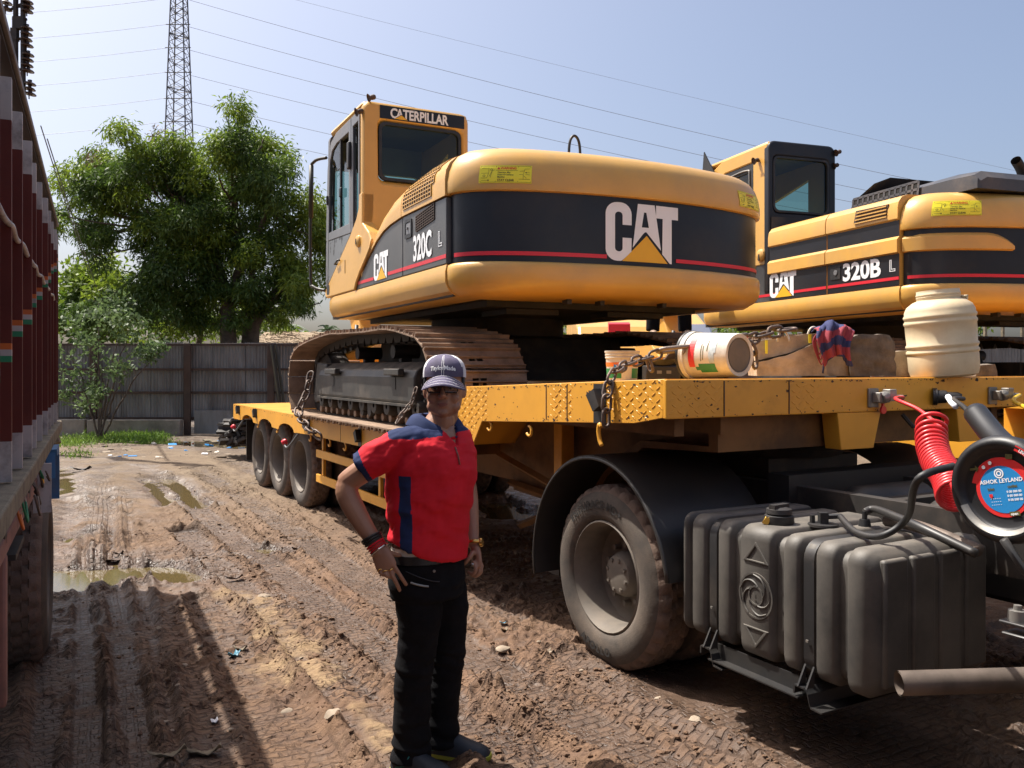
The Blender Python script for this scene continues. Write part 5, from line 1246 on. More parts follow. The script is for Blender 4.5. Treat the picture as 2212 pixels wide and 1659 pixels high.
        for k in range(16):
            a = 2*math.pi*k/16; sp_.lathe([(0,.225),(.014,.225),(.014,.2)], 6, Matrix.Translation((-1.56,yc,.40)) @ Matrix.Rotation(R(-90*side),4,'X') @ Matrix.Translation((.17*math.cos(a),.17*math.sin(a),0)))
        sp_.build('sprocket', M['under'], root, UM, smooth=35)
    MB().prism_y([(-.95,.42),(.95,.42),(.75,.82),(-.75,.82)], -.95, .95).build('centre_frame', M['under'], root, UM, bevel=.02)
    MB().lathe([(0,.80),(.62,.80),(.66,.84),(.66,1.02),(0,1.02)], 32).build('swing_bearing', M['under'], root, UM)

def cw_pts(n=36):
    out = []
    for i in range(n+1):
        x = math.cos(math.pi*i/n); out.append((-(.27*math.sqrt(max(0,1-x**8))+.28*(1-x*x)), 1.5-1.5*x))
    return out
def cw_s(q):
    x = max(-1, min(1, (1.5-q)/1.5)); return -(.27*math.sqrt(max(0,1-x**8))+.28*(1-x*x))
def cw_loft(levels, s_front=0.0):
    base = cw_pts(); rings = []
    for z, ins in levels:
        P = [(s*(1-ins/.55*.9), -(1.5+(q-1.5)*(1-ins/1.5)), z) for s, q in base]
        rings.append(P)
    mb = MB(); n = len(base); V = [p for r_ in rings for p in r_]; F = []
    for i in range(len(rings)-1):
        for k in range(n-1): F.append((i*n+k, i*n+k+1, (i+1)*n+k+1, (i+1)*n+k))
        F.append((i*n+n-1, i*n, (i+1)*n, (i+1)*n+n-1))
    F.append(tuple(range(n-1,-1,-1))); F.append(tuple((len(rings)-1)*n+k for k in range(n)))
    return mb.add(V, F)
def on_cw(q, z, h=.006, ins=.04):
    """a point h proud of the tail band"""
    s = cw_s(q)*(1-ins/.55*.9); qq = 1.5+(q-1.5)*(1-ins/1.5); e = .01
    ds = (cw_s(min(3,q+e))-cw_s(max(0,q-e)))/(2*e); nrm = Vector((-1, ds)).normalized()   # outward in (s,q)
    return (s+nrm.x*h, -(qq+nrm.y*h), z)
CWI = [(2.978,.035),(2.984,.004),(3.0,0),(3.07,0),(3.15,.015),(3.22,.045),(3.275,.09),(3.315,.16),(3.342,.27),(3.356,.42)]
def on_top(q, z, h): return on_cw(q, z, h, ins=interp(z, CWI))
# ---- CAT lettering: (polygon list, triangle)
def cat_logo():
    C_out = []; C_in = []
    def arc(cx, cy, rx, ry, a0, a1, n): return [(cx+rx*math.cos(R(a0+(a1-a0)*k/n)), cy+ry*math.sin(R(a0+(a1-a0)*k/n))) for k in range(n+1)]
    C_out = [(.48,.62),(.48,.80)] + arc(.27,.80,.21,.20,0,90,6) + arc(.21,.80,.21,.20,90,180,6) + arc(.21,.20,.21,.20,180,270,6) + arc(.27,.20,.10,.20,270,300,2) + [(.475,.165),(.48,.40)]
    C_in = [(.31,.40),(.31,.25)] + arc(.24,.22,.07,.06,0,-180,6) + [(.17,.78)] + arc(.24,.78,.07,.06,180,0,6) + [(.31,.62)]
    polyC = C_out + C_in
    A_l = [(.60,1.0),(.93,1.0),(1.06,.22),(.785,.50),(.745,.50),(.50,.24)]
    A_hole = [(.765,.60),(.69,.60),(.735,.86),(.745,.86)]
    T = [(.96,1.0),(1.42,1.0),(1.42,.78),(1.285,.78),(1.285,0),(1.245,0),(1.085,.16),(1.095,.78),(.96,.78)]
    tri = [(.77,.46),(.30,.0),(1.20,.0)]
    # A drawn as strips round its counter
    A = [[(.60,1.0),(.93,1.0),(.765,.86),(.72,.86)], [(.93,1.0),(1.06,.22),(.80,.485),(.815,.60),(.765,.86)], [(.60,1.0),(.72,.86),(.675,.60),(.70,.485),(.50,.24)], [(.675,.60),(.815,.60),(.80,.485),(.765,.52),(.74,.52),(.70,.485)]]
    return [polyC] + A + [T], tri
def put_logo(parent, fn, EM, name='cat_logo', sub=6):
    """fn(u,v) with v 0..1 the letter height"""
    polys, tri = cat_logo(); mb = MB()
    for p in polys: mb.flat(p, fn, 0)
    n = sub
    rows = [[(tri[0][0]*(1-k/n)+ (tri[1][0]*(1-j/max(1,k)) + tri[2][0]*(j/max(1,k)))*(k/n), tri[0][1]*(1-k/n)) for j in range(k+1)] for k in range(n+1)]
    idx = []; V = []
    for r_ in rows: idx.append(list(range(len(V), len(V)+len(r_)))); V += r_
    F = []
    for k in range(n):
        for j in range(k+1):
            F.append((idx[k][j], idx[k+1][j], idx[k+1][j+1]))
            if j < k: F.append((idx[k][j], idx[k+1][j+1], idx[k][j+1]))
    mb.add([fn(*p) for p in V], F, 1)
    return mb.build(name, [M['white'], M['tri']], parent, EM, smooth=0, recalc=False)
def sticker(parent, fn, EM):
    """warning label; fn(u,v): u 0..1 along 2.75 heights, v 0..1"""
    mb = MB(); n = 8; W = 2.75
    n = 14; nr = 6; V = [fn(i/n*W, j/nr, 0) for j in range(nr+1) for i in range(n+1)]
    mb.add(V, [(j*(n+1)+i,j*(n+1)+i+1,(j+1)*(n+1)+i+1,(j+1)*(n+1)+i) for j in range(nr) for i in range(n)], 0)
    def line(x0,y0,x1,y1,w=.008,m=2):
        d = Vector((x1-x0,y1-y0)).normalized(); p = Vector((-d.y,d.x))*w; k = max(1,int(abs(x1-x0)*4)); Vv = []
        for i in range(k+1):
            t = i/k; x=x0+(x1-x0)*t; y=y0+(y1-y0)*t; Vv += [fn(x+p.x,y+p.y,.0012), fn(x-p.x,y-p.y,.0012)]
        mb.add(Vv, [(2*i,2*i+1,2*i+3,2*i+2) for i in range(k)], m)
    for a in ((.06,.05,2.69,.05),(.06,.95,2.69,.95),(.06,.05,.06,.95),(2.69,.05,2.69,.95),(.80,.05,.80,.95),(1.98,.05,1.98,.95),(.80,.70,1.98,.70),
              (.10,.83,.45,.83),(.10,.55,.45,.55),(.45,.83,.45,.55),(.10,.28,.38,.28),(.38,.28,.45,.55),(.48,.35,.62,.68),(.55,.30,.62,.68),(.62,.68,.74,.72),(.12,.15,.42,.15),
              (2.05,.22,2.65,.22),(2.05,.48,2.28,.48),(2.28,.22,2.28,.48),(2.28,.48,2.36,.80),(2.36,.80,2.65,.82),(2.40,.48,2.65,.48),(2.36,.70,2.08,.66),(2.42,.60,2.64,.60),(2.30,.42,2.46,.28)): line(*a)
    for cx, cy in ((.24,.40),(.58,.74)): 
        for k in range(10): line(cx+.055*math.cos(k*.628), cy+.055*math.sin(k*.628), cx+.055*math.cos((k+1)*.628), cy+.055*math.sin((k+1)*.628), .01)
    mb.add([fn(.42,.20,.0012),fn(.50,.15,.0012),fn(.42,.10,.0012)], [(0,1,2)], 2); mb.add([fn(2.46,.65,.0012),fn(2.38,.60,.0012),fn(2.46,.55,.0012)], [(0,1,2)], 2)
    mb.add([fn(.86,.76,.0012),fn(1.02,.76,.0012),fn(.94,.91,.0012)], [(0,1,2)], 1)
    put_txt(mb, 'WARNING', lambda x,y: fn(1.03+x,.765+y,.0014), .19, .03, .93, m=1)
    for i, t_ in enumerate(('Operator May','Swing Or Reverse','Machine')): put_txt(mb, t_, lambda x,y: fn(.90+x,.55-.13*i+y,.0014), .125, .02, .92, m=2)
    put_txt(mb, 'STAY CLEAR', lambda x,y: fn(.90+x,.10+y,.0014), .165, .035, .95, m=2)
    return mb.build('warning_sticker', [M['sticker'], M['stickerred'], M['ink']], parent, EM, smooth=0, recalc=False)

def mesh_grille(parent, name, fn, s0, s1, d0, d1, ns, nd, EM, inside=None, bar=.008, mbar='cat', back='dark'):
    """dark backing with a raised lattice, following fn(s,d,h)"""
    bk = MB(); V = []; F = []
    for i in range(ns+1):
        for j in range(nd+1): V.append(fn(s0+(s1-s0)*i/ns, d0+(d1-d0)*j/nd, .002))
    for i in range(ns):
        for j in range(nd):
            if inside is None or inside((i+.5)/ns, (j+.5)/nd): F.append((i*(nd+1)+j, (i+1)*(nd+1)+j, (i+1)*(nd+1)+j+1, i*(nd+1)+j+1))
    g = bk.add(V, F).build(name, M[back], parent, EM, smooth=60)
    br_ = MB()
    def strip(a, b):
        k = 4; Vv = []
        for i in range(k+1):
            t = i/k; s_ = a[0]+(b[0]-a[0])*t; d_ = a[1]+(b[1]-a[1])*t; 
            if abs(a[0]-b[0]) > abs(a[1]-b[1]): o_ = (0, bar*.5)
            else: o_ = (bar*.5, 0)
            for sx_, h in ((-1,.002),(-1,.008),(1,.008),(1,.002)): Vv.append(fn(s_+o_[0]*sx_, d_+o_[1]*sx_, h))
        br_.add(Vv, [(4*i+k_, 4*i+k_+1, 4*i+4+k_+1, 4*i+4+k_) for i in range(k) for k_ in range(3)])
    for i in range(ns+1):
        for j in range(nd):
            if inside is None or inside(min(max((i-.5)/ns,.01),.99), (j+.5)/nd) or inside(min(max((i+.5)/ns,.01),.99), (j+.5)/nd): strip((s0+(s1-s0)*i/ns, d0+(d1-d0)*j/nd), (s0+(s1-s0)*i/ns, d0+(d1-d0)*(j+1)/nd))
    for j in range(nd+1):
        for i in range(ns):
            if inside is None or inside((i+.5)/ns, min(max((j-.5)/nd,.01),.99)) or inside((i+.5)/ns, min(max((j+.5)/nd,.01),.99)): strip((s0+(s1-s0)*i/ns, d0+(d1-d0)*j/nd), (s0+(s1-s0)*(i+1)/ns, d0+(d1-d0)*j/nd))
    b_o = br_.build('grille_bars', M[mbar], g, EM, smooth=0); b_o['kind'] = 'stuff'
    return g
K = .938; Z0E = CAMH*(1-K)
def excavator(C, h, und, name_label, kind):
    u = (-math.sin(R(h)), math.cos(R(h))); EM = frame((C[0]*K, C[1]*K), u, k=K, z0=Z0E)
    ctr = EM @ Vector((2.25, -1.5, 0)); deck = und[1]
    root = empty('excavator', (ctr.x, ctr.y, deck), name_label, 'excavator', 'yellow excavators on low-bed trailers')
    UM = Matrix.Translation((ctr.x, ctr.y, deck)) @ und[0]
    undercarriage(root, UM, deck)
    B = lambda mb, n, m, p=None, **k: mb.build(n, m, p or root, EM, **k)
    # tail
    top = B(cw_loft([(2.978,.035),(2.984,.004),(3.0,0),(3.07,0),(3.15,.015),(3.22,.045),(3.275,.09),(3.315,.16),(3.342,.27),(3.356,.42)]), 'counterweight', M['cat'], smooth=35)
    band = B(cw_loft([(2.455,.04),(2.982,.04)]), 'counterweight_band', M['black'], smooth=35)
    bump_ = B(cw_loft([(2.195,.34),(2.20,.20),(2.215,.10),(2.245,.045),(2.29,.012),(2.34,0),(2.41,0),(2.44,.008),(2.452,.02),(2.458,.036)]), 'counterweight_bumper', M['cat'], smooth=40)
    MB_ = MB()
    def redstrip(q0, q1, z0=2.503, z1=2.533, n=40):
        mb = MB(); V = []
        for i in range(n+1):
            q = q0+(q1-q0)*(i/n)**(1.8 if q0 < .5 else 1); q = max(.006, min(2.994, q)); V += [on_cw(q,z0,.007), on_cw(q,z1,.007)]
        return mb.add(V, [(2*i,2*i+2,2*i+3,2*i+1) for i in range(n)])
    # floor frame, skirt
    B(MB().box(.25,3.40,-2.55,-.45,2.165,2.42).box(.02,3.56,-2.92,-.06,2.215,2.42), 'revolving_frame', M['under'], smooth=0)
    for a in ((.4,.9,-1.2,-.7),(.4,.7,-2.3,-1.7)): B(MB().box(*a,2.12,2.164), 'frame_plate', M['under'], smooth=0)
    skirt = [(0,2.452),(.012,2.40),(.012,2.315),(-.02,2.25),(-.09,2.212),(-.30,2.20),(-.30,2.452)]
    sk = MB(); ringsk = []
    for s_, sh_, up_ in ((.004,0,0),(1.5,0,0),(3.30,0,0),(3.48,.015,.01),(3.57,.05,.04),(3.63,.11,.09)): ringsk.append([(s_, y-sh_, max(z, 2.2+up_) if z < 2.44 else z) for y, z in skirt])
    sk.loft(ringsk); B(sk, 'skirt', M['cat'], smooth=35)
    B(MB().box(0,3.5,-3.0,-2.7,2.2,3.05), 'right_side', M['cat'], bevel=.05)
    # handle loop on the tail
    B(MB().tube(spline([(.3,-1.24,3.3),(.3,-1.25,3.58),(.3,-1.30,3.655),(.3,-1.35,3.58),(.3,-1.36,3.3)],6), .012, 7), 'grab_handle', M['dark'], smooth=180)
    for q in (.9, 1.2, 1.8): B(MB().box(-.30,-.22,-q-.02,-q+.02,2.16,2.20), 'tow_bracket', M['under'], smooth=0)
    # boom folded down beyond the cab
    bp = [(2.7,2.5),(2.9,3.1),(4.2,4.0),(5.0,4.15),(6.2,3.75),(7.7,2.9),(7.6,2.65),(6.0,3.3),(5.0,3.55),(4.4,3.4),(3.4,2.6),(3.1,2.35)]
    B(MB().prism_y([(a,b-.2) for a,b in bp], -1.78, -1.30), 'boom', M['cat'], smooth=0, bevel=.02)
    st_ = B(MB().prism_y([(7.9,3.1),(7.5,3.2),(6.7,1.95),(6.75,1.75),(7.0,1.75)], -1.72, -1.36), 'stick', M['cat'], smooth=0, bevel=.02)
    B(MB().tube([(5.0,-1.54,3.98),(7.4,-1.54,3.05)], .07, 10), 'stick_cylinder', M['chrome'], smooth=180)
    B(MB().prism_y([(6.55,1.85),(7.1,2.25),(7.45,2.1),(7.6,1.7),(7.4,1.3),(6.9,1.18),(6.7,1.3),(7.1,1.42),(7.2,1.7),(6.95,1.85)], -2.1, -1.0), 'bucket', M['cat'], smooth=0, bevel=.015)
    B(MB().tube([(6.35,-1.15,2.3),(6.3,-1.12,2.1),(6.45,-1.1,1.85)], .03, 7), 'hydraulic_hose', M['dark'], smooth=180)
    # cab shell, shared
    zr = 4.32 if kind == 'C' else 4.37; cw = 1.14 if kind == 'C' else .96; s0 = 2.19 if kind == 'C' else 2.07; s1 = 3.62
    win = rrect(-1.05,-.165,3.54 if kind == 'C' else 3.50,4.125 if kind == 'C' else 4.19,.07,4) if kind == 'C' else rrect(-.86,-.06,3.52,4.19,.07,4)
    out = rrect(-cw,-.0,2.5,zr,.09,4)
    rw = B(MB().ring(out, win, lambda y,z:(s0,y,z), lambda y,z:(s0+.10,y,z)), 'cab_rear', M['cat'] if kind == 'C' else M['black'], smooth=40, bevel=.045 if kind == 'C' else .02)
    wi = [(y*.985+(-.009 if kind=='C' else -.007), z) for y, z in win]
    seal_i = rrect(-1.02,-.195,3.57,4.095,.06,4) if kind == 'C' else rrect(-.835,-.085,3.545,4.165,.06,4)
    B(MB().ring(win, seal_i, lambda y,z:(s0-.006,y,z), lambda y,z:(s0+.03,y,z)), 'window_seal', M['dark'], rw, smooth=40)
    B(MB().flat(win, lambda y,z:(s0+.02,y,z)), 'rear_window', M['glass'], rw, smooth=0)
    B(MB().box(s0+.03,3.46,-cw,-.005,zr-.075,zr-.002), 'cab_roof', M['cat'], bevel=.035)
    B(MB().box(s0+.11,3.40,-cw+.05,-.06,zr-.13,zr-.078), 'headliner', M['dark'])
    B(MB().box(s0+.11,3.55,-cw+.04,-.05,2.46,2.56), 'cab_floor', M['dark'])
    seat = B(MB().box(2.75,3.25,-.80,-.34,2.95,3.08), 'seat', M['dark'], bevel=.04)
    B(MB().box(2.66,2.78,-.79,-.35,3.05,3.66), 'seat_back', M['dark'], seat, bevel=.05)
    B(MB().box(2.75,3.2,-.72,-.42,2.56,2.95), 'seat_base', M['dark'], seat)
    for q in (.30,.84): B(MB().box(2.85,3.3,-q-.05,-q+.05,3.12,3.20).tube([(3.3,-q,3.16),(3.33,-q,3.4)], .02, 6), 'joystick_console', M['dark'], seat)
    # windscreen frame and right wall
    of = rrect(-cw,-.0,2.6,zr-.05,.06,3); inf = rrect(-cw+.07,-.07,2.95,3.90 if kind == 'C' else 4.0,.05,3)
    fr = B(MB().ring(of, inf, lambda y,z:(s1-.07-max(0,(z-3.2))*.10,y,z), lambda y,z:(s1-.0-max(0,(z-3.2))*.10,y,z)), 'windscreen_frame', M['grey'] if kind=='C' else M['cat'], smooth=0)
    B(MB().flat(inf, lambda y,z:(s1-.03-max(0,(z-3.2))*.10,y,z)), 'windscreen', M['glass'], fr, smooth=0)
    orr = [(s0+.05,2.6),(s0+.05,zr-.05),(3.45,zr-.08),(3.60,2.6)]; irr = [(s0+.45,3.15),(s0+.45,zr-.32),(3.36,zr-.50),(3.50,3.15)]
    rt = B(MB().ring(orr, irr, lambda a,z:(a,-cw+.0,z), lambda a,z:(a,-cw+.05,z)), 'cab_right_wall', M['cat'], smooth=0)
    B(MB().flat(irr, lambda a,z:(a,-cw+.025,z)), 'right_window', M['glass'], rt, smooth=0)
    # lamps on the cab corners
    for s_, y, z in ((s0+.02,.02,4.20),(s0-.0,-.10,zr+.03)) if kind == 'C' else ((s0+.2,.03,4.17),(s0-.02,-.99,4.30),(s0,-.97,4.14)):
        B(MB().lathe([(0,-.03),(.018,-.03),(.026,-.01),(.026,.02),(.018,.03),(0,.03)], 10, Matrix.Translation((s_,y,z)) @ Matrix.Rotation(R(70),4,'X')).lathe([(.045,-.045),(.03,-.03),(.0,-.028)], 12, Matrix.Translation((s_,y,z)) @ Matrix.Rotation(R(70),4,'X')), 'lamp_bracket', M['post'])
    def side_txt(string, s_left, z, size, xs, bold=.03, name='lettering', m='white', y=.0065, parent=None):
        mb = MB(); put_txt(mb, string, lambda a,b:(s_left-a, y, z+b), size, bold, xs); return B(mb, name, M[m], parent, smooth=0, recalc=False)
    if kind == 'C':
        redl = B(redstrip(.0,1.10), 'red_stripe', M['red'], smooth=0, recalc=False); B(redstrip(1.76,3.0), 'red_stripe', M['red'], smooth=0, recalc=False)
        put_logo(root, lambda a,b: on_cw(1.09+a*.487, 2.49+b*.45, .005), EM)
        sticker(top, lambda a,b,h: on_top(.15+a*.128, 3.03+b*.135, .004+h), EM)
        sticker(top, lambda a,b,h: on_top(2.48+a*.128, 3.03+b*.135, .004+h), EM)
        zt = [(0,3.30),(.5,3.30),(1.0,3.265),(1.3,3.205),(1.5,3.12),(1.7,2.99),(1.86,2.83)]; zb = [(0,2.975),(1.0,2.97),(1.3,2.95),(1.5,2.92),(1.7,2.86),(1.86,2.79)]
        def section(s_):
            a, b = interp(s_, zt), interp(s_, zb); f = min(1, (a-b)/.30)
            P = [(.014,b),(.014,max(b+.01,a-.20*f)),(.004,max(b+.02,a-.13*f)),(-.028,max(b+.03,a-.07*f)),(-.085,max(b+.035,a-.02*f)),(-.18,a+.02),(-.38,a+.05),(-.8,a+.06)]
            return P
        ss = [.004,.25,.5,.75,1.0,1.015,1.15,1.3,1.4,1.5,1.6,1.7,1.78,1.86]
        for nm, lo_, hi_ in (('hood_rear', .004, 1.0), ('hood_front', 1.012, 1.86)):
            rr = []
            for s_ in [v for v in ss if lo_ < v < hi_] + [lo_, hi_]: rr.append((s_, section(s_)))
            rr.sort(); B(MB().loft([[(s_,y,z) for y,z in P] + [(s_,-3.0-y,z) for y,z in reversed(P)] for s_, P in rr]), nm, M['cat'], smooth=40)
        def hood_pt(s_, d, h):
            P = section(s_); acc = 0
            for (y0,z0_),(y1,z1_) in zip(P, P[1:]):
                l = math.hypot(y1-y0, z1_-z0_)
                if acc + l >= d or (y1,z1_) == P[-1]:
                    t = (d-acc)/l; n_ = Vector((z1_-z0_, y0-y1)).normalized(); return (s_, y0+(y1-y0)*t + n_.x*h, z0_+(z1_-z0_)*t + n_.y*h)
                acc += l
        mesh_grille(root, 'hood_grille', hood_pt, .95, .12, .05, .43, 15, 12, EM, inside=lambda a,b: a < .78+.25*b and b < .40+1.1*a)
        # black doors below the hood
        dr = B(MB().box(.012,.998,-.06,.0,2.458,2.966), 'engine_door', M['side_black'], smooth=0, bevel=.006)
        df = B(MB().prism_y([(1.012,2.458),(1.012,2.962),(1.30,2.942),(1.5,2.912),(1.7,2.852),(1.826,2.80),(1.826,2.458)], -.06, .0), 'side_door', M['side_black'], smooth=0, bevel=.006)
        tl_ = B(MB().prism_y([(1.838,2.458),(1.838,2.79),(2.02,2.715),(2.20,2.615),(2.34,2.53),(2.43,2.458)], -.06, -.004), 'tail_panel', M['side_black'], smooth=0, bevel=.006)
        for a, b, p in ((.012,.998,dr),(1.012,1.40,df)): B(MB().box(a,b,.0,.0035,2.503,2.533), 'red_stripe', M['red'], p, smooth=0)
        B(MB().box(1.842,2.36,-.004,-.0005,2.503,2.533), 'red_stripe', M['red'], tl_, smooth=0)
        put_logo(df, lambda a,b: (1.815-a*.30, .0045, 2.487+b*.25), EM)
        side_txt('320C', .73, 2.560, .285, .68, .032, parent=dr)
        # outlined L
        Lp = [(.165,2.605),(.165,2.725),(.137,2.725),(.137,2.632),(.088,2.632),(.088,2.605)]; Li = [(.158,2.611),(.158,2.719),(.144,2.719),(.144,2.626),(.095,2.626),(.095,2.611)]
        B(MB().ring(Lp, Li, lambda a,b:(a,.001,b), lambda a,b:(a,.0045,b)), 'outlined_letter', M['white'], dr, smooth=0)
        mesh_grille(dr, 'door_grille', lambda a,d,h: (a, h, d-.10*a), .665, .25, 2.86, 2.985, 10, 6, EM, bar=.007, mbar='post')
        la = B(MB().ring(rrect(.765,.935,2.765,2.925,.02,2), rrect(.79,.91,2.795,2.90,.015,2), lambda a,b:(a,.0,b), lambda a,b:(a,.010,b)), 'door_latch', M['dark'], dr, smooth=0)
        B(MB().box(.80,.90,.0,.006,2.80,2.895).lathe([(0,.012),(.012,.012),(.014,.0)], 10, Matrix.Translation((.86,.006,2.85)) @ Matrix.Rotation(R(-90),4,'X')), 'latch_lock', M['grey'], la)
        # yellow quarter panel under the cab
        qp = [(2.44,2.458),(3.60,2.458),(3.645,2.50),(3.60,2.56),(3.42,2.645),(3.0,2.85),(2.6,3.045),(2.40,3.17),(2.31,3.27),(2.29,3.40),(2.19,3.40),(2.19,3.10),(1.99,2.98),(1.872,2.86),(1.872,2.80),(2.05,2.725),(2.23,2.625),(2.36,2.54)]
        qpo = B(MB().prism_y(qp, -.12, .008), 'cab_quarter_panel', M['cat'], smooth=0, bevel=.012)
        B(MB().tube([(2.44,.006,2.462),(2.36,.008,2.545),(2.23,.010,2.63),(2.05,.010,2.73),(1.90,.010,2.82),(1.88,.005,2.90)], .016, 6), 'panel_lip', M['cat'], qpo, smooth=180)
        B(MB().lathe([(.062,.0),(.06,.014),(.045,.026),(0,.030)], 20, Matrix.Translation((2.30,.008,2.93)) @ Matrix.Rotation(R(-90),4,'X')).box(2.292,2.308,.035,.042,2.90,2.955,m=1), 'filler_lid', [M['cat'], M['dark']], qpo)
        B(MB().box(2.795,2.803,.006,.012,2.66,2.80), 'panel_slot', M['post'], qpo); B(MB().prism_y(rrect(3.44,3.56,2.49,2.60,.03,3), .004,.010), 'step_recess', M['dark'], qpo)
        # corner pillar behind the door
        B(MB().box(2.20,2.315,-.10,-.004,3.2,4.29), 'rear_pillar', M['cat'], bevel=.045)
        # door: frame, panes, patterned lower panel
        do = [(2.62,3.06),(2.62,4.245),(3.20,4.235),(3.42,4.18),(3.52,4.06),(3.57,3.90),(3.625,3.30),(3.635,3.10)]; di = [(2.70,3.17),(2.70,4.12),(3.19,4.115),(3.37,4.075),(3.45,3.985),(3.50,3.87),(3.55,3.30),(3.56,3.185)]
        door = B(MB().ring(do, di, lambda a,b:(a,-.05,b), lambda a,b:(a,-.002,b)), 'cab_door', M['grey'], smooth=0, bevel=.006)
        qo = [(2.318,3.10),(2.318,4.25),(2.61,4.245),(2.61,3.03)]; qi = [(2.355,3.17),(2.355,4.15),(2.555,4.14),(2.555,3.10)]
        B(MB().ring(qo, qi, lambda a,b:(a,-.05,b), lambda a,b:(a,-.003,b)), 'quarter_frame', M['grey'], smooth=0, bevel=.005)
        B(MB().flat(qi, lambda a,b:(a,-.02,b)), 'quarter_window', M['glass'], smooth=0)
        B(MB().flat([(3.06,3.17),(3.06,4.115),(3.19,4.115),(3.37,4.075),(3.45,3.985),(3.50,3.87),(3.55,3.30),(3.56,3.185)], lambda a,b:(a,-.018,b)), 'door_window', M['glass'], door, smooth=0)
        B(MB().flat([(2.70,3.17),(2.70,3.86),(3.05,3.86),(3.05,3.17)], lambda a,b:(a,-.028,b)), 'door_window', M['glass'], door, smooth=0)
        B(MB().box(3.035,3.065,-.03,-.006,3.17,4.115), 'window_divider', M['dark'], door, smooth=0); B(MB().box(2.98,3.05,-.015,.01,3.50,3.60), 'window_latch', M['dark'], door, bevel=.01)
        B(MB().box(2.60,2.68,-.004,.03,3.72,4.0), 'door_hinge', M['dark'], door, bevel=.012); B(MB().box(3.515,3.545,-.004,.02,3.5,3.6), 'door_hinge', M['dark'], door)
        dp = B(MB().prism_y([(2.63,3.055),(3.635,3.095),(3.645,2.58),(3.44,2.66),(3.0,2.87)], -.05, -.004), 'door_lower_panel', M['decal'], door, smooth=0)
        B(MB().tube([(3.12,.0,2.79),(3.12,.035,2.79),(3.0,.035,2.82),(3.0,.0,2.82)], .01, 6), 'door_handle', M['dark'], door, smooth=180)
        B(MB().tube(spline([(3.60,.0,4.05),(3.78,.10,4.03),(3.84,.12,3.85),(3.86,.12,2.75),(3.80,.10,2.60),(3.66,.0,2.55)],6), .018, 7), 'grab_rail', M['olive'], smooth=180)
        B(MB().tube([(3.83,.12,4.0),(3.85,.12,3.4)], .028, 7), 'rail_sleeve', M['olive'], smooth=180)
        # name plate over the rear window
        B(MB().box(2.183,2.1895,-1.085,-.175,4.155,4.285), 'name_plate', M['black'], rw, smooth=0)
        mb = MB(); put_txt(mb, 'C', lambda a,b:(2.1815,-.28-a,4.172+b), .136, .034, .80); put_txt(mb, 'ATERPILLAR', lambda a,b:(2.1815,-.347-a,4.172+b), .136, .034, .755)
        B(mb, 'name_lettering', M['white'], rw, smooth=0, recalc=False)
        B(MB().flat([(-.325,4.163),(-.465,4.163),(-.398,4.207)], lambda a,b:(2.1795,a,b)), 'name_triangle', M['tri'], rw, smooth=0, recalc=False)
        B(MB().flat([(-.317,4.160),(-.473,4.160),(-.398,4.214)], lambda a,b:(2.1805,a,b)), 'name_triangle_edge', M['black'], rw, smooth=0, recalc=False)
    else:
        B(redstrip(.0,3.0,2.515,2.545), 'red_stripe', M['red'], smooth=0, recalc=False)
        sticker(top, lambda a,b,h: on_top(.13+a*.148, 3.085+b*.145, .006+h), EM)
        # yellow flash ending in a point
        mb = MB(); V = []; n = 16
        for i in range(n+1):
            q = .0+.86*i/n; zlo = 2.765+ (0 if i < 12 else 0); zhi = 2.93 if i < 11 else 2.93-.095*((i-11)/5)**2
            for z, h in ((zlo,.0),(zlo+.012,.03),(zhi-.03,.03),(zhi,.0)): V.append(on_cw(q, z, h))
        mb.add(V, [(4*i+k, 4*i+k+1, 4*i+4+k+1, 4*i+4+k) for i in range(n) for k in range(3)]+[(0,1,2,3),(4*n+3,4*n+2,4*n+1,4*n)]); B(mb, 'yellow_flash', M['cat'], smooth=30)
        for nm, a, b in (('side_panel_rear',.012,1.035),('side_panel_front',1.05,2.055)):
            P = [(.0,2.458),(.0,2.765),(.03,2.777),(.03,2.90),(.0,2.93),(.0,3.085),(.022,3.10),(.022,3.20),(.01,3.26),(-.03,3.31),(-.10,3.335),(-.45,3.345),(-.45,2.458)]
            mats_ = [1,0,0,0,1,0,0,0,0,0,0,0,0]
            mb = MB(); fa = [(a,y,z) for y,z in P]; fb = [(b,y,z) for y,z in P]; n = len(P); mb.v = fa+fb
            for i in range(n): mb.f.append((i,(i+1)%n,n+(i+1)%n,n+i)); mb.m.append(mats_[i])
            for cap_ in (list(range(n)), list(range(2*n-1,n-1,-1))): mb.f.append(tuple(cap_)); mb.m.append(0)
            pn = B(mb, nm, [M['cat'], M['black']], smooth=25)
            B(MB().box(a+.005,b-.005,.0,.0035,2.515,2.545), 'red_stripe', M['red'], pn, smooth=0)
            if nm.endswith('rear'):
                side_txt('320B', .80, 2.575, .245, 1.08, .034, parent=pn, y=.005)
                Lp = [(.135,2.60),(.135,2.715),(.11,2.715),(.11,2.626),(.062,2.626),(.062,2.60)]; Li = [(.128,2.606),(.128,2.709),(.117,2.709),(.117,2.62),(.069,2.62),(.069,2.606)]
                B(MB().ring(Lp, Li, lambda p,q:(p,.001,q), lambda p,q:(p,.0045,q)), 'outlined_letter', M['white'], pn, smooth=0)
                lt_ = B(MB().prism_y(rrect(.83,.985,2.60,2.735,.012,2), 0,.006), 'door_latch', M['dark'], pn); B(MB().lathe([(.028,0),(.028,.006),(.02,.008),(.0,.004)], 14, Matrix.Translation((.90,.006,2.67)) @ Matrix.Rotation(R(-90),4,'X')), 'latch_lock', M['grey'], lt_)
                vt = B(MB().prism_y([(.575,3.265),(.61,3.135),(.155,3.125),(.13,3.255)], .012, .0245), 'louvre_recess', M['post'], pn, smooth=0)
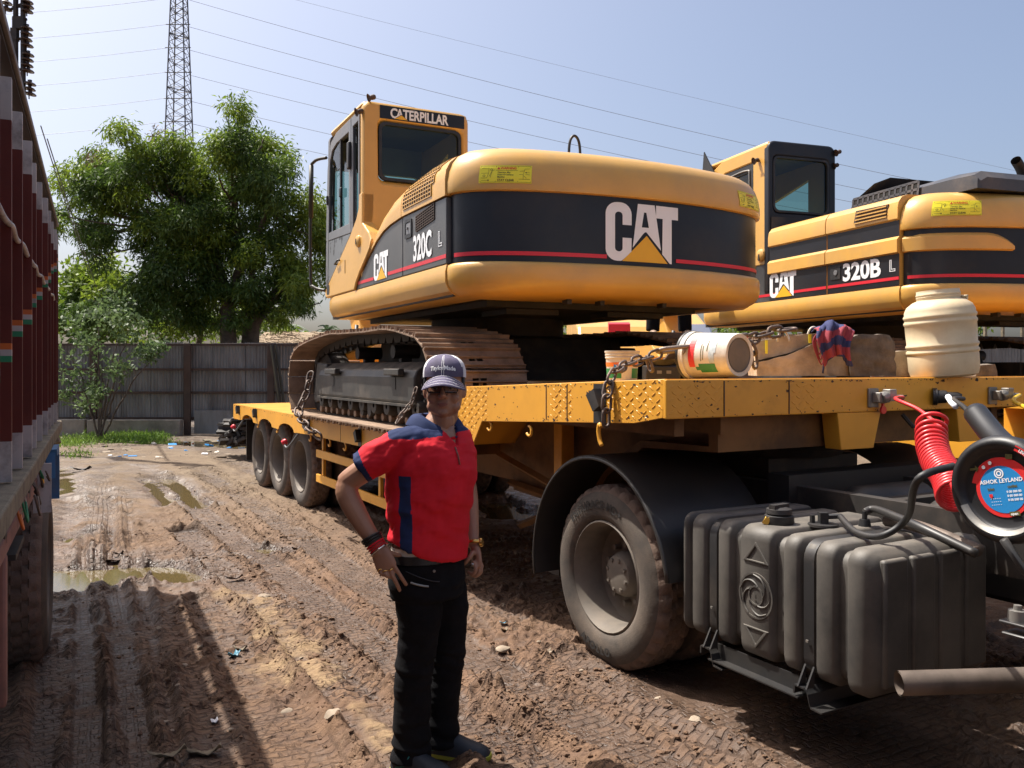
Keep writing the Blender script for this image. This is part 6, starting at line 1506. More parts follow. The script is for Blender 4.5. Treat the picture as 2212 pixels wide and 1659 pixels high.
                for k in range(4):
                    z_ = 3.13+.034*k; B(MB().box(.15,.595-.012*k,.022,.034,z_,z_+.012), 'louvre', M['cat'], vt, smooth=0)
            else: put_logo(pn, lambda a_,b_: (2.045-a_*.345, .0045, 2.488+b_*.285), EM)
        B(MB().box(2.06,3.55,-.10,-.01,2.458,2.60).prism_y([(2.06,2.6),(2.06,2.92),(2.32,2.92),(2.45,2.6)], -.10,-.01), 'lower_side_panel', M['side_black'], smooth=0)
        B(MB().box(2.07,3.3,-.010,-.007,2.515,2.545), 'red_stripe', M['red'], smooth=0)
        # cab side: yellow pillar, dark windows
        co = [(2.09,2.9),(2.09,4.345),(3.05,4.345),(3.40,4.22),(3.58,3.3),(3.60,2.9)]; ci = [(2.40,3.0),(2.40,4.17),(3.0,4.16),(3.30,4.08),(3.46,3.3),(3.48,3.0)]
        cs = B(MB().ring(co, ci, lambda a,b:(a,-.10,b), lambda a,b:(a,-.002,b)), 'cab_side', M['cat'], smooth=0, bevel=.02)
        di = [(2.50,3.08),(2.50,4.07),(2.98,4.06),(3.24,3.99),(3.38,3.32),(3.40,3.08)]
        dd = B(MB().ring(ci, di, lambda a,b:(a,-.05,b), lambda a,b:(a,-.012,b)), 'cab_door', M['dark'], smooth=0)
        B(MB().flat(di, lambda a,b:(a,-.03,b)), 'door_window', M['glass'], dd, smooth=0); B(MB().tube(spline([(2.47,-.008,3.2),(2.47,-.006,3.98),(2.53,-.006,4.10),(2.97,-.006,4.09)],5), .012, 6), 'window_trim', M['alu'], dd, smooth=180)
        B(MB().prism_y([(3.15,4.15),(3.45,4.55),(3.50,4.18)], .02, .035), 'door_mirror', M['dark'], smooth=0)
        B(MB().lathe([(.075,.0),(.072,.02),(.05,.035),(0,.038)], 22, Matrix.Translation((2.22,.0,3.02)) @ Matrix.Rotation(R(-90),4,'X')).box(2.205,2.225,.034,.042,2.95,3.03,m=1), 'filler_lid', [M['cat'], M['dark']])
        B(MB().box(s0-.012,s0-.002,-.94,-.03,3.25,3.46), 'cab_rear_lower', M['dark'], rw, smooth=0)
        # black engine cover with square holes
        ec = B(MB().loft([[(1.42-.10*0, -.52, 3.34),(1.30,-.50,3.40),(1.20,-.50,3.52),(.95,-.54,3.66),(.80,-.62,3.70)] + [(.80,-2.4,3.70),(.95,-2.5,3.66),(1.20,-2.5,3.52),(1.42,-2.5,3.34)]][:1] + [[(s_, -.50, 3.34),(s_,-.50,3.40),(s_,-.505,zt_*.5+3.42*.5),(s_,-.54,zt_-.04),(s_,-.62,zt_),(s_,-2.4,zt_),(s_,-2.5,zt_-.05),(s_,-2.5,3.45),(s_,-2.5,3.34)] for s_, zt_ in ((1.22,3.49),(1.0,3.515),(.7,3.53),(-.1,3.54),(-.35,3.52),(-.42,3.45))]), 'engine_cover', M['cover'], smooth=35)
        mesh_grille(ec, 'cover_grille', lambda a,d,h: (a, -.485+h-.10*max(0,d-3.38), d+.012*(1.22-a)), 1.22, .28, 3.375, 3.535, 12, 2, EM, bar=.026, mbar='cover', back='ink2')
        B(MB().tube(spline([(-.18,-1.35,3.5),(-.20,-1.30,3.61),(-.24,-1.18,3.69)],5), .048, 14, caps=False), 'exhaust_stub', M['under'], smooth=180)
        B(MB().ring(rrect(-1.20,-1.02,0,.14,.06,3), rrect(-1.14,-1.08,.05,.10,.02,3), lambda a,b:(-.12,a,3.33+b), lambda a,b:(-.08,a,3.33+b)), 'lifting_eye', M['cat'])
        B(MB().lathe([(0,.05),(.02,.05),(.03,.0)], 8, Matrix.Translation((.55,-.9,3.53))), 'cover_bolt', M['grey'])
    return root, EM
M['decal'] = mat('tribal_panel', (.15,.155,.16), .35, var=.04, dirt=(.025,.025,.028), dirt_amt=.9, dscale=4.5, dlo=.50, dhi=.53, stretch=(1,1,.55))
M['ink2'] = mat('deep_opening', (.006,.006,.006), .9, var=.1)
UND1 = Matrix.Rotation(math.atan2(.874, -.486), 4, 'Z')
EX1, EM1 = excavator((-.494, 6.5), 26.5, (UND1, 1.131), 'nearer yellow tracked excavator with black 320C tail band, behind the man', 'C')
h2 = 18.9; UND2 = Matrix.Rotation(math.atan2(math.cos(R(h2)), -math.sin(R(h2))), 4, 'Z')
EX2, EM2 = excavator((3.71, 8.2), h2, (UND2, 1.131), 'farther yellow tracked excavator marked 320B, right of the nearer one', 'B')
# second low-bed under the farther machine
u2 = (-math.sin(R(h2)), math.cos(R(h2))); c2_ = Vector(EX2.location)
FT2 = frame((c2_.x, c2_.y), u2)
tr2 = empty('lowbed_trailer', (c2_.x, c2_.y, 0), 'farther low-bed trailer in shadow carrying the excavator marked 320B', 'trailer')
MB().box(-3.0,5.2,-1.45,1.45,1.08,1.129).build('bed_floor', M['trl'], tr2, FT2, smooth=0)
for y in (-1.46, 1.45): MB().box(-3.0,5.2,y,y+.012,.93,1.125).build('side_plate', M['trl'], tr2, FT2, smooth=0)
for y in (-.7, .7): MB().box(-3.2,5.1,y-.06,y+.06,.78,1.07).build('main_beam', M['trl'], tr2, FT2, smooth=0)
for t in (2.4,3.45,4.5):
    for y, fl in ((1.3,False),(-1.3,True)): wheel(tr2, FT2, t, y, .495, flip=fl, rimm=RIM2)
MB().box(-5.6,-3.0,-1.45,1.45,1.36,1.56).box(-3.4,-3.0,-1.2,1.2,.95,1.4).build('gooseneck', M['trl'], tr2, FT2, smooth=0)
for t in (-4.6,):
    for y, fl in ((1.25,False),(-1.25,True)): wheel(tr2, FT2, t, y, .505, flip=fl)
# yellow machine nose glimpsed between the two excavators
nc = at(1400, 795, 16)-Vector((0,0,CAMH)); nose = empty('yellow_truck', nc, 'yellow vehicle nose with chrome lamps glimpsed under the nearer machine tail', 'truck')
NM = Matrix.Translation(nc)
MB().prism_x([(0,1.2),(-.2,1.9),(.3,2.45),(1.2,2.75),(3.5,2.8),(3.5,.8),(0,.8)], -1.3, 1.2).build('body', M['cat'], nose, NM, smooth=0, bevel=.06)
MB().prism_x([(-.2,2.05),(-.24,2.3),(.05,2.5),(.1,2.3)], .05, 1.15).build('lamp_panel', M['chrome'], nose, NM, smooth=0, bevel=.03)
for x in (.35,.85): MB().lathe([(0,.03),(.09,.02),(.11,0),(.11,-.05)], 16, NM @ Matrix.Translation((x,-.22,2.22)) @ Matrix.Rotation(R(80),4,'X')).build('headlamp', M['chrome'], nose)
MB().prism_x([(-.14,2.32),(-.12,2.48),(.0,2.52),(.0,2.32)], -.75, -.35).build('red_badge', M['red'], nose, NM, smooth=0)
for x in (-1.2, 1.1):
    wheel(nose, NM @ Matrix.Rotation(R(-90 if x < 0 else 90),4,'Z'), 1.3*(1 if x > 0 else -1), 1.2, .5)

# lashing chains on the near track
chain('rusty chain lashing the far end of the near track to the bed edge', [at(672,805,9.0), at(662,850,8.9), at(645,892,8.75), at(662,920,8.5), at(694,946,8.35)], .135, .075, .0115)
chain('short rusty chain slanting beside the track behind the man', [at(899,838,6.5), at(888,872,6.45), at(872,890,6.4), at(856,915,6.35)], .062, .034, .0058)
M['galv2'] = mat('pale_print', (.40,.46,.48), .6, var=.15, vscale=60)
# ================================================================ cargo on the gooseneck deck
def deckp(px, q, dz=0.0):
    t = tq(px, q); p = FT @ Vector((t, -q, 0)); p.z = zd(t) + dz + .002; return p
def rough_block(prof, D, depth, m, name, label, cat, amp=.012, seed=1, group=None):
    """block whose front outline (px, py) stands at distance D and runs back by depth"""
    bm = bmesh.new(); vs0 = [bm.verts.new(at(px, py, D)) for px, py in prof]; vs1 = [bm.verts.new(at(px, py, D) + Vector((.12*depth, depth, 0))) for px, py in prof]
    n = len(prof); bm.faces.new(vs0); bm.faces.new(vs1[::-1])
    for i in range(n): bm.faces.new((vs0[i], vs0[(i+1) % n], vs1[(i+1) % n], vs1[i]))
    bmesh.ops.recalc_face_normals(bm, faces=bm.faces); bmesh.ops.triangulate(bm, faces=bm.faces)
    for _ in range(3): bmesh.ops.subdivide_edges(bm, edges=[e for e in bm.edges if e.calc_length() > .03], cuts=1, use_grid_fill=True)
    bmesh.ops.triangulate(bm, faces=bm.faces)
    bm.normal_update(); zmin = min(v.co.z for v in bm.verts)
    rg_ = np.random.default_rng(seed); o_ = rg_.uniform(0, 50, 3)
    for v in bm.verts:
        p = v.co; k = float(fbm(np.array([p.x*14+o_[0]+p.z*9]), np.array([p.z*22+o_[1]+p.y*7]), 3, seed)[0])-.5
        if p.z > zmin+.004: v.co = p + v.normal*k*amp*2
    me = bpy.data.meshes.new(name); base = at(prof[0][0], prof[0][1], D); bm.transform(Matrix.Translation(-base)); bm.to_mesh(me); bm.free(); me.materials.append(m)
    for p_ in me.polygons: p_.use_smooth = True
    me.set_sharp_from_angle(angle=R(45))
    o = bpy.data.objects.new(name, me); COL.objects.link(o); o.location = base; return tag(o, label, cat, group)
# upright paint bucket
bc = deckp(1344, .22); bk = empty('paint_bucket', bc, 'small upright white bucket with green and orange label on the yellow deck', 'bucket')
BT = Matrix.Translation(bc) @ Matrix.Rotation(R(-100), 4, 'Z') @ Matrix.Scale(1.08, 4)
MB().lathe([(.0,.004),(.076,0),(.079,.01),(.087,.125),(.091,.127),(.091,.133),(.088,.135),(.092,.141),(.092,.147),(.089,.149),(.094,.158),(.094,.166),(.088,.166),(.086,.12),(.078,.02),(0,.015)], 36, BT).build('pail', M['bucket'], bk, smooth=40)
def wrap_band(mb, r0, r1, z0, z1, a0, a1, m, TM, n=16, e=.0012):
    V = []
    for i in range(n+1):
        a = R(a0+(a1-a0)*i/n); V += [TM @ Vector(((r0+e)*math.cos(a),(r0+e)*math.sin(a),z0)), TM @ Vector(((r1+e)*math.cos(a),(r1+e)*math.sin(a),z1))]
    mb.add(V, [(2*i,2*i+2,2*i+3,2*i+1) for i in range(n)], m)
lbm = MB(); wrap_band(lbm,.0797,.0835,.02,.072,-85,0,0,BT); wrap_band(lbm,.0842,.0856,.083,.104,-85,-5,1,BT); wrap_band(lbm,.0842,.0856,.083,.104,25,75,1,BT); wrap_band(lbm,.0797,.0835,.02,.072,40,80,0,BT)
lbm.flat([(0,0),(.022,0),(.022,.046),(0,.046)], lambda x,y: BT @ Vector(((.0865)*math.cos(R(-28)+x*11), (.0865)*math.sin(R(-28)+x*11), .05+y)), 2)
def bt_(x,y): return BT @ Vector((.0870*math.cos(R(-27)+(.014-y)*11*1.0+.08), .0870*math.sin(R(-27)+(.014-y)*11+.08), .055+x))
put_txt(lbm, 'NISH', bt_, .015, .03, 1.0, m=3)
lbm.build('label', [M['bgreen'], M['borange'], M['lblue'], M['white']], bk, smooth=0, recalc=False)
# lying white bucket
lc = deckp(1545, .55); lc.z += .135; ax = Vector((.60,-.80,0)).normalized()
lb_ = empty('lying_bucket', lc, 'white bucket lying on its side behind the chain, dusty base toward the camera', 'bucket')
LT = Matrix.Translation(lc) @ ax.to_track_quat('Z','Y').to_matrix().to_4x4()
MB().lathe([(0,.155),(.09,.155),(.095,.165),(.115,.168),(.118,.16),(.130,-.12),(.138,-.122),(.138,-.135),(.131,-.137),(.139,-.15),(.139,-.165),(.0,-.165)], 40, LT).build('pail', M['bucket'], lb_, smooth=40)
MB().lathe([(0,.160),(.03,.161),(.06,.158),(.088,.160),(.092,.167),(.088,.162),(0,.1605)], 36, LT).build('dusty_base', M['rim'], lb_, smooth=40)
MB().lathe([(.140,-.152),(.143,-.156),(.143,-.168),(.135,-.172),(0,-.172)], 36, LT).build('black_lid', M['dark'], lb_, smooth=40)
ll = MB(); e1 = Vector((-.80,-.60,0)); e2 = ax.cross(e1)
LT2 = Matrix(((e1.x,e2.x,ax.x,lc.x),(e1.y,e2.y,ax.y,lc.y),(e1.z,e2.z,ax.z,lc.z),(0,0,0,1)))
rB = lambda z: .130-.012*(z+.12)/.28
for a0, a1, z0, z1, m_ in ((-45,30,-.085,-.045,0),(22,48,-.02,.09,1),(30,40,-.045,-.02,1),(-40,-10,.04,.045,2),(-45,-5,.06,.10,4),(-8,20,.055,.09,4),(-30,15,.0,.004,2),(-25,12,.014,.018,2)): wrap_band(ll, rB(z0), rB(z1), z0, z1, a0, a1, m_, LT2, 10, .0015)
ll.build('label', [M['bred'], M['bgreen'], M['ink'], M['lblue'], M['galv2']], lb_, smooth=0, recalc=False)
# black pan and box behind the chain
pc = deckp(1428, .75); pn = empty('frying_pan', pc, 'shallow black pan on a dark box behind the binder chain', 'pan')
MB().lathe([(0,.115),(.08,.115),(.115,.145),(.118,.145),(.083,.110),(0,.110)], 28, Matrix.Translation(pc)).build('pan', M['dark'], pn); 
bx = MB().box(-.11,.11,-.08,.08,0,.108,M=Matrix.Translation(pc)).build('tool_box', M['plastic'], loc=tuple(pc), bevel=.01); tag(bx, 'dark tool box under the pan between both buckets', 'box')
for a in (-.04,.02): MB().box(a,a+.03,-.083,-.08,.055,.075,M=Matrix.Translation(pc)).build('clasp', M['alu'], bx)
# timber blocks
rough_block([(1636,812),(1632,783),(1700,768),(1765,738),(1790,812)], 5.05, .34, M['stone'], 'timber_block', 'cracked pale timber block with a slanting top at the deck front', 'timber block', .008, 3, 'timber blocks on the deck')
o = rough_block([(1632,779),(1630,738),(1690,728),(1772,719),(1778,735),(1700,764)], 5.08, .30, M['stone'], 'timber_block', 'pale timber slab with two yellow paint stripes on the slanting block', 'timber block', .004, 4, 'timber blocks on the deck')
for px in (1655, 1749):
    a = at(px, 764 if px < 1700 else 741, 5.066); b = at(px+1, 735 if px < 1700 else 722, 5.066); MB().box(a.x-.006,b.x+.006,a.y-.004,a.y,a.z,b.z).build('paint_stripe', M['sticker'], o, smooth=0)
rough_block([(1838,812),(1832,770),(1836,730),(1862,722),(1922,724),(1934,740),(1936,812)], 5.12, .40, M['darkstone'], 'timber_block', 'dark split timber block with torn grain left of the cream drum', 'timber block', .013, 5, 'timber blocks on the deck')
rough_block([(1775,812),(1778,770),(1800,764),(1838,766),(1842,812)], 5.16, .32, M['stone'], 'timber_block', 'pale block under the red and blue cloth', 'timber block', .01, 7, 'timber blocks on the deck')
rough_block([(1930,813),(1932,760),(1968,757),(1976,768),(1976,813)], 5.3, .30, M['stone'], 'timber_block', 'small brown block wedged between split timber and cream drum', 'timber block', .006, 8, 'timber blocks on the deck')
rough_block([(2108,817),(2110,790),(2150,786),(2157,817)], 5.75, .2, M['darkstone'], 'timber_block', 'small dark block right of the cream drum', 'timber block', .006, 9, 'timber blocks on the deck')
# cloth draped over the blocks
def cloth():
    V = []; F = []; mi = []; nu, nv = 30, 44
    c0 = at(1806, 706, 4.98)
    for j in range(nv+1):
        v = j/nv
        for i in range(nu+1):
            u = i/nu-.5; w_ = .19*(1+.15*math.sin(v*5)); x = u*w_
            if v < .35:
                y = .17-.17*(v/.35); z = .035*math.exp(-((u+.1)*3)**2) - .02*abs(u)*2 - .012*(1-v/.35)
            else:
                f = (v-.35)/.65; y = -.012-.02*math.sin(f*2.2); z = .012 - f*(.205-.03*math.cos(u*7)) - .03*abs(u)*2*(1-f) + .0
            x += .018*math.sin(v*6+1)*1.0 - .018*v
            y += .016*math.sin(u*19+v*2.0)*min(1,v*2.5) + .008*math.sin(u*37+v*5+1); z += .008*math.sin(u*13+v*11)
            V.append((c0.x+x, c0.y+y, c0.z+z))
    for j in range(nv):
        for i in range(nu):
            F.append((j*(nu+1)+i, j*(nu+1)+i+1, (j+1)*(nu+1)+i+1, (j+1)*(nu+1)+i))
            s_ = ((j/nv)*2.9 + (i/nu)*.5 + .12*math.sin(i*.35)) % 1.0; mi.append(1 if s_ < .42 else 0)
    mb = MB(); mb.add(V, F); mb.m = mi
    o = mb.build('draped_cloth', [M['clothred'], M['clothblue']], smooth=180, recalc=False, loc=tuple(c0)); sd = o.modifiers.new('solid','SOLIDIFY'); sd.thickness = .006
    tag(o, 'faded red cloth with blue stripes draped over the timber blocks', 'cloth')
    for k in range(3): MB().tube(spline([c0+Vector((-.095,-.01,-.02)), c0+Vector((-.125-.008*k,-.02,-.09)), c0+Vector((-.105+.008*k,-.015,-.16-.03*k)), c0+Vector((-.09+.01*k,-.01,-.12+.0*k))],5), .004, 5).build('cord', M['clothred'], o, smooth=180)
    MB().tube([c0+Vector((-.075,-.02,-.20)), c0+Vector((-.085,-.022,-.27))], .006, 5).build('hanging_end', M['clothblue'], o, smooth=180)
cloth()
# cream plastic drum, leaning a little
dc = deckp(2040, 2.02); dr = empty('plastic_drum', dc, 'large cream plastic drum without lid standing at the right of the yellow deck', 'drum')
DT = Matrix.Translation(dc) @ Matrix.Rotation(R(-4.5), 4, 'Y') @ Matrix.Scale(.94, 4)
pf = [(0,.006),(.17,0),(.196,.012),(.206,.05),(.207,.135),(.205,.148),(.213,.155),(.213,.168),(.206,.176),(.206,.188),(.213,.196),(.213,.208),(.205,.216),(.208,.285),(.208,.335),(.214,.343),(.214,.356),(.207,.364),(.207,.374),(.214,.382),(.214,.394),(.207,.402),(.205,.425),(.190,.455),(.155,.482),(.128,.492),(.126,.50),(.130,.506),(.130,.513),(.126,.516),(.130,.522),(.130,.53),(.126,.534),(.126,.553),(.118,.553),(.116,.47),(.0,.40)]
MB().lathe(pf, 56, DT).build('drum_body', M['barrel'], dr, smooth=50)
kn = MB()
for k in range(5): kn.tube([DT @ Vector((.145+.012*math.cos(a+k), -.03+.03*math.sin(a*2+k), .492+.012*math.sin(a+k*2))) for a in np.linspace(0,6.2,14)], .006, 5)
kn.build('knotted_rope', M['barrel'], dr, smooth=180)
# chain over the deck with its binder
hk = at(1309, 918, 4.40)
chain('long rusty chain rising from the yellow hook over the deck edge', [hk, at(1310,880,4.40), at(1314,838,4.41), at(1326,806,4.45), at(1358,786,4.60), at(1402,772,4.72), at(1440,757,4.78)], .094, .050, .0078)
chain('rusty chain running from the binder across the pale timber slab', [at(1578,740,4.86), at(1618,735,4.90), at(1650,722,4.95), at(1690,714,5.02), at(1726,708,5.08)], .12, .06, .0095)
chain('short loose chain hanging down behind the lying bucket', [at(1618,738,4.90), at(1628,765,4.92), at(1630,790,4.93), at(1622,806,4.95)], .10, .055, .009)
chain('short chain end hanging by the upright bucket', [at(1398,774,4.74), at(1404,792,4.74), at(1396,808,4.75)], .09, .05, .009)
bd = empty('load_binder', at(1510,748,4.82), 'rusty steel load binder stretched along the chain in front of the lying bucket', 'load binder')
def bar(a, b, r, name, m='steel', n=9): return MB().tube([at(*a), at(*b)], r, n).build(name, M[m], bd, smooth=40)
bar((1486,752,4.80),(1552,738,4.84), .021, 'barrel'); bar((1472,756,4.79),(1500,750,4.81), .030, 'end_nut'); bar((1546,739,4.835),(1566,735,4.85), .027, 'end_nut')
for a, b in (((1432,757,4.78),(1484,752,4.80)), ((1556,738,4.84),(1602,727,4.87))):
    d = at(*b)-at(*a); mid = (at(*a)+at(*b))*.5; lm = link_mesh(d.length+.06, .075, .012)
    inst('binder_loop', lm, bd, Matrix.Translation(mid) @ d.to_track_quat('X','Y').to_matrix().to_4x4() @ Matrix.Rotation(R(75),4,'X')).data.materials[0] = M['steel']
MB().tube([at(1530,750,4.80), at(1560,746,4.80), at(1562,752,4.80), at(1532,756,4.80)], .005, 5).build('wire_clip', M['galv'], bd)
MB().tube([at(1604,728,4.87), at(1610,748,4.87)], .014, 8).lathe([(0,-.02),(.02,-.014),(.02,.014),(0,.02)], 10, Matrix.Translation(at(1608,727,4.87))).build('painted_shackle', M['red'], bd)
for i, (px, py, D) in enumerate(((1692,722,5.05),(1757,713,5.12))):
    c = at(px, py, D); o = MB().tube([c+Vector((.034*math.cos(a), .01*math.sin(a*2), -.03+.048*math.sin(a))) for a in np.linspace(-.2, 3.4, 16)], .006, 6).build('rope_loop', M['bucket'], smooth=180, loc=tuple(c)); tag(o, f'{"left" if i == 0 else "right"} of two pale rope loops standing on the timber slab', 'rope', 'pale rope loops on the timber')
# ================================================================ people
def remesh(name, mb, mats, parent, voxel, smooth_it=4, mfun=None, disp=None, M_=None):
    o = mb.build(name + '_src', mats, None, M_, smooth=0); md = o.modifiers.new('r', 'REMESH'); md.mode = 'VOXEL'; md.voxel_size = voxel
    if smooth_it: sm_ = o.modifiers.new('s', 'SMOOTH'); sm_.iterations = smooth_it; sm_.factor = .5
    dg = bpy.context.evaluated_depsgraph_get(); dg.update()
    me = bpy.data.meshes.new_from_object(o.evaluated_get(dg)); bpy.data.objects.remove(o); me.name = name
    n = len(me.vertices); co = np.empty(n*3, dtype=np.float32); me.vertices.foreach_get('co', co); co = co.reshape(-1,3).astype(np.float64)
    if disp is not None:
        no = np.empty(n*3, dtype=np.float32); me.vertices.foreach_get('normal', no); co = disp(co, no.reshape(-1,3))
    me.materials.clear()
    for m_ in (mats if isinstance(mats, list) else [mats]): me.materials.append(m_)
    if mfun is not None:
        pc = np.empty(len(me.polygons)*3, dtype=np.float32); me.polygons.foreach_get('center', pc); me.polygons.foreach_set('material_index', mfun(pc.reshape(-1,3).astype(np.float64)).astype(np.int32))
    else: me.polygons.foreach_set('material_index', np.zeros(len(me.polygons), dtype=np.int32))
    base = np.array(wloc(parent)); me.vertices.foreach_set('co', (co-base).reshape(-1).astype(np.float32))
    me.polygons.foreach_set('use_smooth', np.ones(len(me.polygons), dtype=bool)); me.update()
    ob = bpy.data.objects.new(name, me); COL.objects.link(ob); ob.parent = parent; return ob
def ell(mb, c, r, rot=None, n=16, m=0):
    V = []; F = []; c = Vector(c); k = n//2
    for i in range(k+1):
        a = math.pi*i/k
        for j in range(n):
            b = 2*math.pi*j/n; p = Vector((r[0]*math.sin(a)*math.cos(b), r[1]*math.sin(a)*math.sin(b), r[2]*math.cos(a)))
            V.append(c + (rot @ p if rot is not None else p))
    for i in range(k):
        for j in range(n): F.append((i*n+j, i*n+(j+1)%n, (i+1)*n+(j+1)%n, (i+1)*n+j))
    mb.add(V, F, m)
MO = Vector((-.303, 3.60, 0))
YAW = R(50); fx, fy = math.sin(YAW), -math.cos(YAW); lx, ly = math.cos(YAW), math.sin(YAW)
def mp(x, y, z): return MO + Vector((x, y, z))
def sect_r(cx, cy, z, A, B, n=40, zf=None, pw=1.0):
    P = []
    for k in range(n):
        t = 2*math.pi*k/n; ct, st_ = math.cos(t), math.sin(t)
        c_ = math.copysign(abs(ct)**pw, ct); s_ = math.copysign(abs(st_)**pw, st_)
        x = cx + fx*B*c_ + lx*A*s_; y = cy + fy*B*c_ + ly*A*s_
        P.append(mp(x, y, z if zf is None else zf(x, y, t)))
    return P
man = empty('person', MO, 'man in red polo shirt, black jeans and white sided cap, right hand on hip', 'person')
# --- skin: one continuous figure
b = MB(); hx, hy = .020, -.005
b.loft([[mp(hx + 1.04*w*math.cos(a)*(1-.07*max(0, -math.sin(a))), hy + (f0 if math.sin(a) < 0 else b0)*abs(math.sin(a))*(1 if math.sin(a) >= 0 else -1)*1.0, z) for a in np.linspace(0, 2*math.pi, 33)[:-1]]
        for z, w, f0, b0 in ((1.464,.022,.062,.03),(1.472,.040,.080,.045),(1.485,.056,.089,.055),(1.505,.0665,.091,.068),(1.53,.0705,.090,.082),(1.56,.0735,.089,.092),(1.59,.0745,.087,.097),(1.62,.075,.086,.10),(1.65,.0745,.083,.10),(1.68,.067,.07,.088),(1.70,.05,.05,.065),(1.71,.02,.02,.03))])
b.tube([mp(hx, hy-.088, 1.605), mp(hx, hy-.097, 1.575), mp(hx, hy-.108, 1.555), mp(hx, hy-.100, 1.545)], [.008,.0100,.0125,.008], 10)
ell(b, mp(hx-.013, hy-.095, 1.551), (.010,.011,.008)); ell(b, mp(hx+.013, hy-.095, 1.551), (.010,.011,.008))
ell(b, mp(hx, hy-.084, 1.615), (.050,.012,.010)); ell(b, mp(hx, hy-.082, 1.484), (.022,.014,.014))
for s_ in (-1, 1):
    ell(b, mp(hx+s_*.041, hy-.064, 1.545), (.026,.019,.024)); ell(b, mp(hx+s_*.082, hy+.012, 1.572), (.010,.020,.033), Matrix.Rotation(R(-s_*12), 3, 'Z')); ell(b, mp(hx+s_*.044, hy-.035, 1.508), (.027,.040,.026))
ell(b, mp(hx, hy-.091, 1.524), (.025,.008,.006)); ell(b, mp(hx, hy-.089, 1.513), (.021,.009,.006))
b.tube([mp(hx, hy+.03, 1.54), mp(hx-.004, hy+.03, 1.47), mp(-.012, .012, 1.42), mp(-.02, .01, 1.36)], [.062,.060,.066,.085], 20)
b.tube([mp(hx,hy-.03,1.475), mp(hx-.002,hy-.015,1.44)], [.040,.05], 14)
b.loft([sect_r(-.02,.01,1.425,.08,.078), sect_r(-.02,.01,1.39,.145,.102), sect_r(-.025,.01,1.33,.165,.132), sect_r(-.036,.0,1.22,.175,.14), sect_r(-.045,0,1.10,.165,.135), sect_r(-.05,0,.95,.16,.115), sect_r(-.05,0,.84,.155,.11), sect_r(-.05,0,.80,.14,.10)])
# legs inside the jeans
b.tube([mp(-.075,-.045,.85), mp(-.075,-.055,.63), mp(-.10,-.055,.42), mp(-.112,-.055,.12), mp(-.112,-.055,.05)], [.078,.074,.054,.042,.04], 14)
b.tube([mp(.015,.055,.85), mp(.03,.06,.63), mp(.02,.07,.42), mp(-.0,.085,.12), mp(.0,.085,.05)], [.076,.072,.052,.042,.04], 14)
# right arm, hand on hip
sh_, el_, wr_ = mp(-.145,-.115,1.335), mp(-.375,-.105,1.195), mp(-.245,-.165,.965)
b.tube(spline([mp(-.10,-.08,1.335), sh_, mp(-.265,-.118,1.272), mp(-.355,-.108,1.212), el_], 4), [.05]*5+[.052,.053,.053,.052]+[.050,.049,.048,.047]+[.045,.044,.043,.042], 16)
b.tube(spline([mp(-.355,-.105,1.215), mp(-.368,-.115,1.165), mp(-.320,-.14,1.075), wr_, mp(-.229,-.17,.925)], 4), [.043,.044,.045,.046,.0465,.046,.045,.044,.042,.039,.036,.033,.031,.030,.030,.031,.032], 16)
hd_ = lambda x,y,z: mp(x,y,z)
b.loft([[c_ + a_*math.cos(t)*w_ + n_*math.sin(t)*th for t in np.linspace(0,2*math.pi,17)[:-1]] for c_, a_, n_, w_, th in [(mp(*c0), Vector((.80,-.05,.58)).normalized(), Vector((.10,.97,-.1)).normalized(), w0, t0) for c0, w0, t0 in (((-0.237,-.168,0.957),.030,.022),((-0.219,-.178,0.924),.041,.020),((-0.203,-.184,0.892),.045,.018),((-0.189,-.187,0.867),.043,.015))]])
def finger(mb, pts, r0=.0098, r1=.0078): 
    P = spline(pts, 5); k = len(P)-1; mb.tube(P, [r0+(r1-r0)*i/k for i in range(k+1)], 9); ell(mb, P[-1], (r1*1.02,)*3, n=8); ell(mb, P[0], (r0,)*3, n=8)
finger(b, [mp(-0.172,-.188,0.892), mp(-0.152,-.191,0.860), mp(-0.133,-.183,0.827), mp(-0.120,-.172,0.802)])
finger(b, [mp(-0.185,-.190,0.877), mp(-0.170,-.195,0.842), mp(-0.155,-.188,0.809), mp(-0.145,-.176,0.780)], .0102, .0082)
finger(b, [mp(-0.203,-.188,0.868), mp(-0.197,-.200,0.848), mp(-0.183,-.190,0.838), mp(-0.177,-.172,0.847)])
finger(b, [mp(-0.220,-.184,0.870), mp(-0.217,-.196,0.854), mp(-0.205,-.190,0.844), mp(-0.197,-.174,0.850)], .0088, .0072)
finger(b, [mp(-0.212,-.165,0.932), mp(-0.182,-.155,0.924), mp(-0.157,-.145,0.914), mp(-0.139,-.135,0.910)], .0115, .0085)
# left arm hanging behind, thumb in the pocket
b.tube(spline([mp(.05,.09,1.335), mp(.082,.16,1.28), mp(.098,.215,1.15)], 4), [.046,.048,.050,.052,.050,.048,.046,.044,.043], 14)
b.tube(spline([mp(.098,.215,1.16), mp(.112,.20,1.08), mp(.128,.135,.955), mp(.134,.10,.90)], 4), [.043,.044,.044,.043,.042,.040,.037,.034,.032,.030,.029,.029,.030], 14)
b.loft([[mp(*c0) + Vector((.45,-.88,0))*math.cos(t)*w0 + Vector((.88,.45,.15))*math.sin(t)*t0 for t in np.linspace(0,2*math.pi,17)[:-1]] for c0, w0, t0 in (((.141,.098,.905),.028,.020),((.148,.088,.875),.038,.019),((.152,.080,.842),.041,.017),((.150,.075,.820),.038,.014))])
finger(b, [mp(.140,.045,.842), mp(.150,.030,.815), mp(.138,.032,.795), mp(.118,.045,.800)])
finger(b, [mp(.150,.065,.832), mp(.164,.052,.803), mp(.150,.052,.782), mp(.126,.060,.788)], .0102,.0082)
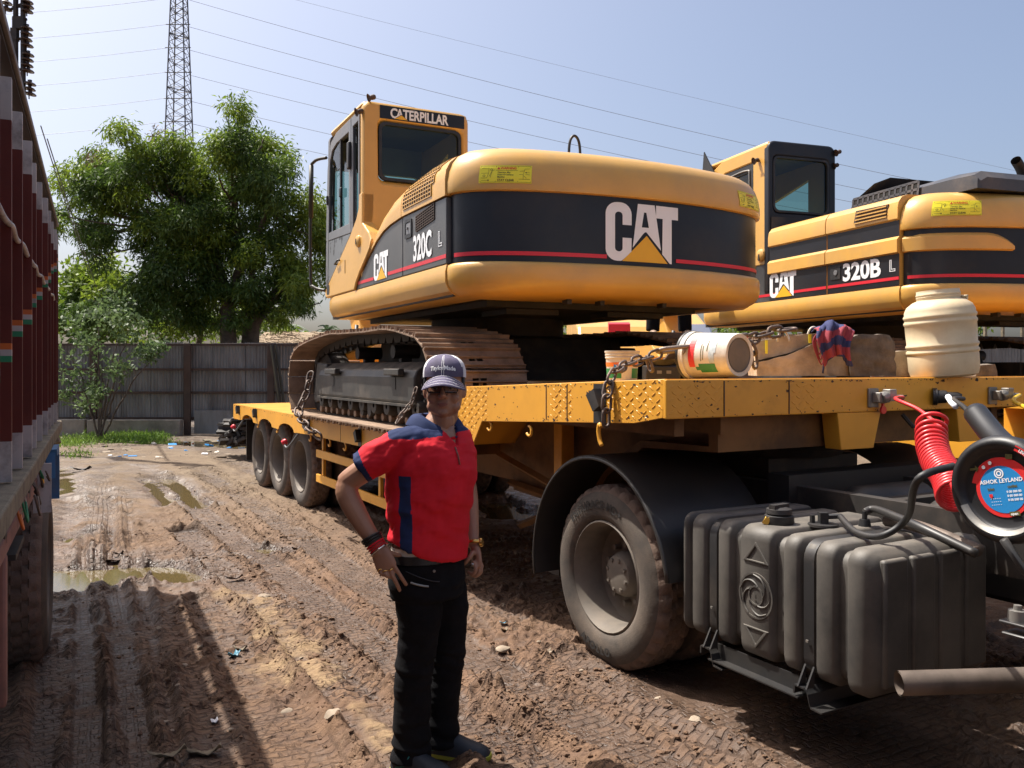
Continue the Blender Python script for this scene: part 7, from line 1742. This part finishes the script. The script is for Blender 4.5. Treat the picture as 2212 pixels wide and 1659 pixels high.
finger(b, [mp(.158,.088,.830), mp(.172,.078,.802), mp(.158,.075,.782), mp(.135,.078,.788)])
finger(b, [mp(.162,.108,.835), mp(.174,.102,.812), mp(.162,.098,.795), mp(.142,.098,.798)], .0088,.0072)
finger(b, [mp(.135,.055,.880), mp(.122,.040,.862), mp(.108,.040,.845), mp(.098,.045,.835)], .0115, .0088)
def skin_m(c):
    p = c - np.array(MO); m_ = np.zeros(len(c))
    m_[(np.abs(p[:,2]-1.5185) < .0085*(1-(np.clip(np.abs(p[:,0]-hx)/.024,0,1))**2)) & (p[:,1] < hy-.086)] = 1
    return m_
body = remesh('body', b, [M['skin'], M['lips']], man, .0042, 3, skin_m)
# --- polo shirt
SH = MB()
hem = lambda x, y, t: .908 - .32*(x+.05) + .010*math.sin(3*t)
SH.loft([sect_r(-.048,0,.90,.190,.142,zf=hem), sect_r(-.047,0,.93,.193,.145,zf=lambda x,y,t: hem(x,y,t)+.022), sect_r(-.046,0,.985,.190,.146), sect_r(-.045,0,1.05,.190,.152), sect_r(-.043,0,1.12,.193,.164), sect_r(-.039,0,1.19,.200,.174), sect_r(-.035,0,1.25,.204,.174),
         sect_r(-.030,0,1.31,.205,.158), sect_r(-.026,.003,1.355,.200,.136), sect_r(-.023,.006,1.39,.180,.113), sect_r(-.02,.01,1.418,.145,.093), sect_r(-.018,.012,1.44,.105,.080,zf=lambda x,y,t: 1.442-.030*max(0,math.cos(t))), sect_r(-.016,.012,1.455,.082,.072,zf=lambda x,y,t: 1.452-.060*max(0,math.cos(t)))])
sl0, sl1 = mp(-.115,-.10,1.360), mp(-.312,-.118,1.262)
SH.tube(spline([mp(-.06,-.06,1.345), sl0, mp(-.21,-.115,1.318), sl1], 5), [.07,.072,.074,.075,.076,.076,.075,.074,.073,.072,.071,.070,.069,.068,.067,.066], 24)
SH.tube(spline([mp(.03,.06,1.345), mp(.075,.135,1.315), mp(.085,.20,1.20)], 5), [.068]*6+[.068,.067,.066,.065,.064], 20)
def sh_disp(c, n):
    p = c - np.array(MO)
    k = fbm(p[:,0]*9+p[:,2]*7, p[:,2]*16-p[:,0]*8+p[:,1]*6, 3, 21)-.5
    k2 = fbm(p[:,0]*20-p[:,2]*14+3, p[:,2]*9+p[:,0]*17, 2, 25)-.5
    # pulls that run from the chest down to the hip hand
    d = np.sin((p[:,0]*.75+p[:,2]*1.0)*58 + 5*k)*np.exp(-((p[:,2]-1.04)/.13)**2)*.0032
    al_ = p[:,0]*lx + p[:,1]*ly; fr_ = (p[:,0]+.02)*fx + p[:,1]*fy
    V_ = np.clip((.052*(p[:,2]-1.345)/.09 - np.abs(al_+.012))/.010, 0, 1)*(fr_ > .02)*(p[:,2] > 1.345)
    hemz = np.exp(-((p[:,2]-(.935-.26*(p[:,0]+.05)))/.022)**2)*.006
    return c + n*(k*.020 + k2*.008 + d - V_*.045*(p[:,2] < 1.47))[:,None]
cam_dir = None
def sh_m(c):
    p = c - np.array(MO); x, y, z = p[:,0], p[:,1], p[:,2]; m_ = np.zeros(len(c))
    th = np.degrees(np.arctan2((x+.04)*lx + y*ly, (x+.04)*fx + y*fy))
    m_[(th > -84) & (th < -68) & (z < 1.235) & (x > -.24)] = 1
    a = np.array([-.115,-.10,1.36]); d = np.array([-.197,-.018,-.098]); L = np.linalg.norm(d); d /= L
    s_ = ((p-a)@d); rad = np.linalg.norm(p-a-np.outer(s_, d), axis=1); m_[(s_ > L-.026) & (rad < .12)] = 1
    yk = (z > 1.382 + .10*np.maximum(0, x+.06)) & (x < .02) & (s_ < .06); m_[yk] = 1
    m_[(z > 1.40) & (x > .04)] = 1
    # inside of the hem and neck opening
    return m_
shirt = remesh('polo_shirt', SH, [M['shirt'], M['navy']], man, .0052, 5, sh_m, sh_disp)
# collar flaps, placket, undershirt edge
for sgn in (-1, 1):
    V = []; F = []; nu, nv = 12, 4
    for i in range(nu+1):
        t = sgn*R(30 + 146*i/nu)
        for j in range(nv+1):
            v = j/nv; rA = .074+.062*v; rB = .072+.050*v; pt = (1 if i < 2 else 0)
            z = 1.468 - .034*v*v - .050*max(0, math.cos(t))*(1-.2*v) - (.040*v*(1-i/3) if i < 3 else 0) + .014*math.sin(v*3.1) - .006*v
            V.append(mp(-.016 + fx*rB*math.cos(t) + lx*rA*math.sin(t), .012 + fy*rB*math.cos(t) + ly*rA*math.sin(t), z))
    for i in range(nu):
        for j in range(nv): F.append((i*(nv+1)+j, (i+1)*(nv+1)+j, (i+1)*(nv+1)+j+1, i*(nv+1)+j+1))
    co_ = MB().add(V, F).build('collar', M['navy'], man, smooth=180); sd = co_.modifiers.new('s','SOLIDIFY'); sd.thickness = .004; sd.offset = 0; sb = co_.modifiers.new('u','SUBSURF'); sb.levels = 1; sb.render_levels = 2
pf_ = lambda t, z, h=.0: mp(-.03 + fx*(h+interp(z,[(1.25,.176),(1.31,.161),(1.355,.139),(1.40,.108)]))*math.cos(t), fy*(h+interp(z,[(1.25,.176),(1.31,.161),(1.355,.139),(1.40,.108)]))*math.cos(t), z)
MB().tube([pf_(0, z, -.001) + Vector((lx, ly, 0))*(-.012) for z in (1.345,1.31,1.275)], .0035, 5).build('placket', M['lips'], shirt, smooth=180)
us = MB().loft([sect_r(-.048,0,.935,.172,.127), sect_r(-.048,0,.885,.174,.129,zf=lambda x,y,t: .892-.20*(x+.05))], cap0=False, cap1=False).build('undershirt', M['bucket'], man, smooth=180)
# --- jeans
J = MB()
J.loft([sect_r(-.050,0,.912,.168,.124), sect_r(-.050,0,.88,.172,.128), sect_r(-.052,0,.83,.178,.133), sect_r(-.052,0,.78,.180,.140), sect_r(-.05,0,.72,.168,.135)])
J.tube(spline([mp(-.080,-.048,.80), mp(-.080,-.058,.68), mp(-.078,-.060,.62), mp(-.100,-.058,.42), mp(-.108,-.056,.30), mp(-.112,-.055,.14), mp(-.114,-.055,.055)], 4), [.095,.096,.096,.096]+[.094,.092,.091,.090]+[.088,.085,.083,.081]+[.079,.078,.078,.078]+[.077,.077,.077,.077]+[.078,.079,.081,.083]+[.086], 24)
J.tube(spline([mp(.005,.055,.80), mp(.028,.060,.68), mp(.030,.062,.62), mp(.024,.072,.42), mp(.012,.08,.30), mp(.000,.085,.14), mp(.000,.085,.06)], 4), [.093,.093,.092,.092]+[.090,.088,.086,.085]+[.084,.082,.080,.079]+[.076,.075,.074,.073]+[.073,.072,.072,.072]+[.073,.074,.075,.077]+[.079], 24)
def j_disp(c, n):
    p = c - np.array(MO); k = fbm(p[:,0]*8+p[:,1]*5, p[:,2]*20, 3, 31)-.5
    low = np.exp(-((p[:,2]-.10)/.09)**2) + .7*np.exp(-((p[:,2]-.43)/.07)**2) + .4*np.exp(-((p[:,2]-.76)/.06)**2)
    d = np.sin(p[:,2]*95 + 7*k + p[:,0]*22)*low*.0048
    return c + n*(k*.013 + d)[:,None]
jeans = remesh('jeans', J, M['jeans'], man, .006, 4, None, j_disp)
MB().loft([sect_r(-.050,0,.908,.174,.130), sect_r(-.050,0,.907,.178,.134), sect_r(-.050,0,.875,.181,.137), sect_r(-.050,0,.873,.177,.133)], cap0=False, cap1=False).build('belt', M['belt'], man, smooth=60)
pk = [mp(-.05 + fx*.141*math.cos(t) + lx*.183*math.sin(t), fy*.141*math.cos(t) + ly*.183*math.sin(t), z) for t, z in ((R(-62),.808),(R(-52),.800),(R(-42),.793),(R(-36),.790))]
MB().tube(pk, .0042, 4).build('pocket_tab', M['alu'], jeans, smooth=0)
MB().tube([mp(-.05 + fx*.140*math.cos(t) + lx*.181*math.sin(t), fy*.140*math.cos(t) + ly*.181*math.sin(t), .832-.03*math.sin((t+.9)*2.2)) for t in np.linspace(R(-70),R(-20),12)], .0022, 4).build('pocket_seam', M['jeans2'], jeans, smooth=180)
MB().lathe([(0,.003),(.006,.002),(.006,0)], 8, Matrix.Translation(mp(-.05+fx*.137*.87+lx*.18*(-.45), fy*.137*.87+ly*.18*(-.45), .848)) @ Matrix.Rotation(R(90),4,'X')).build('rivet', M['alu'], jeans)
# --- shoes
def shoe(hx_, hy_, tx_, ty_, name='trainer'):
    h, t_ = mp(hx_, hy_, 0), mp(tx_, ty_, 0); d = (t_-h).normalized(); s_ = Vector((-d.y, d.x, 0)); L = (t_-h).length
    up_ = MB(); rings = []
    for f, w, top in ((-.02,.020,.055),(.03,.036,.095),(.15,.040,.115),(.30,.042,.122),(.42,.044,.112),(.55,.048,.096),(.70,.052,.080),(.85,.048,.070),(.95,.036,.060),(1.0,.020,.044)):
        c = h + d*L*f; rings.append([c + s_*math.cos(a)*w + Vector((0,0,.022 + (top-.022)*max(0,math.sin(a))**.8 if math.sin(a) > 0 else .022)) for a in np.linspace(0, 2*math.pi, 21)[:-1]])
    o = up_.loft(rings).build(name, M['shoe'], man, smooth=60)
    so_ = MB(); out = []
    for f, w in ((-.04,.018),(0,.032),(.15,.040),(.4,.042),(.7,.052),(.88,.048),(1.0,.028),(1.03,.010)): out.append((f, w))
    pl = [(h + d*L*f + s_*w) for f, w in out] + [(h + d*L*f - s_*w) for f, w in reversed(out)]
    n = len(pl); so_.add([(p.x,p.y,.002+.012*(max(0,((p-h).dot(d)/L)-.8)*4)) for p in pl] + [(p.x,p.y,.026+.012*(max(0,((p-h).dot(d)/L)-.8)*3)) for p in pl], [(i,(i+1)%n,n+(i+1)%n,n+i) for i in range(n)] + [tuple(range(n-1,-1,-1)), tuple(range(n,2*n))])
    so_.build('sole', M['lime'], o, smooth=0, bevel=.005)
    for sg in (1, -1):
        MB().tube([h + d*L*.12 + s_*sg*.040 + Vector((0,0,.04)), h + d*L*.28 + s_*sg*.043 + Vector((0,0,.055)), h + d*L*.36 + s_*sg*.036 + Vector((0,0,.095))], .007, 5, flat=.5).build('teal_band', M['teal'], o, smooth=180)
    lc_ = MB()
    for f in (.42,.48,.54,.60): lc_.tube([h + d*L*f + s_*a_ + Vector((0,0,zz)) for a_, zz in ((-.026,.075-(f-.42)*.12),(0,.099-(f-.42)*.13),(.026,.075-(f-.42)*.12))], .0028, 4)
    lc_.build('laces', M['dark'], o, smooth=180)
    MB().tube([h + d*L*.40 + Vector((0,0,.104)), h + d*L*.62 + Vector((0,0,.082))], .013, 6, flat=.4).build('tongue', M['bucket'], o, smooth=180)
shoe(-.062, .105, .208, .030); shoe(-.185, -.055, .055, -.155)
# --- cap, hair, glasses, jewellery
CX_, CY_ = hx, hy+.008
dome = MB(); V = []; F = []; mi = []; na, nz = 56, 14; Zb = 1.632
def capp(a, v, e=0.0):
    """a: 0 at the brow (toward the camera), v 0 rim .. 1 crown"""
    w = (.0905+e)*(1-v**3.0)**.5 if v < 1 else 0; dp = (.104+e)*(1-v**2.7)**.5 if v < 1 else 0
    return mp(CX_ + w*math.sin(a), CY_ - dp*math.cos(a)*(.96 if math.cos(a) > 0 else 1.0), Zb - .010*(1-math.cos(a))*.5*(1-v) + .094*v)
for j in range(nz+1):
    for i in range(na): V.append(capp(2*math.pi*i/na, min(.9999, (j/nz)**.8)))
for j in range(nz):
    for i in range(na):
        F.append((j*na+i, j*na+(i+1)%na, (j+1)*na+(i+1)%na, (j+1)*na+i)); a = 2*math.pi*(i+.5)/na; a = a if a < math.pi else a-2*math.pi
        mi.append(0 if abs(a) < R(66)*(1-.22*(j/nz)) else 1)
dome.add(V, F); dome.m = mi; cap_ = dome.build('cap', [M['capnavy'], M['bucket2']], man, smooth=180)
br_ = MB(); V = []; F = []; nu, nv = 22, 8
for i in range(nu+1):
    a = R(-66 + 132*i/nu)
    for j in range(nv+1):
        v = j/nv; w = .0915 + .010*v; reach = .078*math.cos(a*1.25)**.8*v if abs(a) < R(71) else 0
        V.append(mp(CX_ + w*math.sin(a)*1.0, CY_ - .100*math.cos(a) - reach, Zb + .006 - .030*v*math.cos(a) - .048*(math.sin(a)**2) - .010*v))
for i in range(nu):
    for j in range(nv): F.append((i*(nv+1)+j, (i+1)*(nv+1)+j, (i+1)*(nv+1)+j+1, i*(nv+1)+j+1))
bm_ = br_.add(V, F).build('brim', M['capbrim'], cap_, smooth=180); sd = bm_.modifiers.new('s','SOLIDIFY'); sd.thickness = .004
stt = MB()
for k in range(4): stt.tube([Vector(V[i*(nv+1)+1+2*k if 1+2*k <= nv else nv]) + Vector((0,-.0005,.0024)) for i in range(1, nu)], .0009, 4)
for a in (R(-2.6), R(2.6)): stt.tube([capp(a, v, .0012) for v in np.linspace(.02,.93,14)], .0010, 4)
stt.build('stitching', M['white'], cap_, smooth=180)
ct = MB()
def cm(x, y): return capp(x/.088, .30 + y/.098 - .0*x, .0022)
put_txt(ct, 'TaylorMade', lambda x, y: cm(x, y + .10*x*0 - .004*(x/.05)**2), .0255, .03, .90, 'CENTER', .95)
ct.build('cap_lettering', M['white'], cap_, smooth=0, recalc=False)
hr = MB(); V = []; F = []
for i in range(25):
    a = R(72 + 216*i/24)
    for v, z in ((1.0,1.640),(1.015,1.60),(1.0,1.565 if 80 < math.degrees(a) < 280 and abs(math.degrees(a)-180) < 60 else 1.58)): V.append(mp(CX_ + .0855*v*math.sin(a), CY_ - .003 - .102*v*math.cos(a), z))
for i in range(24):
    for j in range(2): F.append((3*i+j, 3*i+3+j, 3*i+4+j, 3*i+1+j))
hr_o = hr.add(V, F).build('hair', M['hair'], man, smooth=180); sd = hr_o.modifiers.new('s','SOLIDIFY'); sd.thickness = .012
gl = MB(); gy = hy-.1015
for s_ in (-1, 1):
    P = [mp(hx + s_*(.0335) + x, gy + .010*((abs(s_*.0335+x))/.06)**2, 1.583 + z) for x, z in rrect(-.027,.027,-.0165,.0165,.009,4)]
    gl.tube(P+[P[0]], .0026, 6); gl.tube([mp(hx+s_*.0605, gy+.011, 1.592), mp(hx+s_*.078, hy-.03, 1.592), mp(hx+s_*.080, hy+.01, 1.588)], .0022, 5)
gl.tube([mp(hx-.007,gy+.001,1.588), mp(hx,gy-.001,1.591), mp(hx+.007,gy+.001,1.588)], .002, 5)
glo = gl.build('glasses', M['dark'], man, smooth=60)
for s_ in (-1, 1):
    MB().flat([(s_*.0335+x, z) for x, z in rrect(-.026,.026,-.0155,.0155,.009,4)], lambda x,z: mp(hx+x, gy+.010*(abs(x)/.06)**2, 1.583+z)).build('lens', M['lens'], glo, smooth=0)
    ey_ = MB(); ell(ey_, mp(hx+s_*.032, hy-.079, 1.584), (.0125,.010,.0075)); eo = ey_.build('eye', M['bucket'], man, smooth=180)
    ei = MB(); ell(ei, mp(hx+s_*.032, hy-.0865, 1.583), (.0052,.004,.0055)); ei.build('iris', M['hair'], eo, smooth=180)
    MB().tube([mp(hx+s_*.012,hy-.0935,1.603), mp(hx+s_*.034,hy-.090,1.608), mp(hx+s_*.054,hy-.076,1.600)], [.003,.0042,.002], 6).build('eyebrow', M['hair'], man, smooth=180)
def bangle(c, d, r, th, m, name, parent=None):
    q = Vector(d).to_track_quat('Z','Y').to_matrix().to_4x4(); T_ = Matrix.Translation(Vector(c)) @ q
    return MB().tube([T_ @ Vector((r*math.cos(a), r*math.sin(a), 0)) for a in np.linspace(0, 2*math.pi, 25)], th, 7, caps=False).build(name, M[m], parent or man, smooth=180)
fd = (wr_ - mp(-.320,-.14,1.075)).normalized()
for k, (off, m_, r_, th) in enumerate(((-.030,'hair',.0385,.005),(-.020,'hair',.038,.005),(-.010,'hair',.0375,.0045),(.002,'shirt',.037,.004),(.012,'shirt',.0365,.003),(.022,'shirt',.036,.003),(.031,'chrome',.040,.003))): bangle(wr_ + fd*off, fd + Vector((.03*k-.08,.02,0)), r_, th, m_, 'bracelet')
for p_, d_ in ((mp(-.1775,-.1925,.867), (.5,-.1,-.85)), (mp(-.200,-.194,.858), (.3,-.6,-.8)), (mp(-.2185,-.190,.862), (.2,-.7,-.8))): bangle(p_, d_, .0112, .0026, 'gold', 'ring')
wt = bangle(mp(.140,.108,.915), (.0,-.35,-1), .0325, .008, 'gold', 'watch'); MB().lathe([(0,.008),(.017,.007),(.019,0),(.019,-.004)], 18, Matrix.Translation(mp(.170,.092,.917)) @ Matrix.Rotation(R(80),4,'Y') @ Matrix.Rotation(R(15),4,'X')).build('watch_face', M['gold'], wt)
MB().box(-.006,.006,-.006,.006,-.006,.006,M=Matrix.Translation(mp(.135,.030,.835))).build('ring', M['chrome'], man, bevel=.002)

# person standing on the far machine's track, mostly hidden by the tail
P0 = EX2.location + Vector((0,0,0)); q_ = at(1445, 722, 10.6); P0 = Vector((q_.x, q_.y, 2.04))
p2 = empty('person', P0, 'person in dark trousers standing on the far track, hidden above the knees by the tail', 'person')
def pm(x, y, z): return P0 + Vector((x, y, z))
bb = MB()
for s_ in (-1, 1):
    bb.tube([pm(s_*.20,0,.06), pm(s_*.18,0,.45), pm(s_*.10,0,.86)], [.045,.058,.085], 12); bb.tube([pm(s_*.20,.03,.035), pm(s_*.215,-.20,.03)], [.04,.035], 10)
    bb.tube([pm(s_*.17,0,1.36), pm(s_*.25,.02,1.10), pm(s_*.24,-.05,.86), pm(s_*.23,-.07,.78)], [.055,.045,.035,.03], 10)
    for k in range(5): bb.tube([pm(s_*.23,-.07+.016*(k-2),.79), pm(s_*.235,-.085+.018*(k-2),.72-.01*(k in (1,2)))], [.010,.008], 7)
bb.loft([[pm(A*math.cos(a), B_*math.sin(a), z) for a in np.linspace(0,2*math.pi,21)[:-1]] for z, A, B_ in ((.80,.15,.11),(.95,.16,.115),(1.15,.175,.12),(1.32,.19,.11),(1.40,.13,.08),(1.44,.06,.06),(1.50,.055,.06))])
ell(bb, pm(0,-.01,1.58), (.075,.095,.115)); ell(bb, pm(0,-.10,1.57), (.012,.014,.014))
remesh('body', bb, [M['skin']], p2, .013, 3)
tr_ = MB()
for s_ in (-1, 1): tr_.tube([pm(s_*.20,0,.08), pm(s_*.19,0,.40), pm(s_*.11,0,.84)], [.085,.088,.105], 14)
tr_.loft([[pm(A*math.cos(a), B_*math.sin(a), z) for a in np.linspace(0,2*math.pi,21)[:-1]] for z, A, B_ in ((.74,.17,.13),(.95,.175,.13))]); remesh('trousers', tr_, [M['jeans']], p2, .013, 3)
sh2 = MB(); sh2.loft([[pm(A*math.cos(a), B_*math.sin(a), z) for a in np.linspace(0,2*math.pi,21)[:-1]] for z, A, B_ in ((.88,.19,.145),(1.15,.195,.145),(1.32,.205,.13),(1.41,.14,.10),(1.45,.075,.075))])
for s_ in (-1, 1): sh2.tube([pm(s_*.12,0,1.34), pm(s_*.19,.01,1.28), pm(s_*.235,.02,1.14)], [.08,.075,.068], 12)
remesh('shirt', sh2, [M['grey']], p2, .013, 3)
for s_ in (-1, 1): 
    so2 = MB(); ell(so2, pm(s_*.21,-.085,.045), (.052,.15,.05)); so2.build('boot', M['rustshoe'], p2, smooth=180)
hh = MB(); ell(hh, pm(0,.01,1.625), (.082,.10,.085)); hh.build('hair', M['hair'], p2, smooth=180)

# ================================================================ stones and litter on the mud
def gp_(px, py): p = G(px, py); p.z = gz(p.x, p.y); return p
def stone_mesh(seed, sq=.6):
    bm = bmesh.new(); bmesh.ops.create_icosphere(bm, subdivisions=2, radius=1); rg_ = np.random.default_rng(seed); o_ = rg_.uniform(0,90,2)
    for v in bm.verts:
        k = float(fbm(np.array([v.co.x*1.3+o_[0]+v.co.z]), np.array([v.co.y*1.3+o_[1]-v.co.z*.7]), 2, seed)[0]); v.co *= .62+.76*k; v.co.z *= sq
    me = bpy.data.meshes.new('stone'); bm.to_mesh(me); bm.free(); me.materials.append(M['palestone'])
    for p_ in me.polygons: p_.use_smooth = True
    me.set_sharp_from_angle(angle=R(38)); return me
SM = [stone_mesh(i, s_) for i, s_ in ((1,.5),(2,.62),(3,.38),(4,.55),(5,.45))]
SP = [(1085,1411,15,'large pale flat stone right of the man, near the tyre'),(718,1577,17,'flat buff stone left of the man\'s knees on the sand'),(570,1288,13,'round tan stone at the edge of the sand patch')]
for i, (px, py, r_, lab) in enumerate(SP):
    p = gp_(px, py); o = bpy.data.objects.new('stone', SM[i]); COL.objects.link(o); o.location = p + Vector((0,0,.008)); s_ = r_/1854*p.y*1.1; o.scale = (s_, s_, s_*.8); o.rotation_euler = (0,0,random.uniform(0,6)); tag(o, lab, 'stone')
for i in range(62):
    px, py = (random.uniform(140, 1300), random.choice([random.uniform(1180,1655), random.uniform(1100,1655)])) if i < 30 else (random.uniform(150,560), random.uniform(955,1000)) if i < 60 else (random.uniform(1050,1560), random.uniform(1420,1650))
    if 835 < px < 1070 and py > 1180: continue
    p = gp_(px, py)
    if p.z < -.02: continue
    o = bpy.data.objects.new('stone', random.choice(SM)); COL.objects.link(o); s_ = random.uniform(.005,.017)*(1.6 if i >= 30 and i < 60 else 1)*random.choice((1,1,1,1.5)); o.location = p + Vector((0,0,s_*.15)); o.scale = (s_*random.uniform(.8,1.5), s_, s_*random.uniform(.5,1)); o.rotation_euler = (random.uniform(-.3,.3),random.uniform(-.3,.3),random.uniform(0,6)); tag(o, 'small pale stone half pressed into the brown mud', 'stone', 'small stones in the mud')
# loose clods of mud: nobody could count them
cm_ = MB(); ico = [v.co.copy() for v in (lambda b_: (bmesh.ops.create_icosphere(b_, subdivisions=1, radius=1), b_)[1])(bmesh.new()).verts]
bm = bmesh.new(); bmesh.ops.create_icosphere(bm, subdivisions=1, radius=1); iv = np.array([v.co[:] for v in bm.verts]); bm.verts.ensure_lookup_table(); jf = [tuple(v.index for v in f.verts) for f in bm.faces]; bm.free()
rg = np.random.default_rng(12); cxy = []
for P, w, d, tr in TRACKS[:5]:
    for (x0,y0),(x1,y1) in zip(P, P[1:]):
        L = math.hypot(x1-x0,y1-y0); n = int(L*110)
        t = rg.uniform(0,1,n); s_ = rg.normal(0, 1, n)*.05 + rg.choice((-1,1), n)*w*1.25; nx_, ny_ = -(y1-y0)/L, (x1-x0)/L
        cxy.append(np.stack([x0+(x1-x0)*t+nx_*s_, y0+(y1-y0)*t+ny_*s_], -1))
for (px, py, sx_, sy_, n) in ((1500,1600,260,70,180),(1290,1480,90,45,170),(700,1380,140,110,250),(330,1400,150,160,260),(430,1180,160,60,300),(620,1150,140,60,300),(1130,1560,120,90,500)):
    for _ in range(n):
        p = G(px+rg.normal()*sx_*.6, max(1030, py+rg.normal()*sy_*.6)); cxy.append(np.array([[p.x,p.y]]))
cxy = np.concatenate(cxy); hz = ground_h(cxy[:,0][None,:], cxy[:,1][None,:])[0][0]
k = (hz > -.02) & (cxy[:,1] > 3.2); cxy = cxy[k]; hz = hz[k]
V = []; F = []
for (x, y), z in zip(cxy, hz):
    r_ = rg.uniform(.003,.010)*(2.0 if rg.random() < .10 else 1); dfm = iv*(rg.uniform(.6,1.2,(len(iv),1)))*np.array([rg.uniform(.8,1.5), rg.uniform(.8,1.3), rg.uniform(.5,.9)])*r_
    a = rg.uniform(0,6.28); ca, sa = math.cos(a), math.sin(a); V.append(np.stack([dfm[:,0]*ca-dfm[:,1]*sa+x, dfm[:,0]*sa+dfm[:,1]*ca+y, dfm[:,2]+z+r_*.2], -1)); F += [tuple(i+(len(V)-1)*len(iv) for i in f) for f in jf]
me = bpy.data.meshes.new('mud_clods'); me.from_pydata(np.concatenate(V).tolist(), [], F); me.materials.append(ground.data.materials[0])
co_ = bpy.data.objects.new('mud_clods', me); COL.objects.link(co_); tag(co_, 'loose crumbs and clods of mud along the wheel ruts', 'mud', kind='stuff')
def scrap(px, py, w, h, m, label, cat, name, bend=.02, rot=0.3, lift=.008, group=None):
    p = gp_(px, py); V = []; F = []; nu, nv = 6, 4
    for i in range(nu+1):
        for j in range(nv+1):
            u, v = i/nu-.5, j/nv-.5; V.append((u*w*(1-.25*abs(v)), v*h, lift + bend*(u*u*3 - v*.4) + .25*bend*math.sin(u*9+v*7)))
    for i in range(nu):
        for j in range(nv): F.append((i*(nv+1)+j, (i+1)*(nv+1)+j, (i+1)*(nv+1)+j+1, i*(nv+1)+j+1))
    o = MB().add(V, F).build(name, M[m], M=Matrix.Translation(p) @ Matrix.Rotation(rot,4,'Z'), smooth=180, loc=tuple(p)); sd = o.modifiers.new('s','SOLIDIFY'); sd.thickness = .002; return tag(o, label, cat, group)
scrap(463,1571,.035,.05,'paper','white paper scrap with blue print lying in the shaded mud','paper','paper_scrap',.012,.4)
scrap(505,1416,.07,.05,'bluepl','crumpled teal plastic scrap beside the sand patch','plastic scrap','plastic_scrap',.03,.9)
scrap(432,1412,.04,.03,'palestone','small buff scrap left of the teal plastic','scrap','paper_scrap',.02,1.9)
scrap(360,1655,.16,.05,'wood','long grey strip of bark at the bottom edge of the photo','bark','bark_strip',.04,.35)
scrap(520,1403,.08,.03,'wood','pale bark chip on the sand, right of the teal plastic','bark','bark_chip',.03,.15)
scrap(440,1640,.15,.055,'wood','wide curled piece of bark in the shade','bark','bark_chip',.04,.2)
scrap(1090,1365,.05,.03,'drybrown','pale dry leaf on the mud right of the man','leaf','dry_leaf',.02,.6)
scrap(1190,1425,.04,.025,'palestone','pale chip just in front of the drive tyre','chip','stone_chip',.02,2.2)
scrap(175,1016,.35,.12,'strap','black plastic rag lying beside the far left puddle','rag','plastic_rag',.06,.1)
scrap(410,955,.18,.10,'orange','orange plastic scrap in the water by the fence','plastic scrap','plastic_scrap',.05,.2)
scrap(1087,1354,.05,.02,'bluepl','small blue grey wrapper right of the man\'s knee','wrapper','wrapper',.015,.0)
for i, (px, py, w, h, rot) in enumerate(((245,1210,.26,.05,.5),(255,1200,.10,.03,.2),(505,1252,.14,.03,.3),(640,1195,.09,.03,.8),(860,1290,.18,.03,.45))):
    scrap(px, py, w, h, 'post', ['dark stick jutting from the mud at the puddle edge','short dark splinter lying beyond the puddle edge','thin dark twig on the mud, mid left','small dark chip near the row of trailer wheels','dark twig on the mud left of the man\'s hand'][i], 'stick', 'stick', .03, rot, .02)
rg = np.random.default_rng(77); lit = [('paper','white paper'),('bucket','cream coloured'),('palestone','buff'),('drybrown','dry brown'),('lblue','bright blue'),('wood','grey brown')]
for i in range(46):
    px = rg.uniform(205, 530); py = rg.uniform(950, 992); p = G(px, py); s_ = rg.uniform(.03, .10)
    o = MB().box(-s_,s_,-s_*.6,s_*.6,0,.02+s_*.2,M=Matrix.Translation(p+Vector((0,0,-.01))) @ Matrix.Rotation(rg.uniform(0,3),4,'Z') @ Matrix.Rotation(rg.uniform(-.4,.4),4,'X')).build('litter_scrap', M[lit[(li_ := int(rg.integers(0,6)))][0]], smooth=0, loc=tuple(p), bevel=.008); tag(o, f'small {lit[li_][1]} scrap of litter on the wet ground before the fence', 'litter', f'{lit[li_][1]} litter scraps before the fence')
hp = MB()
for _ in range(240):
    p = at(rg.normal(528,16), rg.uniform(905,958), 15.8+rg.uniform(-.5,.6)); a = rg.uniform(.04,.15); hp.box(-a,a,-a*.6,a*.6,-.02,.03,M=Matrix.Translation(p) @ Matrix.Rotation(rg.uniform(0,3),4,'Z') @ Matrix.Rotation(rg.uniform(-1,1),4,'X'))
ho_ = hp.build('rubbish_heap', [M['under']], smooth=0, loc=tuple(G(528,958))); tag(ho_, 'dark rubbish heaped behind the rear wheels of the trailer', 'rubbish', kind='stuff')
